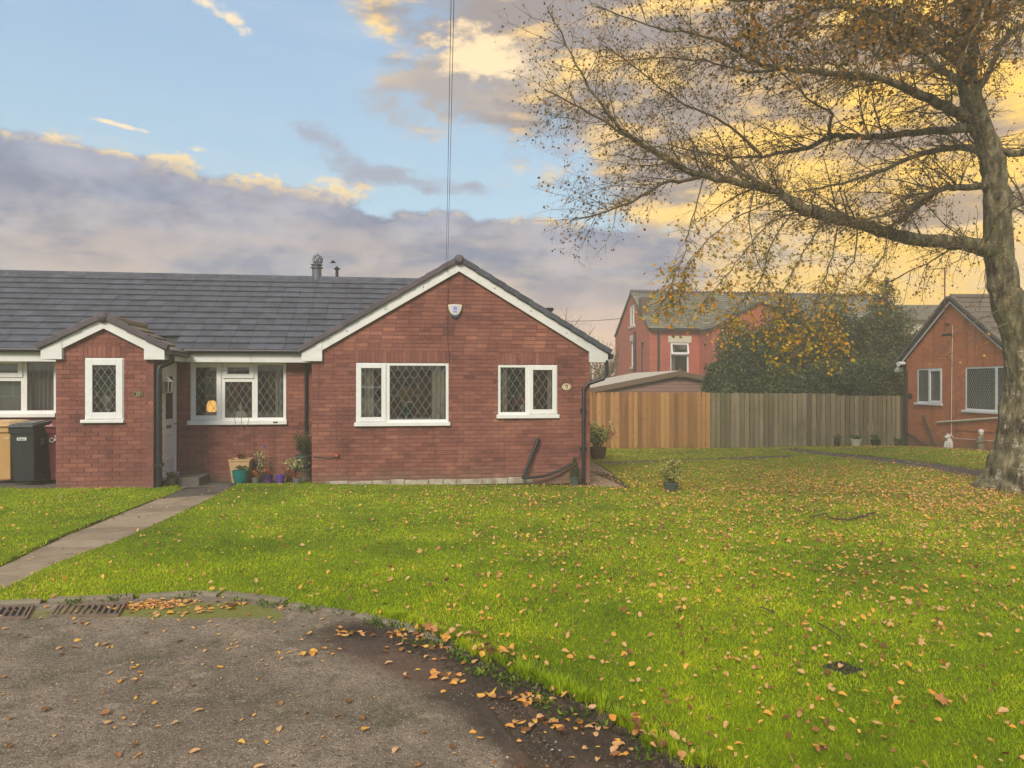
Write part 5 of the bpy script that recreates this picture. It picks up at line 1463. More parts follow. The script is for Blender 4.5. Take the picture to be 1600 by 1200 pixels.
# ------------------------------------------------------------------ the birch
class Tree:
    def __init__(s): s.w = MB(); s.leaf = []; s.lsz = []
    def grow(s, p, d, L, r, lev, mx, droop, leafp, lsize, seg, jit=.42, gap=(.2, .15, .1), ratio=.48):
        p = Vector(p); d = Vector(d).normalized(); n = max(2, int(L / seg[lev])); st = L / n; pts = [p.copy()]
        dirs = [d.copy()]
        for i in range(n):
            d = (d + Vector((random.gauss(0, jit), random.gauss(0, jit), random.gauss(0, jit) - droop[lev])) * (.55 if lev else .35)).normalized()
            p = p + d * st; pts.append(p.copy()); dirs.append(d.copy())
        rr = [r * (1 - .75 * i / n) for i in range(n + 1)]
        s.w.tube(pts, rr, 3 if lev >= 2 else 5, False)
        if lev >= mx - 1:
            k = leafp * (L / .12)
            for _ in range(int(k) + (random.random() < k % 1)):
                i = random.randint(1, n); s.leaf.append(tuple(pts[i] + Vector((random.gauss(0, .015), random.gauss(0, .015), random.gauss(-.01, .01))))); s.lsz.append(lsize)
        if lev < mx:
            x = gap[lev] * random.uniform(.5, 1.5)
            while x < L:
                i = min(n, int(x / st)); f = x / L
                side = dirs[i].orthogonal(); side.rotate(Matrix.Rotation(random.uniform(0, 2 * math.pi), 3, dirs[i]))
                nd = (dirs[i] * .8 + side * random.uniform(.5, 1.0)).normalized()
                s.grow(pts[i], nd, L * ratio * (1.15 - .6 * f) * random.uniform(.6, 1.3), max(.0022, rr[i] * .55), lev + 1, mx, droop, leafp, lsize, seg, jit, gap, ratio)
                x += gap[lev] * random.uniform(.6, 1.4)
def limb_pts(lst):
    """px, py, distance, radius in px -> points and metre radii, smoothed"""
    P = [at_depth(a, b, c) for a, b, c, r in lst]; Q = [r / F_PX * c for a, b, c, r in lst]
    op, orr = [], []
    for i in range(len(P) - 1):
        p0, p1, p2, p3 = P[max(i - 1, 0)], P[i], P[i + 1], P[min(i + 2, len(P) - 1)]
        for k in range(4):
            t = k / 4
            q = .5 * ((2 * p1) + (p2 - p0) * t + (2 * p0 - 5 * p1 + 4 * p2 - p3) * t * t + (-p0 + 3 * p1 - 3 * p2 + p3) * t ** 3)
            op.append(q + Vector((random.gauss(0, .012), random.gauss(0, .012), random.gauss(0, .012))) * (i > 0)); orr.append(Q[i] + (Q[i + 1] - Q[i]) * t)
    op.append(P[-1]); orr.append(Q[-1])
    return op, orr
TP = on_ground(1600, 758)
def birch():
    d0 = 13.3; org = Vector((TP.x, TP.y, float(ground_z(TP.x, TP.y))))
    root = empty('birch_tree', org, label='large birch with thick leaning trunk and sparse autumn leaves at the right', cat='tree')
    tr = [(1600, 775, d0, 60), (1600, 757, d0, 55), (1598, 735, d0, 46), (1599, 690, d0, 37), (1603, 646, d0, 34), (1606, 600, d0, 31), (1600, 550, d0, 28), (1583, 492, d0, 25), (1569, 448, d0, 22),
          (1562, 400, d0, 20.5), (1560, 350, d0, 19), (1557, 300, d0, 17.5), (1550, 250, d0, 17), (1530, 195, d0, 17), (1515, 140, d0, 15), (1513, 80, d0, 12.5), (1513, 0, d0, 11), (1505, -90, d0, 9), (1515, -200, d0, 6), (1505, -330, d0, 2)]
    P, Q = limb_pts(tr)
    tb = MB(); n = 56; b = 0
    # trunk with buttress roots and fissured girth
    rings = []
    dens = []
    for i in range(len(P) - 1):
        for k in range(8): dens.append((P[i].lerp(P[i + 1], k / 8), Q[i] + (Q[i + 1] - Q[i]) * k / 8))
    dens.append((P[-1], Q[-1]))
    for p, q in dens:
        h = max(0, p.z - org.z); 
        for j in range(n):
            a = 2 * math.pi * j / n
            fl = 1 + .28 * math.exp(-h / .35) * max(0, math.sin(a * 3 + .7)) + .09 * mnoise.noise(Vector((math.cos(a) * 2.4, math.sin(a) * 2.4, p.z * .9))) + .06 * mnoise.noise(Vector((math.cos(a) * 7, math.sin(a) * 7, p.z * 2.5))) - .07 * abs(mnoise.noise(Vector((math.cos(a) * 13, math.sin(a) * 13, p.z * 4)))) * math.exp(-h / 2.5)
            tb.v.append((p.x + q * fl * math.cos(a), p.y + q * fl * math.sin(a), p.z))
    for i in range(len(dens) - 1):
        for j in range(n):
            j2 = (j + 1) % n; tb.f.append((i * n + j, i * n + j2, (i + 1) * n + j2, (i + 1) * n + j)); tb.m.append(0)
    tb.build('trunk', M['bark'], root, org, smooth=True)
    limbs = [
        [(1562, 398, 13.3, 16), (1535, 386, 13.25, 13), (1500, 379, 13.2, 11), (1440, 375, 13.0, 10), (1400, 368, 12.9, 9.5), (1350, 352, 12.8, 9), (1300, 341, 12.7, 8.5), (1262, 330, 12.6, 9), (1240, 318, 12.5, 8), (1215, 300, 12.5, 6.5), (1150, 284, 12.4, 5.5), (1095, 275, 12.3, 4.8), (1060, 258, 12.2, 4), (1015, 233, 12.1, 3.4), (975, 205, 12, 2.8), (945, 170, 11.9, 2.2), (915, 125, 11.8, 1.8), (885, 70, 11.8, 1.3), (855, 10, 11.7, .8)],
        [(1095, 276, 12.3, 3.6), (1060, 284, 12.2, 2.8), (1040, 284, 12.1, 2.4), (1000, 308, 12.0, 2), (950, 330, 11.9, 1.4), (890, 345, 11.9, .8)],
        [(1060, 262, 12.2, 3.4), (1000, 225, 12.4, 2.4), (960, 200, 12.5, 2), (900, 165, 12.6, 1.4), (850, 140, 12.6, .8)],
        [(1520, 200, 13.3, 7), (1480, 203, 13.3, 6), (1440, 207, 13.4, 5.5), (1400, 212, 13.5, 5), (1360, 214, 13.6, 4.6), (1322, 213, 13.7, 4.2), (1295, 215, 13.8, 4.2), (1262, 231, 13.9, 3.6), (1215, 241, 14, 2.8), (1170, 246, 14.1, 2), (1110, 240, 14.1, 1.3), (1040, 225, 14.2, .8)],
        [(1295, 215, 13.8, 3), (1297, 190, 13.7, 2.4), (1300, 176, 13.6, 2), (1270, 160, 13.5, 1.6), (1230, 120, 13.4, 1.2), (1180, 70, 13.3, .8)],
        [(1190, 243, 14, 2.6), (1150, 205, 14, 2), (1110, 180, 14, 1.7), (1060, 158, 14, 1.4), (1000, 110, 14, 1.1), (940, 70, 14, .8)],
        [(1510, 185, 13.3, 9), (1490, 172, 13.2, 8), (1462, 158, 13.0, 7.5), (1420, 140, 12.9, 6.5), (1375, 122, 12.7, 5.2), (1330, 116, 12.6, 4.4), (1270, 112, 12.5, 3.8), (1225, 107, 12.4, 3.4), (1180, 96, 12.3, 2.8), (1130, 68, 12.2, 2.2), (1080, 52, 12.1, 1.8), (1010, 40, 12, 1.2), (930, 10, 12, .7)],
        [(1225, 107, 12.4, 2.4), (1170, 112, 12.6, 1.8), (1100, 96, 12.8, 1.4), (1020, 90, 13, 1), (950, 100, 13, .6)],
        [(1556, 290, 13.3, 7), (1520, 291, 13.2, 5.5), (1480, 294, 13, 4.6), (1462, 300, 12.9, 4.4), (1440, 318, 12.8, 4), (1415, 338, 12.7, 3.4), (1388, 356, 12.6, 2.6)],
        [(1480, 294, 13, 3), (1440, 310, 12.6, 2.4), (1410, 330, 12.3, 2), (1360, 340, 12, 1.4), (1310, 350, 11.8, .8)],
        [(1513, 70, 13.3, 8), (1470, 40, 13, 6), (1400, 18, 12.6, 5), (1320, 10, 12.2, 4), (1240, -5, 12, 3), (1150, 0, 11.9, 2), (1050, -20, 11.8, 1.2), (960, -15, 11.8, .7)],
        [(1513, 20, 13.3, 7), (1450, -60, 13, 5), (1350, -110, 12.6, 4), (1240, -120, 12.4, 3), (1100, -110, 12.2, 2), (980, -80, 12, 1.2), (880, -40, 12, .7)],
        [(1515, 110, 13.3, 8), (1460, 70, 12.0, 6), (1400, 30, 10.8, 4.6), (1330, 10, 9.8, 3.6), (1260, 20, 9.0, 2.6), (1190, 55, 8.4, 1.8), (1140, 100, 8.2, 1)],
        [(1513, 40, 13.3, 7), (1500, -60, 11.5, 5), (1470, -90, 9.8, 4), (1440, -40, 8.6, 3), (1400, 30, 8.0, 2), (1360, 100, 7.8, 1)],
        [(1520, 60, 13.3, 7), (1560, -40, 11.8, 5), (1590, -80, 10.2, 4), (1560, -30, 9.2, 3), (1530, 30, 8.8, 2), (1500, 110, 8.6, 1)],
        [(1535, 215, 13.3, 7), (1560, 236, 13.3, 6), (1600, 238, 13.2, 5), (1660, 225, 13.1, 4), (1740, 200, 13, 2), (1800, 190, 13, 1)],
        [(1520, 150, 13.3, 6), (1545, 115, 13.2, 4.5), (1552, 95, 13.1, 4), (1575, 55, 13, 3.5), (1610, 40, 13, 3), (1700, 30, 13, 1.5)],
        [(1513, 60, 13.3, 6), (1560, 20, 13.6, 5), (1620, -5, 13.8, 4), (1720, -40, 14, 2)],
        [(1562, 330, 13.4, 7), (1590, 320, 13.8, 5), (1640, 300, 14.2, 3), (1700, 300, 14.5, 1.2)],
        [(1530, 190, 13.4, 8), (1500, 130, 14.6, 6), (1440, 90, 15.6, 4.5), (1380, 60, 16.2, 3.2), (1300, 40, 16.8, 2), (1220, 50, 17, 1)],
        [(1545, 240, 13.4, 7), (1500, 230, 14.6, 5), (1440, 240, 15.6, 4), (1370, 270, 16.2, 2.8), (1300, 290, 16.6, 1.6), (1240, 300, 16.8, .8)],
    ]
    T = Tree()
    seg = [.3, .16, .12, .09]
    for li, L in enumerate(limbs):
        P, Q = limb_pts(L)
        MB().tube(P, Q, 10, True).build('limb', M['bark'] if Q[0] > .07 else M['branch'], root, org, smooth=True)
        tot = sum((b - a).length for a, b in zip(P[:-1], P[1:])); x = 0.25; acc = 0; idx = 0
        cum = [0]
        for a, b in zip(P[:-1], P[1:]): cum.append(cum[-1] + (b - a).length)
        near = min(l[2] for l in L) < 9.5
        while x < tot:
            i = next(k for k in range(len(cum) - 1) if cum[k + 1] >= x); dr = (P[i + 1] - P[i]).normalized(); f = x / tot
            side = dr.orthogonal(); side.rotate(Matrix.Rotation(random.uniform(0, 2 * math.pi), 3, dr))
            if side.z < -.2 and random.random() < .35: side = -side
            nd = dr * random.uniform(.5, 1.2) + side * random.uniform(.3, .9)
            if f < .3 and random.random() < .55: x += .1; continue
            Lc = (random.uniform(.9, 2.2) * (1 - .35 * f)) * (.75 if near else 1)
            T.grow(P[i], nd, Lc, max(.006, min(.017, Q[i] * .3)), 0, 2, (.06, .2, .45), .46 if not near else 1.1, .042 if not near else .055, seg, gap=(.13, .095, .08), ratio=.44)
            x += random.uniform(.08, .17)
    T.w.build('twigs', M['branch'], root, org, kind='stuff')
    leaf_cloud(T.leaf, None, T.lsz, 'leaves', M['leaf_birch'], root, org, hang=.5, aspect=.9)
    # low drooping sprays that still hold yellow leaves
    Y = Tree()
    for L in ([(1235, 322, 12.5, 2.4), (1200, 350, 11.8, 2), (1165, 390, 11.2, 1.6), (1135, 430, 10.7, 1.2), (1100, 470, 10.4, .8)],
              [(1225, 310, 12.5, 2.2), (1150, 340, 11.6, 1.8), (1100, 380, 11, 1.4), (1070, 430, 10.6, 1), (1062, 470, 10.5, .7)],
              [(1290, 340, 12.6, 2.6), (1262, 385, 11.6, 2), (1235, 430, 10.8, 1.6), (1215, 480, 10.4, 1.2), (1200, 520, 10.2, .8)],
              [(1310, 345, 12.6, 2.6), (1300, 400, 11.4, 2), (1282, 450, 10.6, 1.5), (1262, 500, 10.2, 1.1), (1250, 545, 10, .7)],
              [(1340, 350, 12.7, 2.4), (1335, 400, 11.6, 2), (1312, 440, 10.8, 1.5), (1290, 490, 10.4, 1.1), (1283, 530, 10.3, .7)],
              [(1240, 330, 12.4, 2.4), (1205, 380, 11.4, 2), (1190, 430, 10.8, 1.5), (1160, 470, 10.5, 1.1), (1140, 500, 10.4, .7)],
              [(1100, 276, 12.3, 2.2), (1085, 330, 11.5, 1.8), (1068, 390, 10.9, 1.5), (1050, 440, 10.6, 1.1), (1035, 470, 10.5, .7)],
              [(1180, 290, 12.4, 2.2), (1170, 350, 11.5, 1.8), (1185, 410, 10.9, 1.5), (1220, 470, 10.6, 1.1), (1235, 520, 10.5, .7)],
              [(1388, 356, 12.6, 2.2), (1380, 400, 12, 1.6), (1350, 440, 11.5, 1), (1330, 460, 11.3, .7)]):
        P, Q = limb_pts([(a_, b_, c_, r_ * .55) for a_, b_, c_, r_ in L]); MB().tube(P, Q, 6, False).build('drooping_branch', M['branch'], root, org)
        cum = len(P)
        for i in range(3, cum, 1):
            for _ in range(4):
                f = i / cum
                nd = Vector((random.gauss(0, .7), random.gauss(0, .6), random.uniform(-.9, .15)))
                Y.grow(P[i], nd, random.uniform(.25, .65), .004, 1, 2, (0, .18, .3), 1.0 * f + .1, .055, [.3, .12, .09], gap=(.2, .1, .1), ratio=.4)
    Y.w.build('drooping_twigs', M['branch'], root, org, kind='stuff')
    leaf_cloud(Y.leaf, None, Y.lsz, 'yellow_leaves', M['leaf_yellow'], root, org, hang=.5, aspect=.85)
    Z = Tree()
    for L in ([(1575, 505, 12.9, 1.4), (1540, 520, 12.4, 1), (1500, 545, 12, .7), (1455, 562, 11.8, .4)], [(1570, 480, 12.9, 1.2), (1530, 500, 12.5, .9), (1490, 520, 12.2, .5)]):
        P, Q = limb_pts(L); MB().tube(P, Q, 5, False).build('drooping_branch', M['branch'], root, org)
        for i in range(2, len(P), 2): Z.grow(P[i], (random.gauss(0, .6), random.gauss(0, .5), -.6), .3, .003, 2, 2, (0, .1, .3), .5, .06, [.3, .12, .09])
    Z.w.build('drooping_twigs', M['branch'], root, org, kind='stuff')
    leaf_cloud(Z.leaf, None, Z.lsz, 'yellow_leaves', M['leaf_yellow'], root, org, hang=.5, aspect=.85)
    print('twig verts', len(T.w.v), 'leaves', len(T.leaf), len(Y.leaf))
birch()

# bare trees far behind the bungalow
def bare_tree(px, top, d, label, leafp=0.0, spread=1.0):
    t = at_depth(px, top, d); org = Vector((t.x, t.y, -.4))
    root = empty('bare_tree', org, label=label, cat='tree', group='bare trees far behind the bungalow')
    T = Tree(); H = t.z + .4
    MB().tube([(t.x, t.y, -.5), (t.x + .1, t.y, H * .4)], [.16, .1], 8).build('trunk', M['branch'], root, org)
    for i in range(14):
        a = random.uniform(0, 6.28); T.grow((t.x + .1 * random.random(), t.y, H * random.uniform(.3, .42)), (math.cos(a) * .6 * spread, math.sin(a) * .6, 1), H * random.uniform(.4, .62), .05, 0, 2, (-.02, 0, 0), leafp, .09, [.5, .35, .2], gap=(.35, .25, .2))
    T.w.build('branches', M['branch'], root, org, kind='stuff')
    if T.leaf: leaf_cloud(T.leaf, None, .12, 'leaves', M['leaf_yellow'], root, org)
bare_tree(868, 478, 42, 'bare tree peeping over the gable roof beside the flue')
bare_tree(946, 524, 44, 'bare tree with last orange leaves between bungalow and red house', .12)
bare_tree(925, 540, 48, 'small bare tree low at the corner of the bungalow gutter', .15)

# ------------------------------------------------------------------ curtains, blinds and things on the window sills
def wx(px, Y): return on_y(px, 610, Y).x
def wz(py, px, Y): return on_y(px, py, Y).z
curtain(wx(562, 14.2), wx(585, 14.2), 14.15, .55, 2.25, M['curtain'], 'cream curtain at the left edge of the gable picture window', folds=4)
curtain(wx(675, 14.2), wx(702, 14.2), 14.15, .55, 2.25, M['curtain'], 'cream curtain at the right edge of the gable picture window', folds=4)
curtain(wx(778, 14.2), wx(792, 14.2), 14.15, .7, 2.25, M['curtain'], 'cream curtain at the left of the small gable window', folds=3)
curtain(wx(855, 14.2), wx(874, 14.2), 14.15, .7, 2.25, M['curtain'], 'cream curtain at the right of the small gable window', folds=3)
curtain(wx(431, 14.9), wx(452, 14.9), 14.86, .6, 2.3, M['blind'], 'pale green-grey curtain right of the Buddha figure', folds=4)
def vertical_blind():
    x0, x1 = wx(-60, 14.85), wx(36, 14.85)
    root = empty('vertical_blind', (x0, 14.9, 1), label='grey vertical blind in the left window above the bins', cat='blind')
    o = (x0, 14.9, 1)
    MB().box(x0, x1, 14.86, 14.9, 2.2, 2.24).build('headrail', M['pvc'], root, o)
    x = x0; a = R(28)
    while x < x1:
        MB().obox((x, 14.83, 1.5), (math.cos(a), math.sin(a), 0), (-math.sin(a), math.cos(a), 0), (0, 0, 1), .085, .003, 1.4).build('slat', M['blind'], root, o); x += .075
vertical_blind()
def draped():
    x0, x1 = wx(42, 14.85), wx(90, 14.85)
    curtain(x0, x1, 14.93, .8, 2.3, M['blind'], 'draped pale net curtain in the left window nearest the porch', folds=7, gather=.1)
draped()

def flowers(c, n, r, size, mat, name, parent, org, up=.3):
    P = [tuple(Vector(c) + Vector((random.gauss(0, r), random.gauss(0, r), random.gauss(0, r * .7)))) for _ in range(n)]
    return leaf_cloud(P, None, size, name, mat, parent, org, kind=None, aspect=.9)
def vase(name, px, py, Y, prof, mat, label, cat, fl=None, fcol=None, leafm=None, scale=1.0):
    b = on_y(px, py, Y); c = (b.x, b.y, b.z)
    root = empty(name, c, label=label, cat=cat)
    MB().lathe([(r * scale, z * scale) for r, z in prof], c, 20).build('vase', mat, root, c, smooth=True)
    h = prof[-1][1] * scale
    if leafm: flowers((c[0], c[1], c[2] + h + .06), 90, .05, .06, leafm, 'leaves', root, c)
    if fl: flowers((c[0], c[1], c[2] + h + .09), 70, .05, .045, fl, 'flowers', root, c)
    MB().box(c[0] - .25, c[0] + .25, c[1] - .1, c[1] + .1, c[2] - .03, c[2] - .001)
    return root
VP = [(.03, 0), (.055, .01), (.04, .03), (.03, .05), (.075, .12), (.08, .16), (.05, .2), (.04, .21), (.055, .225), (.05, .225)]
vase('flower_vase', 167, 643, 13.62, VP, M['plaster_white'], 'white vase of pale green flowers in the porch window', 'vase', fl=M['leaf_varieg'], leafm=M['leaf_green'], scale=1.3)
vase('flower_vase', 635, 654, 14.35, VP, M['teal'], 'small dark vase of white flowers on the picture window sill', 'vase', fl=M['flower_white'], leafm=M['leaf_green'], scale=.8)
vase('flower_vase', 817, 644, 14.35, VP, M['plaster_white'], 'vase of pink blossom in the small gable window', 'vase', fl=M['leaf_pink'], scale=.7)
def sill_shelf(px0, px1, py, Y, label):
    a, b = on_y(px0, py, Y), on_y(px1, py, Y)
    tag(MB().box(a.x, b.x, Y - .12, Y + .14, a.z - .03, a.z - .002).build('window_board', M['pvc'], None), label, 'window board', 'inner window boards')
sill_shelf(134, 192, 643, 13.62, 'white inner sill board under the porch window vase')
sill_shelf(560, 698, 654, 14.3, 'white inner sill board behind the picture window')
sill_shelf(780, 870, 644, 14.3, 'white inner sill board behind the small gable window')
sill_shelf(300, 445, 655, 14.95, 'white inner sill board under the Buddha figure and lamp')
def buddha():
    b = on_y(376.5, 655, 14.93); c = (b.x, b.y, b.z)
    root = empty('buddha_figurine', c, label='white seated Buddha figurine on the sill of the middle window', cat='figurine')
    MB().lathe([(.0, 0), (.085, 0), (.095, .015), (.085, .035), (.06, .05), (.065, .09), (.075, .14), (.06, .165), (.026, .175), (.024, .19)], c, 18, sq=.7).build('body', M['plaster_white'], root, c, smooth=True)
    MB().lathe([(0, .185), (.025, .19), (.04, .215), (.04, .24), (.03, .262), (.018, .27), (.018, .285), (.008, .30), (.004, .33), (0, .333)], c, 16).build('head', M['plaster_white'], root, c, smooth=True)
    for s in (-1, 1):
        MB().tube([Vector(c) + Vector(v) for v in ((s * .068, 0, .145), (s * .09, -.01, .09), (s * .05, -.05, .06), (0, -.06, .055))], [.02, .018, .014, .012], 8).build('arm', M['plaster_white'], root, c, smooth=True)
        MB().tube([Vector(c) + Vector(v) for v in ((0, -.02, .03), (s * .09, -.03, .03), (s * .04, -.07, .028))], [.03, .03, .02], 8).build('leg', M['plaster_white'], root, c, smooth=True)
buddha()
def table_lamp():
    b = on_y(331, 650, 15.3); c = (b.x, b.y, b.z)
    root = empty('table_lamp', c, label='lit amber table lamp glowing behind the left light of the window', cat='lamp')
    MB().lathe([(.09, -.9), (.09, 0), (.05, .02), (.02, .04), (.02, .08), (0, .08)], c, 14).build('lamp_base', M['stick'], root, c, smooth=True)
    MB().lathe([(.0, .08), (.075, .08), (.1, .14), (.095, .22), (.06, .3), (0, .31)], c, 18).build('lamp_shade', M['lamp_glow'], root, c, smooth=True)
table_lamp()

# ------------------------------------------------------------------ bins
def bin_(px0, px1, d, mat, label, text=None, lid=None):
    a, b = at_depth(px0, 700, d), at_depth(px1, 700, d); w = b.x - a.x; cx = (a.x + b.x) / 2; y = a.y; z0 = float(ground_z(cx, y)) - .0
    D = .62; H = .98; org = (cx, y, z0)
    root = empty('wheelie_bin', org, label=label, cat='wheelie bin', group='wheelie bins beside the porch')
    tw, bw = w / 2, w / 2 * .84
    def taper(z): return bw + (tw - bw) * z / H
    vs = []
    for z, f in ((.05, 1), (H * .9, 1), (H * .9, 1.05), (H, 1.05)):
        k = taper(z) * f; y0 = y - .0 - (.03 if f > 1 else 0) + .09 * (1 - z / H); y1 = y + D - .02 * (1 - z / H) + (.02 if f > 1 else 0)
        vs += [(cx - k, y0, z0 + z), (cx + k, y0, z0 + z), (cx + k, y1, z0 + z), (cx - k, y1, z0 + z)]
    fs = [(3, 2, 1, 0), (12, 13, 14, 15)] + [(4 * r + i, 4 * r + (i + 1) % 4, 4 * r + 4 + (i + 1) % 4, 4 * r + 4 + i) for r in range(3) for i in range(4)]
    MB().add(vs, fs).build('body', mat, root, org, bevel=.012)
    k = tw * 1.08
    l = MB().add([(cx - k, y - .06, z0 + H + .002), (cx + k, y - .06, z0 + H + .002), (cx + k, y + D + .05, z0 + H + .002), (cx - k, y + D + .05, z0 + H + .002),
                  (cx - k, y - .06, z0 + H + .03), (cx + k, y - .06, z0 + H + .03), (cx + k * .93, y + D + .04, z0 + H + .09), (cx - k * .93, y + D + .04, z0 + H + .09),
                  (cx - k * .7, y + .08, z0 + H + .075), (cx + k * .7, y + .08, z0 + H + .075), (cx + k * .7, y + D - .06, z0 + H + .10), (cx - k * .7, y + D - .06, z0 + H + .10)],
                 [(3, 2, 1, 0), (0, 1, 5, 4), (1, 2, 6, 5), (2, 3, 7, 6), (3, 0, 4, 7), (4, 5, 9, 8), (5, 6, 10, 9), (6, 7, 11, 10), (7, 4, 8, 11), (8, 9, 10, 11)])
    l.build('lid', lid or mat, root, org, bevel=.008)
    MB().tube([(cx - k * .8, y + D + .09, z0 + H - .02), (cx + k * .8, y + D + .09, z0 + H - .02)], .016, 8).bar((cx - k * .8, y + D, z0 + H - .02), (cx - k * .8, y + D + .1, z0 + H - .02), .03, .04).bar((cx + k * .8, y + D, z0 + H - .02), (cx + k * .8, y + D + .1, z0 + H - .02), .03, .04).build('handle', mat, root, org)
    for s in (-1, 1):
        wv = MB().tube([(cx + s * (bw - .02), y + D - .02, z0 + .1), (cx + s * (bw + .03), y + D - .02, z0 + .1)], .1, 18).build('wheel', M['black'], root, org, smooth=True)
    return root, org, (cx, y, z0, tw, D)
r, o, (cx, y, z0, tw, D) = bin_(-32, 12.5, 12.75, M['bin_brown'], 'tan wheelie bin at the left edge of the picture')
text_mesh('ole', .055, M['ink_white'], 'lettering', r, (tw * .8, -.0 - .004, .78), ext=.001)
r, o, (cx, y, z0, tw, D) = bin_(15, 50, 12.62, M['bin_black'], 'black wheelie bin painted 20 between the tan and maroon bins')
MB().box(cx - .075, cx + .075, y - .002, y + .02, z0 + .76, z0 + .81).build('label_sticker', M['ink_white'], r, o)
text_mesh('Bolton', .042, M['ink_black'], 'lettering', r, (0, -.0045, .785), ext=.001)
text_mesh('20', .17, M['ink_gold'], 'painted_number', r, (tw * .985 + .003, .30, .72), rot=(R(90), 0, R(90)), ext=.001, font_scale=(.85, 1, 1))
r, o, (cx, y, z0, tw, D) = bin_(73, 108, 12.98, M['bin_red'], 'maroon wheelie bin with recycling arrow tucked against the porch')
ra = MB(); 
for i in range(20):
    a0, a1 = R(40) + R(300) * i / 20, R(40) + R(300) * (i + 1) / 20
    ra.bar((cx - tw * .58 + .035 * math.cos(a0), y - .004, z0 + .76 + .035 * math.sin(a0)), (cx - tw * .58 + .035 * math.cos(a1), y - .004, z0 + .76 + .035 * math.sin(a1)), .012, .004, (0, 1, 0))
ra.add([(cx - tw * .58 + .05, y - .006, z0 + .79), (cx - tw * .58 + .03, y - .006, z0 + .75), (cx - tw * .58 + .08, y - .006, z0 + .755)], [(0, 1, 2)])
ra.build('recycling_arrow', M['ink_white'], r, o)
text_mesh('2', .06, M['ink_white'], 'lettering', r, (-tw * .28, -.0045, .82), ext=.001)

# ------------------------------------------------------------------ pots by the front door
PG = 'plant pots by the front wall'
def pot(px, py, d, rad, h, mat, label, shape='round', soil=True, group=PG, name='plant_pot', saucer=False):
    p = on_y(px, py, d); z0 = float(ground_z(p.x, p.y)) - .012; c = (p.x, p.y, z0)
    root = empty(name, c, label=label, cat='plant pot', group=group)
    if shape == 'square':
        m = MB(); k0, k1 = rad * .74, rad
        m.add([(c[0] + sx * k * (1), c[1] + sy * k, z0 + z) for z, k in ((0, k0), (h - .03, k1), (h - .03, k1 * 1.06), (h, k1 * 1.06), (h, k1 * .92), (h - .04, k1 * .9)) for sx, sy in ((-1, -1), (1, -1), (1, 1), (-1, 1))],
              [(3, 2, 1, 0)] + [(4 * r + i, 4 * r + (i + 1) % 4, 4 * r + 4 + (i + 1) % 4, 4 * r + 4 + i) for r in range(5) for i in range(4)])
        m.build('pot', mat, root, c, bevel=.005)
        MB().box(c[0] - rad * .9, c[0] + rad * .9, c[1] - rad * .9, c[1] + rad * .9, z0 + h - .05, z0 + h - .03).build('soil', M['soil'], root, c)
    else:
        pr = {'round': [(rad * .6, 0), (rad * .82, h * .25), (rad * .95, h * .6), (rad * .97, h * .86), (rad * 1.04, h * .88), (rad * 1.04, h), (rad * .93, h), (rad * .9, h * .9)],
              'cone': [(rad * .72, 0), (rad * .94, h * .82), (rad * 1.03, h * .83), (rad * 1.03, h), (rad * .92, h), (rad * .9, h * .9)],
              'tub': [(rad * .86, 0), (rad * .98, h * .15), (rad * .98, h * .3), (rad * .95, h * .33), (rad * 1.0, h * .8), (rad * 1.05, h * .84), (rad * 1.05, h), (rad * .93, h), (rad * .9, h * .88)]}[shape]
        MB().lathe(pr, c, 24).build('pot', mat, root, c, smooth=True)
        MB().lathe([(0, h * .86), (rad * .92, h * .88), (0, h * .9)], c, 16).build('soil', M['soil'], root, c)
    return root, Vector((c[0], c[1], z0 + h)), c
def plant(root, base, c, n, r, hgt, leaf, mat, name='foliage', stems=8, aspect=.6, z=0.0, hang=0.0, smat=None):
    P = []; m = MB()
    for _ in range(stems):
        a = random.uniform(0, 6.28); q = r * random.uniform(.2, 1)
        tip = base + Vector((math.cos(a) * q, math.sin(a) * q, z + hgt * random.uniform(.5, 1)))
        mid = base.lerp(tip, .5) + Vector((random.gauss(0, .02), random.gauss(0, .02), .02)); m.tube([base, mid, tip], [.005, .004, .002], 4, False)
        for k in range(max(1, n // stems)):
            t = random.uniform(.2, 1.05); P.append(tuple(base.lerp(tip, t) + Vector((random.gauss(0, r * .16), random.gauss(0, r * .16), random.gauss(0, hgt * .08)))))
    m.build('stems', smat or M['twig'], root, c)
    if n: leaf_cloud(P, None, leaf, name, mat, root, c, kind=None, aspect=aspect, hang=hang)
DW = 14.35
r, b, c = pot(377, 735, 14.44, .185, .44, M['sand_pot'], 'tall square sandy planter with three bare canes', 'square')
for dx, top, ln in ((-13, 641, .1), (0, 634, 0), (14, 640, -.1)):
    t = on_y(377 + dx, top, c[1]); MB().tube([b + Vector((dx * .004, 0, -.05)), b.lerp(t, .55) + Vector((.008, 0, 0)), t], [.006, .005, .005], 5).build('cane', M['twig'], r, c)
plant(r, b, c, 60, .14, .12, .05, M['leaf_rust'], stems=10)
r, b, c = pot(376, 745, 14.02, .145, .26, M['teal'], 'round teal glazed pot with low green plant'); plant(r, b, c, 220, .12, .07, .045, M['leaf_green'], stems=20)
r, b, c = pot(400, 748, 14.08, .075, .13, M['grey_pot'], 'small grey pot of rusty dead leaves beside the teal pot', 'cone'); plant(r, b, c, 90, .13, .18, .07, M['leaf_rust'], stems=8); 
r, b, c = pot(407, 745, 14.45, .11, .16, M['stone_pot'], 'pot of tall straggly pansies against the wall', 'cone'); plant(r, b, c, 160, .15, .46, .05, M['leaf_varieg'], stems=9); flowers(b + Vector((.02, -.05, .2)), 16, .02, .03, M['flower_white'], 'flowers', r, c); flowers(b + Vector((.05, -.05, .5)), 16, .012, .03, M['flower_violet'], 'flowers', r, c)
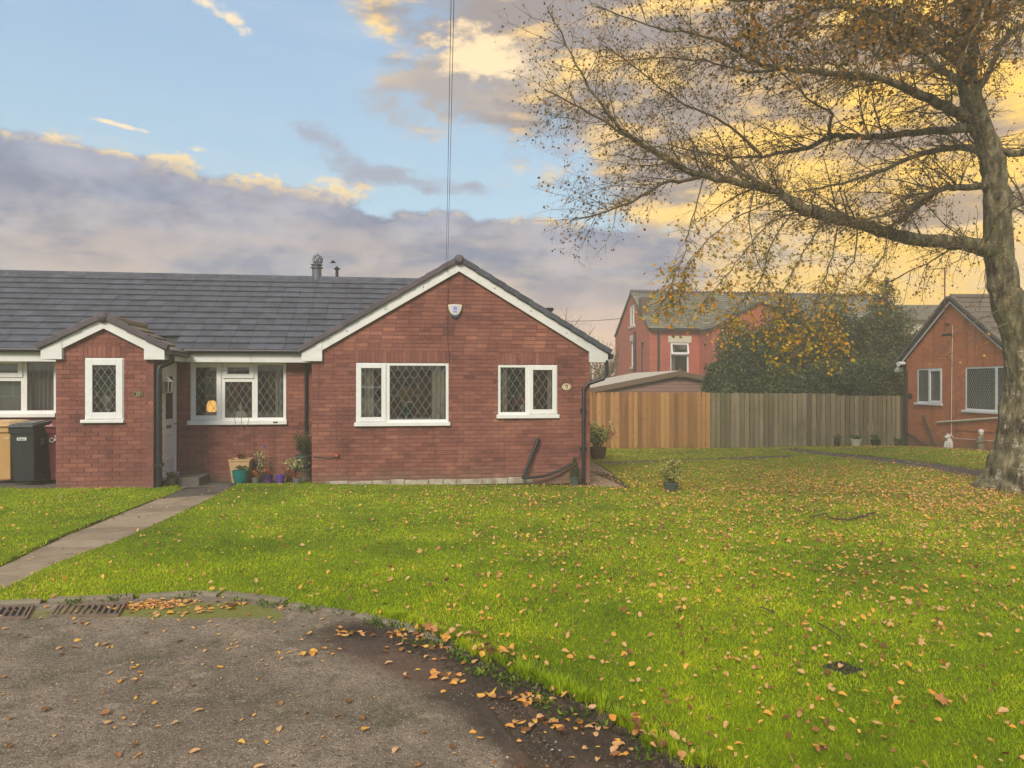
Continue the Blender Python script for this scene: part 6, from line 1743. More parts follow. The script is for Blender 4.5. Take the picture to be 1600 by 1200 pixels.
r, b, c = pot(419, 747, 14.14, .085, .17, M['purple_dark'], 'dark purple pot with red flowers and dry stems', 'tub'); plant(r, b, c, 50, .16, .40, .04, M['leaf_rust'], stems=10); flowers(b + Vector((.0, -.03, .07)), 10, .03, .045, M['flower_red'], 'flowers', r, c)
r, b, c = pot(437.5, 747, 14.14, .088, .17, M['purple'], 'bright violet pot with a few pink leaves', 'cone'); plant(r, b, c, 14, .06, .05, .04, M['leaf_pink'], stems=4)
r, b, c = pot(452, 748, 14.3, .06, .1, M['terracotta'], 'little brown pot of trailing rusty leaves beside the violet pot', 'cone'); plant(r, b, c, 120, .16, .16, .05, M['leaf_rust'], stems=10, hang=.3)
r, b, c = pot(464, 749, 14.02, .078, .125, M['grey_pot'], 'small grey pot in front of the stone tub', 'cone'); plant(r, b, c, 30, .1, .1, .06, M['leaf_rust'], stems=6)
r, b, c = pot(474, 740, 14.42, .16, .27, M['stone_pot'], 'wide mossy stone tub carrying trailing variegated ivy', 'tub'); plant(r, b + Vector((-.12, -.1, 0)), c, 420, .34, .22, .045, M['leaf_varieg'], stems=22, hang=.4)
r, b, c = pot(473, 719, 14.44, .15, .24, M['green_pot'], 'dark green pot with bushy heather standing on the stone tub', 'cone')
r.location.z += .28; plant(r, b, c, 1500, .2, .42, .04, M['holly'], stems=50, aspect=.35)
r, b, c = pot(268, 750, 13.66, .085, .16, M['stone_pot'], 'pebbly stone pot of herbs beside the doorstep', 'round'); plant(r, b, c, 220, .1, .1, .035, M['leaf_green'], stems=20)
r, b, c = pot(898, 760, 13.8, .09, .19, M['green_pot'], 'green pot with a small pointed conifer by the downpipe', 'cone', group='garden pots')
P = [];
for i in range(1500):
    h = random.random() ** 1.3; a = random.uniform(0, 6.28); q = .085 * (1 - h) ** .7 * (1.05 - .2 * random.random()) + .005; P.append((b.x + q * math.cos(a), b.y + q * math.sin(a), b.z + h * .36))
leaf_cloud(P, None, .03, 'foliage', M['holly'], r, c, kind=None, aspect=.4, hang=-.8)
r, b, c = pot(934, 712, 19.3, .24, .34, M['terracotta'], 'dark brown pot with a pink and yellow-green hydrangea', 'round', group='garden pots'); plant(r, b, c, 800, .44, .58, .10, M['leaf_lime'], stems=30); flowers(b + Vector((.33, -.1, .35)), 30, .06, .06, M['leaf_pink'], 'flower_head', r, c); flowers(b + Vector((-.1, -.1, .5)), 20, .06, .06, M['leaf_pink'], 'flower_head', r, c); flowers(b + Vector((-.05, -.15, .35)), 160, .16, .06, M['leaf_green'], 'leaves', r, c)
r, b, c = pot(1048, 762, 12.75, .135, .17, M['green_pot'], 'grey-green tub on the open lawn with a loose shrub', 'cone', group='garden pots'); plant(r, b, c, 700, .30, .30, .05, M['leaf_lime'], stems=30); plant(r, b + Vector((.06, 0, .12)), c, 260, .12, .32, .05, M['leaf_lime'], stems=10)
for px, d, rad, h, mt, lb in ((1308, 21.5, .1, .2, M['black'], 'small black pot at the joint of the two old fences'), (1337, 21.5, .17, .24, M['stone'], 'pale pot with trailing plant at the foot of the lower fence'), (1368, 21.4, .16, .22, M['black'], 'dark pot of greenery right of the pale pot by the fence'), (1404, 21.2, .13, .12, M['stone_pot'], 'low mossy pot in the corner beside the orange bungalow')):
    r, b, c = pot(px, 700, d, rad, h, mt, lb, 'cone', group='pots along the fence'); plant(r, b, c, 160, rad * 1.1, .14, .07, M['leaf_green'], stems=12)
# step and stones by the door
p0, p1 = on_ground(279, 757), on_ground(308, 751)
tag(MB().box(XP1 + .1, XP1 + .62, 13.75, 14.5, -.03, .19).build('doorstep', M['slab_dark'], None, bevel=.01), 'dark stone doorstep below the white front door', 'doorstep')
# two leaning black pipes under the small window
a, b_, c_ = on_y(842, 684, 13.93), on_y(816, 749, 13.86), on_y(893, 724, 13.9)
tag(MB().tube([a, a.lerp(b_, .5), b_ + Vector((0, 0, .01))], .032, 10).build('black_pipe', M['gutter'], None, smooth=True), 'straight black pipe leaning on the wall under the small window', 'pipe', 'black pipes lying against the gable wall')
tag(MB().tube([b_ + Vector((.02, -.03, .02)), on_y(850, 744, 13.86), on_y(873, 736, 13.88), c_], .026, 10).build('black_pipe', M['gutter'], None, smooth=True), 'curved black pipe sloping from the ground towards the downpipe', 'pipe', 'black pipes lying against the gable wall')

# ornaments before the orange bungalow
def ornament_dog():
    p = at_depth(1482, 703, 21.6); z = float(ground_z(p.x, p.y)) + .02; c = Vector((p.x, p.y, z))
    root = empty('dog_ornament', c, label='small white sitting dog ornament below the barred window', cat='ornament')
    m = MB().tube([c + Vector(v) for v in ((.1, 0, .0), (.08, 0, .1), (.03, 0, .22), (-.01, 0, .3))], [.1, .11, .08, .055], 12)
    for s in (-1, 1): m.tube([c + Vector(v) for v in ((-.03, s * .05, .2), (-.07, s * .05, .1), (-.08, s * .05, 0))], [.04, .03, .028], 8)
    m.tube([c + Vector(v) for v in ((.18, 0, .02), (.24, 0, .1), (.25, 0, .16))], [.02, .018, .01], 6)
    m.build('body', M['plaster_white'], root, c, smooth=True)
    h = MB().tube([c + Vector(v) for v in ((.03, 0, .33), (-.02, 0, .35), (-.08, 0, .33), (-.12, 0, .32))], [.05, .065, .045, .03], 10)
    for s in (-1, 1): h.tube([c + Vector((.02, s * .045, .38)), c + Vector((.03, s * .06, .45))], [.025, .008], 6)
    h.build('head', M['plaster_white'], root, c, smooth=True)
ornament_dog()
def ornament_gnome():
    p = at_depth(1533, 706, 20.2); z = float(ground_z(p.x, p.y)) + .0; c = Vector((p.x, p.y, z))
    root = empty('garden_statue', c, label='pale grey standing figure statue between the dog and the birch', cat='statue')
    MB().lathe([(.12, 0), (.12, .06), (.09, .07), (.1, .12), (.085, .25), (.1, .36), (.07, .42), (.035, .44)], c, 16, sq=.8).build('body', M['concrete'], root, c, smooth=True)
    MB().lathe([(0, .43), (.04, .44), (.06, .48), (.062, .52), (.075, .53), (.06, .57), (.03, .60), (0, .605)], c, 14).build('head', M['plaster_white'], root, c, smooth=True)
    for s in (-1, 1): MB().tube([c + Vector((0, s * .09, .38)), c + Vector((-.03, s * .12, .28)), c + Vector((-.09, s * .04, .24))], [.03, .026, .02], 8).build('arm', M['concrete'], root, c, smooth=True)
ornament_gnome()

# ------------------------------------------------------------------ wires overhead
def wire(a, b, sag, label, r=.007, name='overhead_wire', grp='overhead wires'):
    a, b = Vector(a), Vector(b); pts = []
    for i in range(25):
        t = i / 24; p = a.lerp(b, t); p.z -= sag * 4 * t * (1 - t); pts.append(p)
    tag(MB().tube(pts, r, 5).build(name, M['wire'], None, smooth=True), label, 'wire', grp)
wb = on_y(697, 420, 13.9)
wt0 = on_y(705, -20, 6.0); wt1 = on_y(709.5, -20, 6.0)
def beyond(p, q, t): return p + (q - p) * t
wire(wb, beyond(wb, wt0, 2.6) + Vector((0, 0, .55)), .28, 'left of the two thin black wires rising from the gable peak', .003)
wire(wb + Vector((.03, 0, 0)), beyond(wb + Vector((.03, 0, 0)), wt1, 2.6) + Vector((0, 0, .55)), .28, 'right of the two thin black wires rising from the gable peak', .003)
wire(on_y(830, 499, 30), on_y(975, 497, 30), .1, 'faint level wire between the gable roof and the red house', .012)

# ------------------------------------------------------------------ gutter gratings in the road, drain cover in the lawn
def grating(px0, px1, pyt, pyb, lab, n):
    a, b, c, d = (on_ground(*p) for p in ((px0 + 16, pyt), (px1 + 4, pyt), (px1 - 8, pyb), (px0, pyb)))
    org = (a + b + c + d) / 4; org.z = float(ground_z(org.x, org.y)) - .022
    root = empty('drain_grating', org, label=lab, cat='drain', group='slotted drain gratings by the kerb')
    z0, z1 = org.z - .012, org.z + .006
    A, B, C_, D_ = (Vector((q.x, q.y, 0)) for q in (a, b, c, d))
    def P(u, v, z): q = D_.lerp(C_, u).lerp(A.lerp(B, u), v); return (q.x, q.y, z)
    def slab(m, u0, u1, v0, v1):
        m.add([P(u0, v0, z0), P(u1, v0, z0), P(u1, v1, z0), P(u0, v1, z0), P(u0, v0, z1), P(u1, v0, z1), P(u1, v1, z1), P(u0, v1, z1)], [(0, 3, 2, 1), (4, 5, 6, 7), (0, 1, 5, 4), (1, 2, 6, 5), (2, 3, 7, 6), (3, 0, 4, 7)])
    f = MB(); slab(f, 0, 1, 0, .14); slab(f, 0, 1, .86, 1); slab(f, 0, .03, .14, .86); slab(f, .97, 1, .14, .86)
    f.build('frame', M['iron'], root, org)
    for i in range(n):
        u = .03 + .94 * (i + .5) / n; m = MB(); slab(m, u - .014, u + .016, .14, .86); m.build('bar', M['iron'], root, org)
    m = MB(); z0, z1 = org.z - .016, org.z - .008; slab(m, .0, 1, 0.0, 1); m.build('pit_shade', M['ink_black'], root, org)  # flat black sheet below the bars; the hole's darkness is put into its colour
grating(75, 193, 939, 958, 'rusty slotted drain grating, the whole one right of the leaf drift edge', 10)
grating(-70, 50, 942, 962, 'rusty slotted drain grating cut by the left edge of the picture', 10)
def cover():
    p = on_ground(1318, 1046); z = float(lawn_z(p.x, p.y)) + .004; c = Vector((p.x, p.y, z))
    root = empty('drain_cover', c, R(20), label='small dark chequered drain cover sunk in the lawn', cat='drain cover')
    MB().box(-.085, .085, -.085, .085, -.02, .0).build('plate', M['tarmac'], root)
    for i in range(5):
        for j in range(5): MB().box(-.08 + i * .032 + .003, -.08 + i * .032 + .029, -.08 + j * .032 + .003, -.08 + j * .032 + .029, -.002, .006).build('stud', M['black'], root)
cover()
# twigs on the grass
def stick(pts, r, label):
    P = []
    for x, y in pts:
        p = on_ground(x, y); P.append(Vector((p.x, p.y, float(lawn_z(p.x, p.y)) + .035 + random.uniform(-.004, .01))))
    m = MB().tube(P, [r * (1 - .5 * i / len(P)) for i in range(len(P))], 6)
    for k in range(1, len(P) - 1): m.tube([P[k], P[k] + Vector((random.uniform(-.14, .14), random.uniform(-.1, .1), .02))], [r * .5, r * .2], 4)
    tag(m.build('fallen_branch', M['stick'], None), label, 'branch', 'fallen sticks on the lawn')
stick([(1366, 806), (1345, 812), (1325, 817), (1298, 815), (1290, 808), (1268, 812)], .016, 'forked fallen stick lying on the leafy lawn below the birch')
stick([(1188, 957), (1200, 959), (1210, 965)], .006, 'short thin twig on the lawn left of centre')
stick([(1278, 984), (1296, 993), (1312, 1004), (1313, 1010)], .006, 'thin bent twig above the drain cover')
# small bird over the roof
def bird():
    p = at_depth(520.5, 410, 17); root = empty('bird', p, label='tiny dark bird gliding over the roof ridge', cat='bird')
    MB().tube([p + Vector(v) for v in ((-.07, 0, -.01), (-.03, 0, .0), (.03, 0, .005), (.06, 0, .0))], [.006, .02, .02, .008], 8).build('body', M['ink_black'], root, p, smooth=True)
    for s in (-1, 1): MB().add([p + Vector(v) for v in ((.03, 0, .01), (-.03, 0, .01), (-.03, s * .06, .035), (.02, s * .07, .035), (-.05, s * .13, .01))], [(0, 1, 2, 3), (3, 2, 4)]).build('wing', M['ink_black'], root, p)
bird()

# ------------------------------------------------------------------ what the panes mirror: the far side of the road
def opposite():
    org = Vector((0, -15.5, .28))
    proto = empty('bungalow', (org.x, org.y, .28), R(180), label='brick bungalow across the road, mirrored in the small gable window', cat='bungalow', group='bungalows across the road')
    W = 5.2
    wins = [(-3.6, -1.9, .85, 2.0), (1.2, 2.7, .85, 2.0)]
    brm = brick_tex('road_side_brick', srgb(150, 84, 74), srgb(168, 98, 84), srgb(120, 92, 84))
    m = MB()
    for (a, b, c, d) in subtract((-W, W, -.4, 2.5), wins): m.box(a, b, 0, .2, c, d)
    m.build('wall', brm, proto)
    MB().box(-W, -W + .2, .2, 7, -.4, 2.5).box(W - .2, W, .2, 7, -.4, 2.5).box(-W, W, 7, 7.2, -.4, 2.5).build('side_wall', brm, proto)
    MB().prism([(-.45, 2.35), (3.6, 4.4), (7.65, 2.35), (7.65, 2.25), (3.6, 4.3), (-.45, 2.25)], -W - .3, W + .3).xform(Matrix.Rotation(R(90), 4, 'Z') @ Matrix.Scale(-1, 4, (0, 1, 0))).build('roof', M['tile'], proto)
    for (a, b, c, d) in wins:
        w = MB()
        for r_ in subtract((a, b, c, d), [(a + .07, (a + b) / 2 - .04, c + .07, d - .07), ((a + b) / 2 + .04, b - .07, c + .07, d - .07)]): w.box(r_[0], r_[1], .02, .1, r_[2], r_[3])
        w = w.build('window', M['pvc'], proto); MB().box(a + .05, b - .05, .06, .07, c + .05, d - .05).build('pane', M['glass'], w); MB().box(a, b, .12, .16, c, d).build('backing', M['interior'], w)
    MB().box(-.6, .4, .02, .12, -.2, 2.05).build('door', M['door'], proto)
    def dup(o, parent=None):
        c = o.copy(); COL.objects.link(c); c.parent = parent
        for ch in [q for q in bpy.data.objects if q.parent == o]: dup(ch, c)
        return c
    proto.location.x = 8.0
    for x, l in ((-2.9, 'brick bungalow directly across the road'), (-13.8, 'second brick bungalow leftwards across the road'), (-24.7, 'third brick bungalow leftwards across the road'), (19, 'brick bungalow at the right end across the road')):
        c = dup(proto); c.location.x = x; c['label'] = l + ' behind the camera'
opposite()

def skin_mesh(verts, edges, radii, root_i, name, mat, parent, org, sub=2):
    me = bpy.data.meshes.new(name); me.from_pydata([tuple(Vector(v) - Vector(org)) for v in verts], edges, [])
    o = bpy.data.objects.new(name, me); COL.objects.link(o); o.parent = parent
    md = o.modifiers.new('skin', 'SKIN'); md.use_smooth_shade = True
    if not me.skin_vertices: me.skin_vertices.new()
    for i, r in enumerate(radii):
        me.skin_vertices[0].data[i].radius = (r, r) if not hasattr(r, '__len__') else r
        me.skin_vertices[0].data[i].use_root = (i == root_i)
    s = o.modifiers.new('sub', 'SUBSURF'); s.levels = sub; s.render_levels = sub
    me.materials.append(mat)
    return o
SKIN = mk('skin', [srgb(206, 160, 136), srgb(220, 176, 152)], 6, .6)
def person(x, y, s, label, top, bottom, hair, hands_to, long_coat=False):
    """standing figure facing +Y; hands_to: hand target (dx, dy, z)"""
    z0 = float(ground_z(x, y)) - .03; org = Vector((x, y, z0))
    root = empty('person', org, label=label, cat='person')
    O = lambda a, b, c: Vector((x + a * s, y + b * s, z0 + c * s))
    hx, hy, hz = hands_to
    V = [O(0, 0, .92), O(0, 0, 1.05), O(0, 0, 1.22), O(0, 0, 1.36), O(0, .01, 1.45), O(0, .02, 1.53), O(0, .03, 1.62)]
    E = [(i, i + 1) for i in range(6)]; Rr = [(.15, .11), (.135, .10), (.155, .11), (.13, .09), (.05, .05), (.085, .095), (.075, .09)]
    for sd in (-1, 1):
        b = len(V)
        V += [O(sd * .17, 0, 1.38), O(sd * .24, .03, 1.14), O(sd * hx * 1.3, hy * .75, hz - .06), O(sd * hx, hy, hz)]
        E += [(3, b), (b, b + 1), (b + 1, b + 2), (b + 2, b + 3)]; Rr += [.058, .045, .033, .038]
        b2 = len(V); V += [O(sd * .10, 0, .86), O(sd * .11, .01, .47), O(sd * .12, -.02, .09), O(sd * .13, .12, .035)]
        E += [(0, b2), (b2, b2 + 1), (b2 + 1, b2 + 2), (b2 + 2, b2 + 3)]; Rr += [.095, .06, .042, .035]
    Rr = [tuple(k * s for k in r) if hasattr(r, '__len__') else r * s for r in Rr]
    skin_mesh(V, E, Rr, 0, 'body', SKIN, root, org)
    # jacket
    V2, E2, R2 = [O(0, 0, .86), O(0, 0, 1.05), O(0, 0, 1.22), O(0, 0, 1.39)], [(0, 1), (1, 2), (2, 3)], [(.185, .14), (.165, .13), (.185, .135), (.145, .11)]
    if long_coat: V2.insert(0, O(0, 0, .5)); E2 = [(i, i + 1) for i in range(4)]; R2.insert(0, (.2, .17))
    k = len(V2) - 1
    for sd in (-1, 1):
        b = len(V2); V2 += [O(sd * .185, 0, 1.385), O(sd * .25, .03, 1.14), O(sd * hx * 1.3, hy * .75, hz - .06)]; E2 += [(k, b), (b, b + 1), (b + 1, b + 2)]; R2 += [.078, .066, .052]
    skin_mesh(V2, E2, [tuple(q * s for q in r) if hasattr(r, '__len__') else r * s for r in R2], 0, 'jacket', top, root, org)
    V3, E3, R3 = [O(0, 0, .93)], [], [(.165, .125)]
    for sd in (-1, 1):
        b = len(V3); V3 += [O(sd * .10, 0, .84), O(sd * .11, .01, .47), O(sd * .12, -.02, .1)]; E3 += [(0, b), (b, b + 1), (b + 1, b + 2)]; R3 += [.108, .078, .062]
    skin_mesh(V3, E3, [tuple(q * s for q in r) if hasattr(r, '__len__') else r * s for r in R3], 0, 'trousers', bottom, root, org)
    for sd in (-1, 1):
        MB().tube([O(sd * .12, -.07, .05), O(sd * .125, .04, .05), O(sd * .13, .15, .035)], [.045, .05, .035], 10).build('shoe', M['black'], root, org, smooth=True)
        # fingers closed round the phone
        h = O(sd * hx, hy, hz)
        for f in range(4):
            a = h + Vector((-sd * .01, .0, (.03 - f * .02) * s)); MB().tube([a, a + Vector((-sd * .02, .035, 0)), a + Vector((-sd * .045, .03, 0))], [.009, .008, .007], 6).build('finger', SKIN, root, org, smooth=True)
        MB().tube([h + Vector((0, -.02, -.02)), h + Vector((-sd * .02, -.03, .0)), h + Vector((-sd * .04, -.02, .01))], [.011, .010, .008], 6).build('thumb', SKIN, root, org, smooth=True)
    hc = O(0, .02, 1.61)
    hm = MB()
    for i in range(9):
        t = i / 8; ph = math.pi * (.0 + .56 * t); rr = .105 * math.sin(ph) + .001; hm.v += [(hc.x + rr * s * math.cos(q * math.pi / 8), hc.y + rr * 1.12 * s * math.sin(q * math.pi / 8) - .02, hc.z + .115 * s * math.cos(ph) + (.0)) for q in range(16)]
    for i in range(8):
        for j in range(16): hm.f.append((i * 16 + j, i * 16 + (j + 1) % 16, (i + 1) * 16 + (j + 1) % 16, (i + 1) * 16 + j)); hm.m.append(0)
    hm.tube([O(0, -.08, 1.6), O(0, -.1, 1.5), O(0, -.09, 1.38)], [.07, .075, .05], 8)
    hm.build('hair', hair, root, org, smooth=True)
    fc = MB()
    for sd in (-1, 1): fc.tube([O(sd * .032, .115, 1.60), O(sd * .032, .122, 1.60)], .012, 8)
    fc.build('eyes', M['ink_black'], root, org); MB().tube([O(0, .105, 1.60), O(0, .14, 1.565)], [.008, .014], 6).build('nose', SKIN, root, org, smooth=True); MB().tube([O(-.025, .115, 1.53), O(.025, .115, 1.53)], .006, 6).build('mouth', M['ink_red'], root, org)
    for sd in (-1, 1): MB().tube([O(sd * .085, .02, 1.57), O(sd * .095, .02, 1.62)], [.012, .016], 8).build('ear', SKIN, root, org, smooth=True)
    return root
YEL = mk('mustard_jacket', [srgb(186, 164, 96), srgb(210, 188, 118)], 5, .8); PNK = mk('grey_pink_coat', [srgb(176, 156, 168), srgb(198, 180, 190)], 5, .8)
person(0.0, -.58, 1.0, 'person in a mustard jacket and dark trousers holding up a phone, mirrored in the window', YEL, M['ink_black'], mk('brown_hair', [srgb(70, 48, 34)]), (.075, .44, 1.50))
person(1.45, -1.2, .98, 'person in a long grey-pink coat standing beside the photographer', PNK, M['seal'], mk('grey_hair', [srgb(120, 112, 104)]), (.12, .22, 1.05), True)
ph = tag(MB().box(-.04, .04, -.05, -.04, 1.78, 1.94).build('phone', M['ink_black'], None, bevel=.004), 'black phone held up in both hands, mirrored in the window', 'phone')

def car():
    cx, cy = -1.7, -5.6; z0 = float(ground_z(cx, cy)) - .03; org = Vector((cx, cy, z0))
    root = empty('parked_car', org, R(180), label='white hatchback parked across the road, its rear mirrored in the picture window', cat='car')
    # sections along y (rear at y=-2 .. front at 2, turned to put the rear towards the houses)
    sec = [(-1.98, .72, .35, .62), (-1.95, .84, .30, .95), (-1.7, .88, .26, 1.0), (-.9, .89, .24, .98), (.5, .89, .24, .95), (1.3, .88, .24, .88), (1.8, .82, .28, .74), (2.0, .66, .34, .6)]
    m = MB(); n = 12
    for (y, w, zl, zh) in sec:
        for (u, v) in ((-.8, 0), (-1, .15), (-1.0, .6), (-.97, .85), (-.88, 1), (-.4, 1.01), (.4, 1.01), (.88, 1), (.97, .85), (1.0, .6), (1, .15), (.8, 0)): m.v.append((u * w, y, zl + (zh - zl) * v))
    for i in range(len(sec) - 1):
        for j in range(n): m.f.append((i * n + j, i * n + (j + 1) % n, (i + 1) * n + (j + 1) % n, (i + 1) * n + j)); m.m.append(0)
    m.f += [tuple(range(n - 1, -1, -1)), tuple((len(sec) - 1) * n + j for j in range(n))]; m.m += [0, 0]
    paint = mk('white_car_paint', [srgb(226, 226, 226)], 3, .25)
    m.build('body', paint, root, smooth=True)
    cab = MB(); cs = [(-1.9, .80, .96), (-1.55, .66, 1.44), (-.2, .66, 1.5), (.35, .66, 1.44), (1.15, .78, .92)]
    for (y, w, z) in cs: cab.v += [(-w - .04, y, min(z, .97)), (-w, y, z), (w, y, z), (w + .04, y, min(z, .97))]
    for i in range(4):
        for j in range(3): cab.f.append((i * 4 + j, i * 4 + j + 1, (i + 1) * 4 + j + 1, (i + 1) * 4 + j)); cab.m.append(0)
    cab.build('cabin', paint, root, smooth=False)
    dk = mk('dark_car_glass', [srgb(24, 28, 32)], 3, .08)
    MB().add([(-.68, -1.925, 1.0), (.68, -1.925, 1.0), (.56, -1.62, 1.40), (-.56, -1.62, 1.40)], [(0, 1, 2, 3)]).build('rear_screen', dk, root)
    for s in (-1, 1):
        MB().add([(s * .86, -1.4, 1.0), (s * .86, .9, 1.0), (s * .70, .3, 1.38), (s * .70, -1.3, 1.40)], [(0, 1, 2, 3)]).build('side_window', dk, root)
        MB().box(*sorted((s * .56, s * .84)), -2.0, -1.9, .78, .95).build('tail_light', mk('red_lens', [srgb(150, 20, 20)], 3, .2), root, bevel=.02)
        for y in (-1.25, 1.25):
            w = MB().tube([(s * .72, y, .31), (s * .9, y, .31)], .31, 24).build('wheel', M['black'], root, smooth=True); MB().tube([(s * .895, y, .31), (s * .91, y, .31)], .2, 16).build('rim', M['steel'], w)
    MB().box(-.26, .26, -2.005, -1.95, .62, .73).build('number_plate', M['cream'], root)
    MB().box(-.84, .84, -2.03, -1.9, .33, .52).build('bumper', paint, root, bevel=.03)
car()

# ------------------------------------------------------------------ grass blades
def grass():
    tx, ty = TP.x, TP.y
    N = 900000
    # sample by distance so that near turf is thick and far turf thins out
    d = 2.6 * (9.0 ** rng.random(N)); px = rng.uniform(-60, 1660, N)
    xc = (px - CX) / F_PX * d
    X = xc * math.cos(YAW) + d * math.sin(YAW); Y = -xc * math.sin(YAW) + d * math.cos(YAW)
    rd = road_d(X, Y) + 0.05 * fbm(X, Y, 5, 9)
    pm = paths_mask(X, Y)
    wear = np.clip((X + 1.2) / 1.2, 0, 1) * (Y < 5.4)
    pk = np.clip((rd - 0.01) / (.05 + .35 * wear), 0, 1)
    pk *= .72 + .28 * np.clip(fbm(X, Y, 2.3, 41) * 2 + .6, 0, 1)
    pk *= 1 - .75 * np.exp(-((X - tx) ** 2 + (Y - ty) ** 2) / .8 ** 2)
    # inside houses or behind the far fence: none
    pk[(Y > 14.0) & (X < XR + .02)] = 0; pk[(Y > 13.3) & (X < XP1 + .1)] = 0
    pd_ = X * math.sin(YAW) + Y * math.cos(YAW); pk[pd_ > 23.7] = 0
    h2x = Vector((math.cos(PHI), math.sin(PHI))); h2y = Vector((-math.sin(PHI), math.cos(PHI)))
    loc = (X - H2.x) * h2y[0] + (Y - H2.y) * h2y[1]; pk[loc > -.03] = 0
    ok = (rng.random(N) < pk * .62) & ~pm & (rd > 0) & (Y > 2.35)
    X, Y, d, rd = X[ok], Y[ok], d[ok], rd[ok]; wear = wear[ok]; n = len(X)
    pd = paths_dist(X, Y)
    Z = lawn_z(X, Y) - .008
    h = rng.uniform(.016, .034, n) * (1 + .35 * fbm(X, Y, 3.0, 5)) + .012 * np.exp(-rd / .08) * rng.random(n) + .012 * np.exp(-pd / .05)
    tuft = np.clip(fbm(X, Y, 6, 77) - .28, 0, 1); h += .06 * tuft * np.exp(-rd / .5)
    w = np.clip(.0011 * d, .0022, .012) * rng.uniform(.7, 1.3, n)
    a = rng.uniform(0, 2 * np.pi, n); lean = rng.uniform(.1, 1.1, n) * h; la = rng.uniform(0, 2 * np.pi, n)
    wx_, wy_ = np.cos(a) * w / 2, np.sin(a) * w / 2; lx, ly = np.cos(la) * lean, np.sin(la) * lean
    V = np.empty((n, 5, 3))
    V[:, 0] = np.stack([X - wx_, Y - wy_, Z], 1); V[:, 1] = np.stack([X + wx_, Y + wy_, Z], 1)
    V[:, 2] = np.stack([X - wx_ * .7 + lx * .35, Y - wy_ * .7 + ly * .35, Z + h * .6], 1); V[:, 3] = np.stack([X + wx_ * .7 + lx * .35, Y + wy_ * .7 + ly * .35, Z + h * .6], 1)
    V[:, 4] = np.stack([X + lx, Y + ly, Z + h], 1)
    I = np.arange(n)[:, None] * 5
    tint = np.repeat(np.clip(rng.normal(.5, .22, n) + .25 * fbm(X, Y, 1.6, 51), 0, 1), 5)
    me = np_mesh('grass', V.reshape(-1, 3), [I + np.array([[0, 1, 3, 2]]), I + np.array([[2, 3, 4]])], {'tint': tint})
    link_mesh('grass', me, M['blade'], kind='stuff')
    print('grass blades', n)
grass()

# weeds along the kerb
def weeds():
    P = []; pts = [p for p in kerb_line if -2.6 < p[0] < 1.2 and p[1] > 3.2]
    for _ in range(46):
        p = random.choice(pts); cx_, cy_ = p[0] + random.gauss(0, .05), p[1] - random.uniform(-.02, .10)
        z = float(ground_z(cx_, cy_)) - .03
        for k in range(random.randint(12, 40)): P.append((cx_ + random.gauss(0, .035), cy_ + random.gauss(0, .03), z + random.uniform(0, .025)))
    leaf_cloud(P, None, .032, 'weeds', M['leaf_weed'], None, hang=-.7, aspect=.35)
M['leaf_weed'] = leaf_mat('weed_leaf', [srgb(52, 78, 20), srgb(84, 114, 30), srgb(130, 150, 50)], .25)
weeds()

# clods of wet earth and torn turf along the broken verge
def clods():
    n = 5200; t = rng.random(n); line = gpts([(560, 975), (640, 990), (700, 1012), (760, 1045), (810, 1070), (860, 1098), (920, 1128), (980, 1165), (1060, 1215)])
    L = np.array(resample(line, .02)); i = (t * (len(L) - 1)).astype(int)
    X = L[i, 0] + rng.normal(0, .07, n); Y = L[i, 1] + rng.normal(-.02, .07, n); s = rng.uniform(.003, .012, n) * np.where(rng.random(n) < .05, 2.0, 1)
    base = np.array([[1, 0, .2], [.3, .9, .1], [-.8, .6, .2], [-.8, -.6, .15], [.4, -.9, .2], [0, 0, .95]]); V = base[None] * s[:, None, None] * rng.uniform(.6, 1.3, (n, 6, 1))
    a = rng.uniform(0, 6.28, n); ca, sa = np.cos(a)[:, None], np.sin(a)[:, None]
    VX = V[:, :, 0] * ca - V[:, :, 1] * sa; VY = V[:, :, 0] * sa + V[:, :, 1] * ca
    rd = road_d(X, Y); Z = np.where(rd < 0, ground_z(X, Y) - .032, ground_z(X, Y) - .03 + np.clip(rd, 0, .1) * .3)
    V = np.stack([VX + X[:, None], VY + Y[:, None], V[:, :, 2] + Z[:, None]], -1).reshape(-1, 3); I = np.arange(n)[:, None] * 6
    link_mesh('soil_clods', np_mesh('soil_clods', V, [np.concatenate([I + np.array([[j, (j + 1) % 5, 5]]) for j in range(5)])], smooth=True), M['soil'], kind='stuff')
clods()
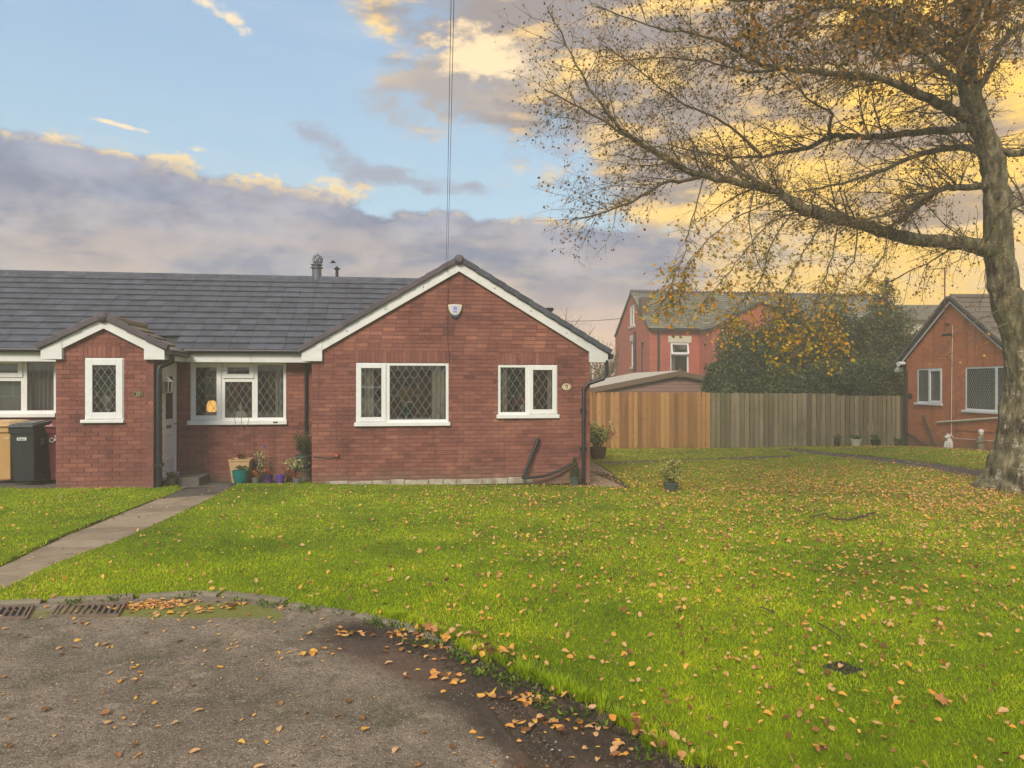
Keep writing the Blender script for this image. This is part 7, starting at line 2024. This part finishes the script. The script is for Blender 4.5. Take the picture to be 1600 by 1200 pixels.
def tufts():
    P = []
    line = resample(gpts([(600, 955), (680, 985), (740, 1015), (800, 1040), (860, 1065), (930, 1095), (1000, 1135), (1080, 1190)]), .02)
    V, F = [], []
    for _ in range(70):
        p = random.choice(line); cx_, cy_ = p[0] + random.gauss(0, .03), p[1] + random.gauss(0, .03); z = float(ground_z(cx_, cy_)) - .02
        for k in range(random.randint(30, 90)):
            a = random.uniform(0, 6.28); q = random.random() * .04; h = random.uniform(.03, .075); w = .0022; l = random.uniform(.2, .9) * h; bx, by = cx_ + q * math.cos(a), cy_ + q * math.sin(a); b = len(V)
            V += [(bx - w * math.sin(a), by + w * math.cos(a), z), (bx + w * math.sin(a), by - w * math.cos(a), z), (bx + l * .35 * math.cos(a) + w * .7 * math.sin(a), by + l * .35 * math.sin(a) - w * .7 * math.cos(a), z + h * .65), (bx + l * .35 * math.cos(a) - w * .7 * math.sin(a), by + l * .35 * math.sin(a) + w * .7 * math.cos(a), z + h * .65), (bx + l * math.cos(a), by + l * math.sin(a), z + h)]
            F.append((b, b + 1, b + 2, b + 3)); P.append((b + 3, b + 2, b + 4))
    me = np_mesh('grass_tufts', np.array(V), [np.array(F), np.array(P)], {'tint': np.repeat(rng.uniform(.1, .9, len(V) // 5), 5)})
    link_mesh('grass_tufts', me, M['blade'], kind='stuff')
tufts()

# loose grit and stones on the road
def grit():
    n = 26000; X = rng.uniform(-4.6, 2.4, n); Y = rng.uniform(2.4, 5.2, n); rd = road_d(X, Y); ok = (rd < -.02); X, Y = X[ok], Y[ok]; n = len(X)
    s = rng.uniform(.0015, .0042, n) * np.where(rng.random(n) < .012, 2.4, 1)
    base = np.array([[1, 0, 0], [-.5, .87, 0], [-.5, -.87, 0], [.1, 0, .9]]); V = base[None] * s[:, None, None] * rng.uniform(.6, 1.3, (n, 4, 1))
    a = rng.uniform(0, 6.28, n); ca, sa = np.cos(a), np.sin(a)
    VX = V[:, :, 0] * ca[:, None] - V[:, :, 1] * sa[:, None]; VY = V[:, :, 0] * sa[:, None] + V[:, :, 1] * ca[:, None]
    Z = ground_z(X, Y) - .03 + 0.004 * fbm(X, Y, 2.5, 21) + 0.0015 * fbm(X, Y, 22, 22)
    V = np.stack([VX + X[:, None], VY + Y[:, None], V[:, :, 2] + Z[:, None] - .0005], -1).reshape(-1, 3)
    I = np.arange(n)[:, None] * 4
    link_mesh('gravel', np_mesh('gravel', V, [np.concatenate([I + np.array([[0, 1, 3]]), I + np.array([[1, 2, 3]]), I + np.array([[2, 0, 3]])])]), mk('grit', [srgb(80, 72, 66), srgb(130, 120, 108), srgb(186, 176, 160)], 30, .9, rnd=.8), kind='stuff')
grit()

# ------------------------------------------------------------------ fallen leaves
def leaf_shape(seed, lobed=False):
    g = random.Random(seed); k = 12; rim = []
    for i in range(k):
        a = 2 * math.pi * i / k
        r = 1.0 + g.uniform(-.08, .08)
        if lobed: r *= (1.15 if i % 2 == 0 else .62)
        x = math.cos(a) * (.72 if not lobed else .9) * r; y = math.sin(a) * r
        if abs(a - math.pi / 2) < .1: y *= 1.25
        rim.append((x, y))
    c = g.uniform(.3, 1.3); cz = g.uniform(-.7, 1.1)
    vs = [(0, 0, 0)] + [(x, y, c * x * x * .6 + cz * y * y * .35 + g.uniform(-.04, .06)) for x, y in rim]
    vs += [(0, -1.0, .0), (0.03, -1.0, 0), (.1, -1.7, .15)]
    return vs, [(0, 1 + i, 1 + (i + 1) % k) for i in range(k)] + [(k + 1, k + 2, k + 3)]
def fallen():
    tx, ty = TP.x, TP.y
    shapes = [leaf_shape(i) for i in range(6)] + [leaf_shape(20, True), leaf_shape(21, True)]
    meshes = []
    for i, (v, f) in enumerate(shapes):
        m = bpy.data.meshes.new('fallen_leaf'); m.from_pydata(v, [], f); m.materials.append(M['leaf_fall']); meshes.append(m)
    def surf(x, y):
        x, y = np.asarray(x), np.asarray(y); rd = road_d(x, y); pm = paths_mask(x, y)
        z = np.where(rd < 0, ground_z(x, y) - .027 , lawn_z(x, y) + rng.uniform(.018, .036, x.shape)); return np.where(pm, ground_z(x, y) - .004, z), rd, pm
    # spots: x, y, size
    X, Y, Sz = [], [], []
    def add(x, y, s): X.append(x); Y.append(y); Sz.append(s)
    n = 190000
    d = 2.9 * (8.0 ** rng.random(n)); px = rng.uniform(-40, 1640, n); xc = (px - CX) / F_PX * d
    xs = xc * math.cos(YAW) + d * math.sin(YAW); ys = -xc * math.sin(YAW) + d * math.cos(YAW)
    rd = road_d(xs, ys)
    per_area = n / (1.48 * d ** 2 * math.log(8.0))      # samples per square metre
    dt = np.hypot((xs - tx), (ys - ty) * 1.1)
    dens = 24 + 240 * np.exp(-(dt / 4.2) ** 2) + 210 * np.exp(-(dt / 7.0) ** 2)
    dens *= 1 - .75 * np.clip((ys - 13.5) / 4.5, 0, 1)
    dens = dens + 60 * np.clip((xs + .6) / 2.4, 0, 1)
    dens *= np.where(rd < 0, .30, 1) * np.where(paths_mask(xs, ys), .35, 1) * (1 + .8 * fbm(xs, ys, 1.9, 61))
    dens = np.where((rd < 0) & (rd > -.12), 24, np.where(rd < 0, np.maximum(dens, 34), dens))
    ok = rng.random(n) < dens / per_area
    ok &= ~((ys > 13.9) & (xs < XR + .05)) & ~((ys > 13.25) & (xs < XP1 + .05)) & (xc / d > -1) & (d < 23.5)
    loc = (xs - H2.x) * math.cos(PHI + R(90)) + (ys - H2.y) * math.sin(PHI + R(90)); ok &= loc < -.1
    xs, ys = xs[ok], ys[ok]; sz = .009 + .0145 * rng.random(len(xs)) ** 1.5
    # drifts: gutter by the grating and along the broken verge
    for (a, b, k, sp) in ((250, 938, 150, .10), (215, 944, 60, .06), (300, 950, 26, .12), (360, 940, 20, .06), (700, 1000, 60, .12), (690, 1050, 26, .10), (760, 1025, 44, .09), (830, 1085, 40, .09), (840, 1120, 22, .08), (930, 1130, 36, .10), (980, 1160, 36, .1), (640, 985, 40, .08), (470, 1015, 12, .05), (555, 985, 18, .07)):
        c = on_ground(a, b); k = int(k * .7); xs = np.append(xs, c.x + rng.normal(0, sp * 1.3, k)); ys = np.append(ys, c.y + rng.normal(0, sp * .55, k)); sz = np.append(sz, rng.uniform(.014, .028, k))
    Zs, rd, pm = surf(xs, ys)
    big = rng.random(len(xs)) < .02; 
    dist = np.hypot(xs, ys - 0); size_px = sz / dist
    order = np.argsort(-size_px)
    vis = [i for i in order if abs(math.atan2(xs[i], ys[i]) - YAW) < R(35.5) and dist[i] > 2.95]
    top = vis[:300]; rest = np.array(sorted(set(range(len(xs))) - set(top)))
    for q, i in enumerate(top):
        lob = big[i]; me = meshes[rng.integers(6, 8)] if lob else meshes[rng.integers(0, 6)]
        o = bpy.data.objects.new('fallen_leaf', me); COL.objects.link(o)
        s = sz[i] * (1.9 if lob else 1)
        tilt = .16 if rd[i] < 0 else .5
        o.location = (xs[i], ys[i], Zs[i] + s * .12 + (.006 if rd[i] < 0 else .004)); o.rotation_euler = (rng.normal(0, tilt), rng.normal(0, tilt), rng.uniform(0, 6.28)); o.scale = (s, s, s)
        if rd[i] < 0: tag(o, 'dry tan or orange leaf lying flat on the asphalt or in its muddy gutter', 'leaf', 'fallen leaves on the asphalt')
        else: tag(o, 'curled tan or yellow leaf resting in the near grass of the lawn', 'leaf', 'fallen leaves on the near lawn')
    # the rest as one drift of real leaves
    VV, FF, off = [], [], 0
    sh = [(np.array(v), np.array(f)) for v, f in shapes]; which = rng.integers(0, 6, len(rest)); which[big[rest]] = 6
    for k, (v, f) in enumerate(sh):
        idx = rest[which == k]; m = len(idx)
        if not m: continue
        s = sz[idx] * (1.7 if k >= 6 else 1); a = rng.uniform(0, 6.28, m); tilt = np.where(rd[idx] < 0, .2, .55); rx, ry = rng.normal(0, 1, m) * tilt, rng.normal(0, 1, m) * tilt
        ca, sa, cb, sb, cc, sc = np.cos(a), np.sin(a), np.cos(rx), np.sin(rx), np.cos(ry), np.sin(ry)
        P = np.repeat(v[None], m, 0) * s[:, None, None]
        y1 = P[:, :, 1] * cb[:, None] - P[:, :, 2] * sb[:, None]; z1 = P[:, :, 1] * sb[:, None] + P[:, :, 2] * cb[:, None]
        x2 = P[:, :, 0] * cc[:, None] + z1 * sc[:, None]; z2 = -P[:, :, 0] * sc[:, None] + z1 * cc[:, None]
        x3 = x2 * ca[:, None] - y1 * sa[:, None]; y3 = x2 * sa[:, None] + y1 * ca[:, None]
        VV.append(np.stack([x3 + xs[idx][:, None], y3 + ys[idx][:, None], z2 + (Zs[idx] + s * .12 + .003)[:, None]], -1).reshape(-1, 3))
        FF.append((f[None] + (np.arange(m) * len(v))[:, None, None]).reshape(-1, 3) + off); off += m * len(v)
    link_mesh('fallen_leaves', np_mesh('fallen_leaves', np.concatenate(VV), [np.concatenate(FF)]), M['leaf_fall'], kind='stuff')
    print('leaves', len(xs))
fallen()

# ------------------------------------------------------------------ even haze volume, added and tinted warm to stand in for lens glare
def haze():
    o = MB().box(-60, 60, -40, 75, -2.2, 12.5).build('haze', None, None, kind='stuff')
    m = bpy.data.materials.new('glare_haze'); m.use_nodes = True; t = m.node_tree
    t.nodes.remove(t.nodes['Principled BSDF'])
    v = t.nodes.new('ShaderNodeVolumePrincipled'); v.inputs['Color'].default_value = (.98, .93, .74, 1); v.inputs['Density'].default_value = HAZE; v.inputs['Anisotropy'].default_value = .0
    t.links.new(v.outputs[0], t.nodes['Material Output'].inputs['Volume']); o.data.materials.append(m)
HAZE = 0.0068
haze()
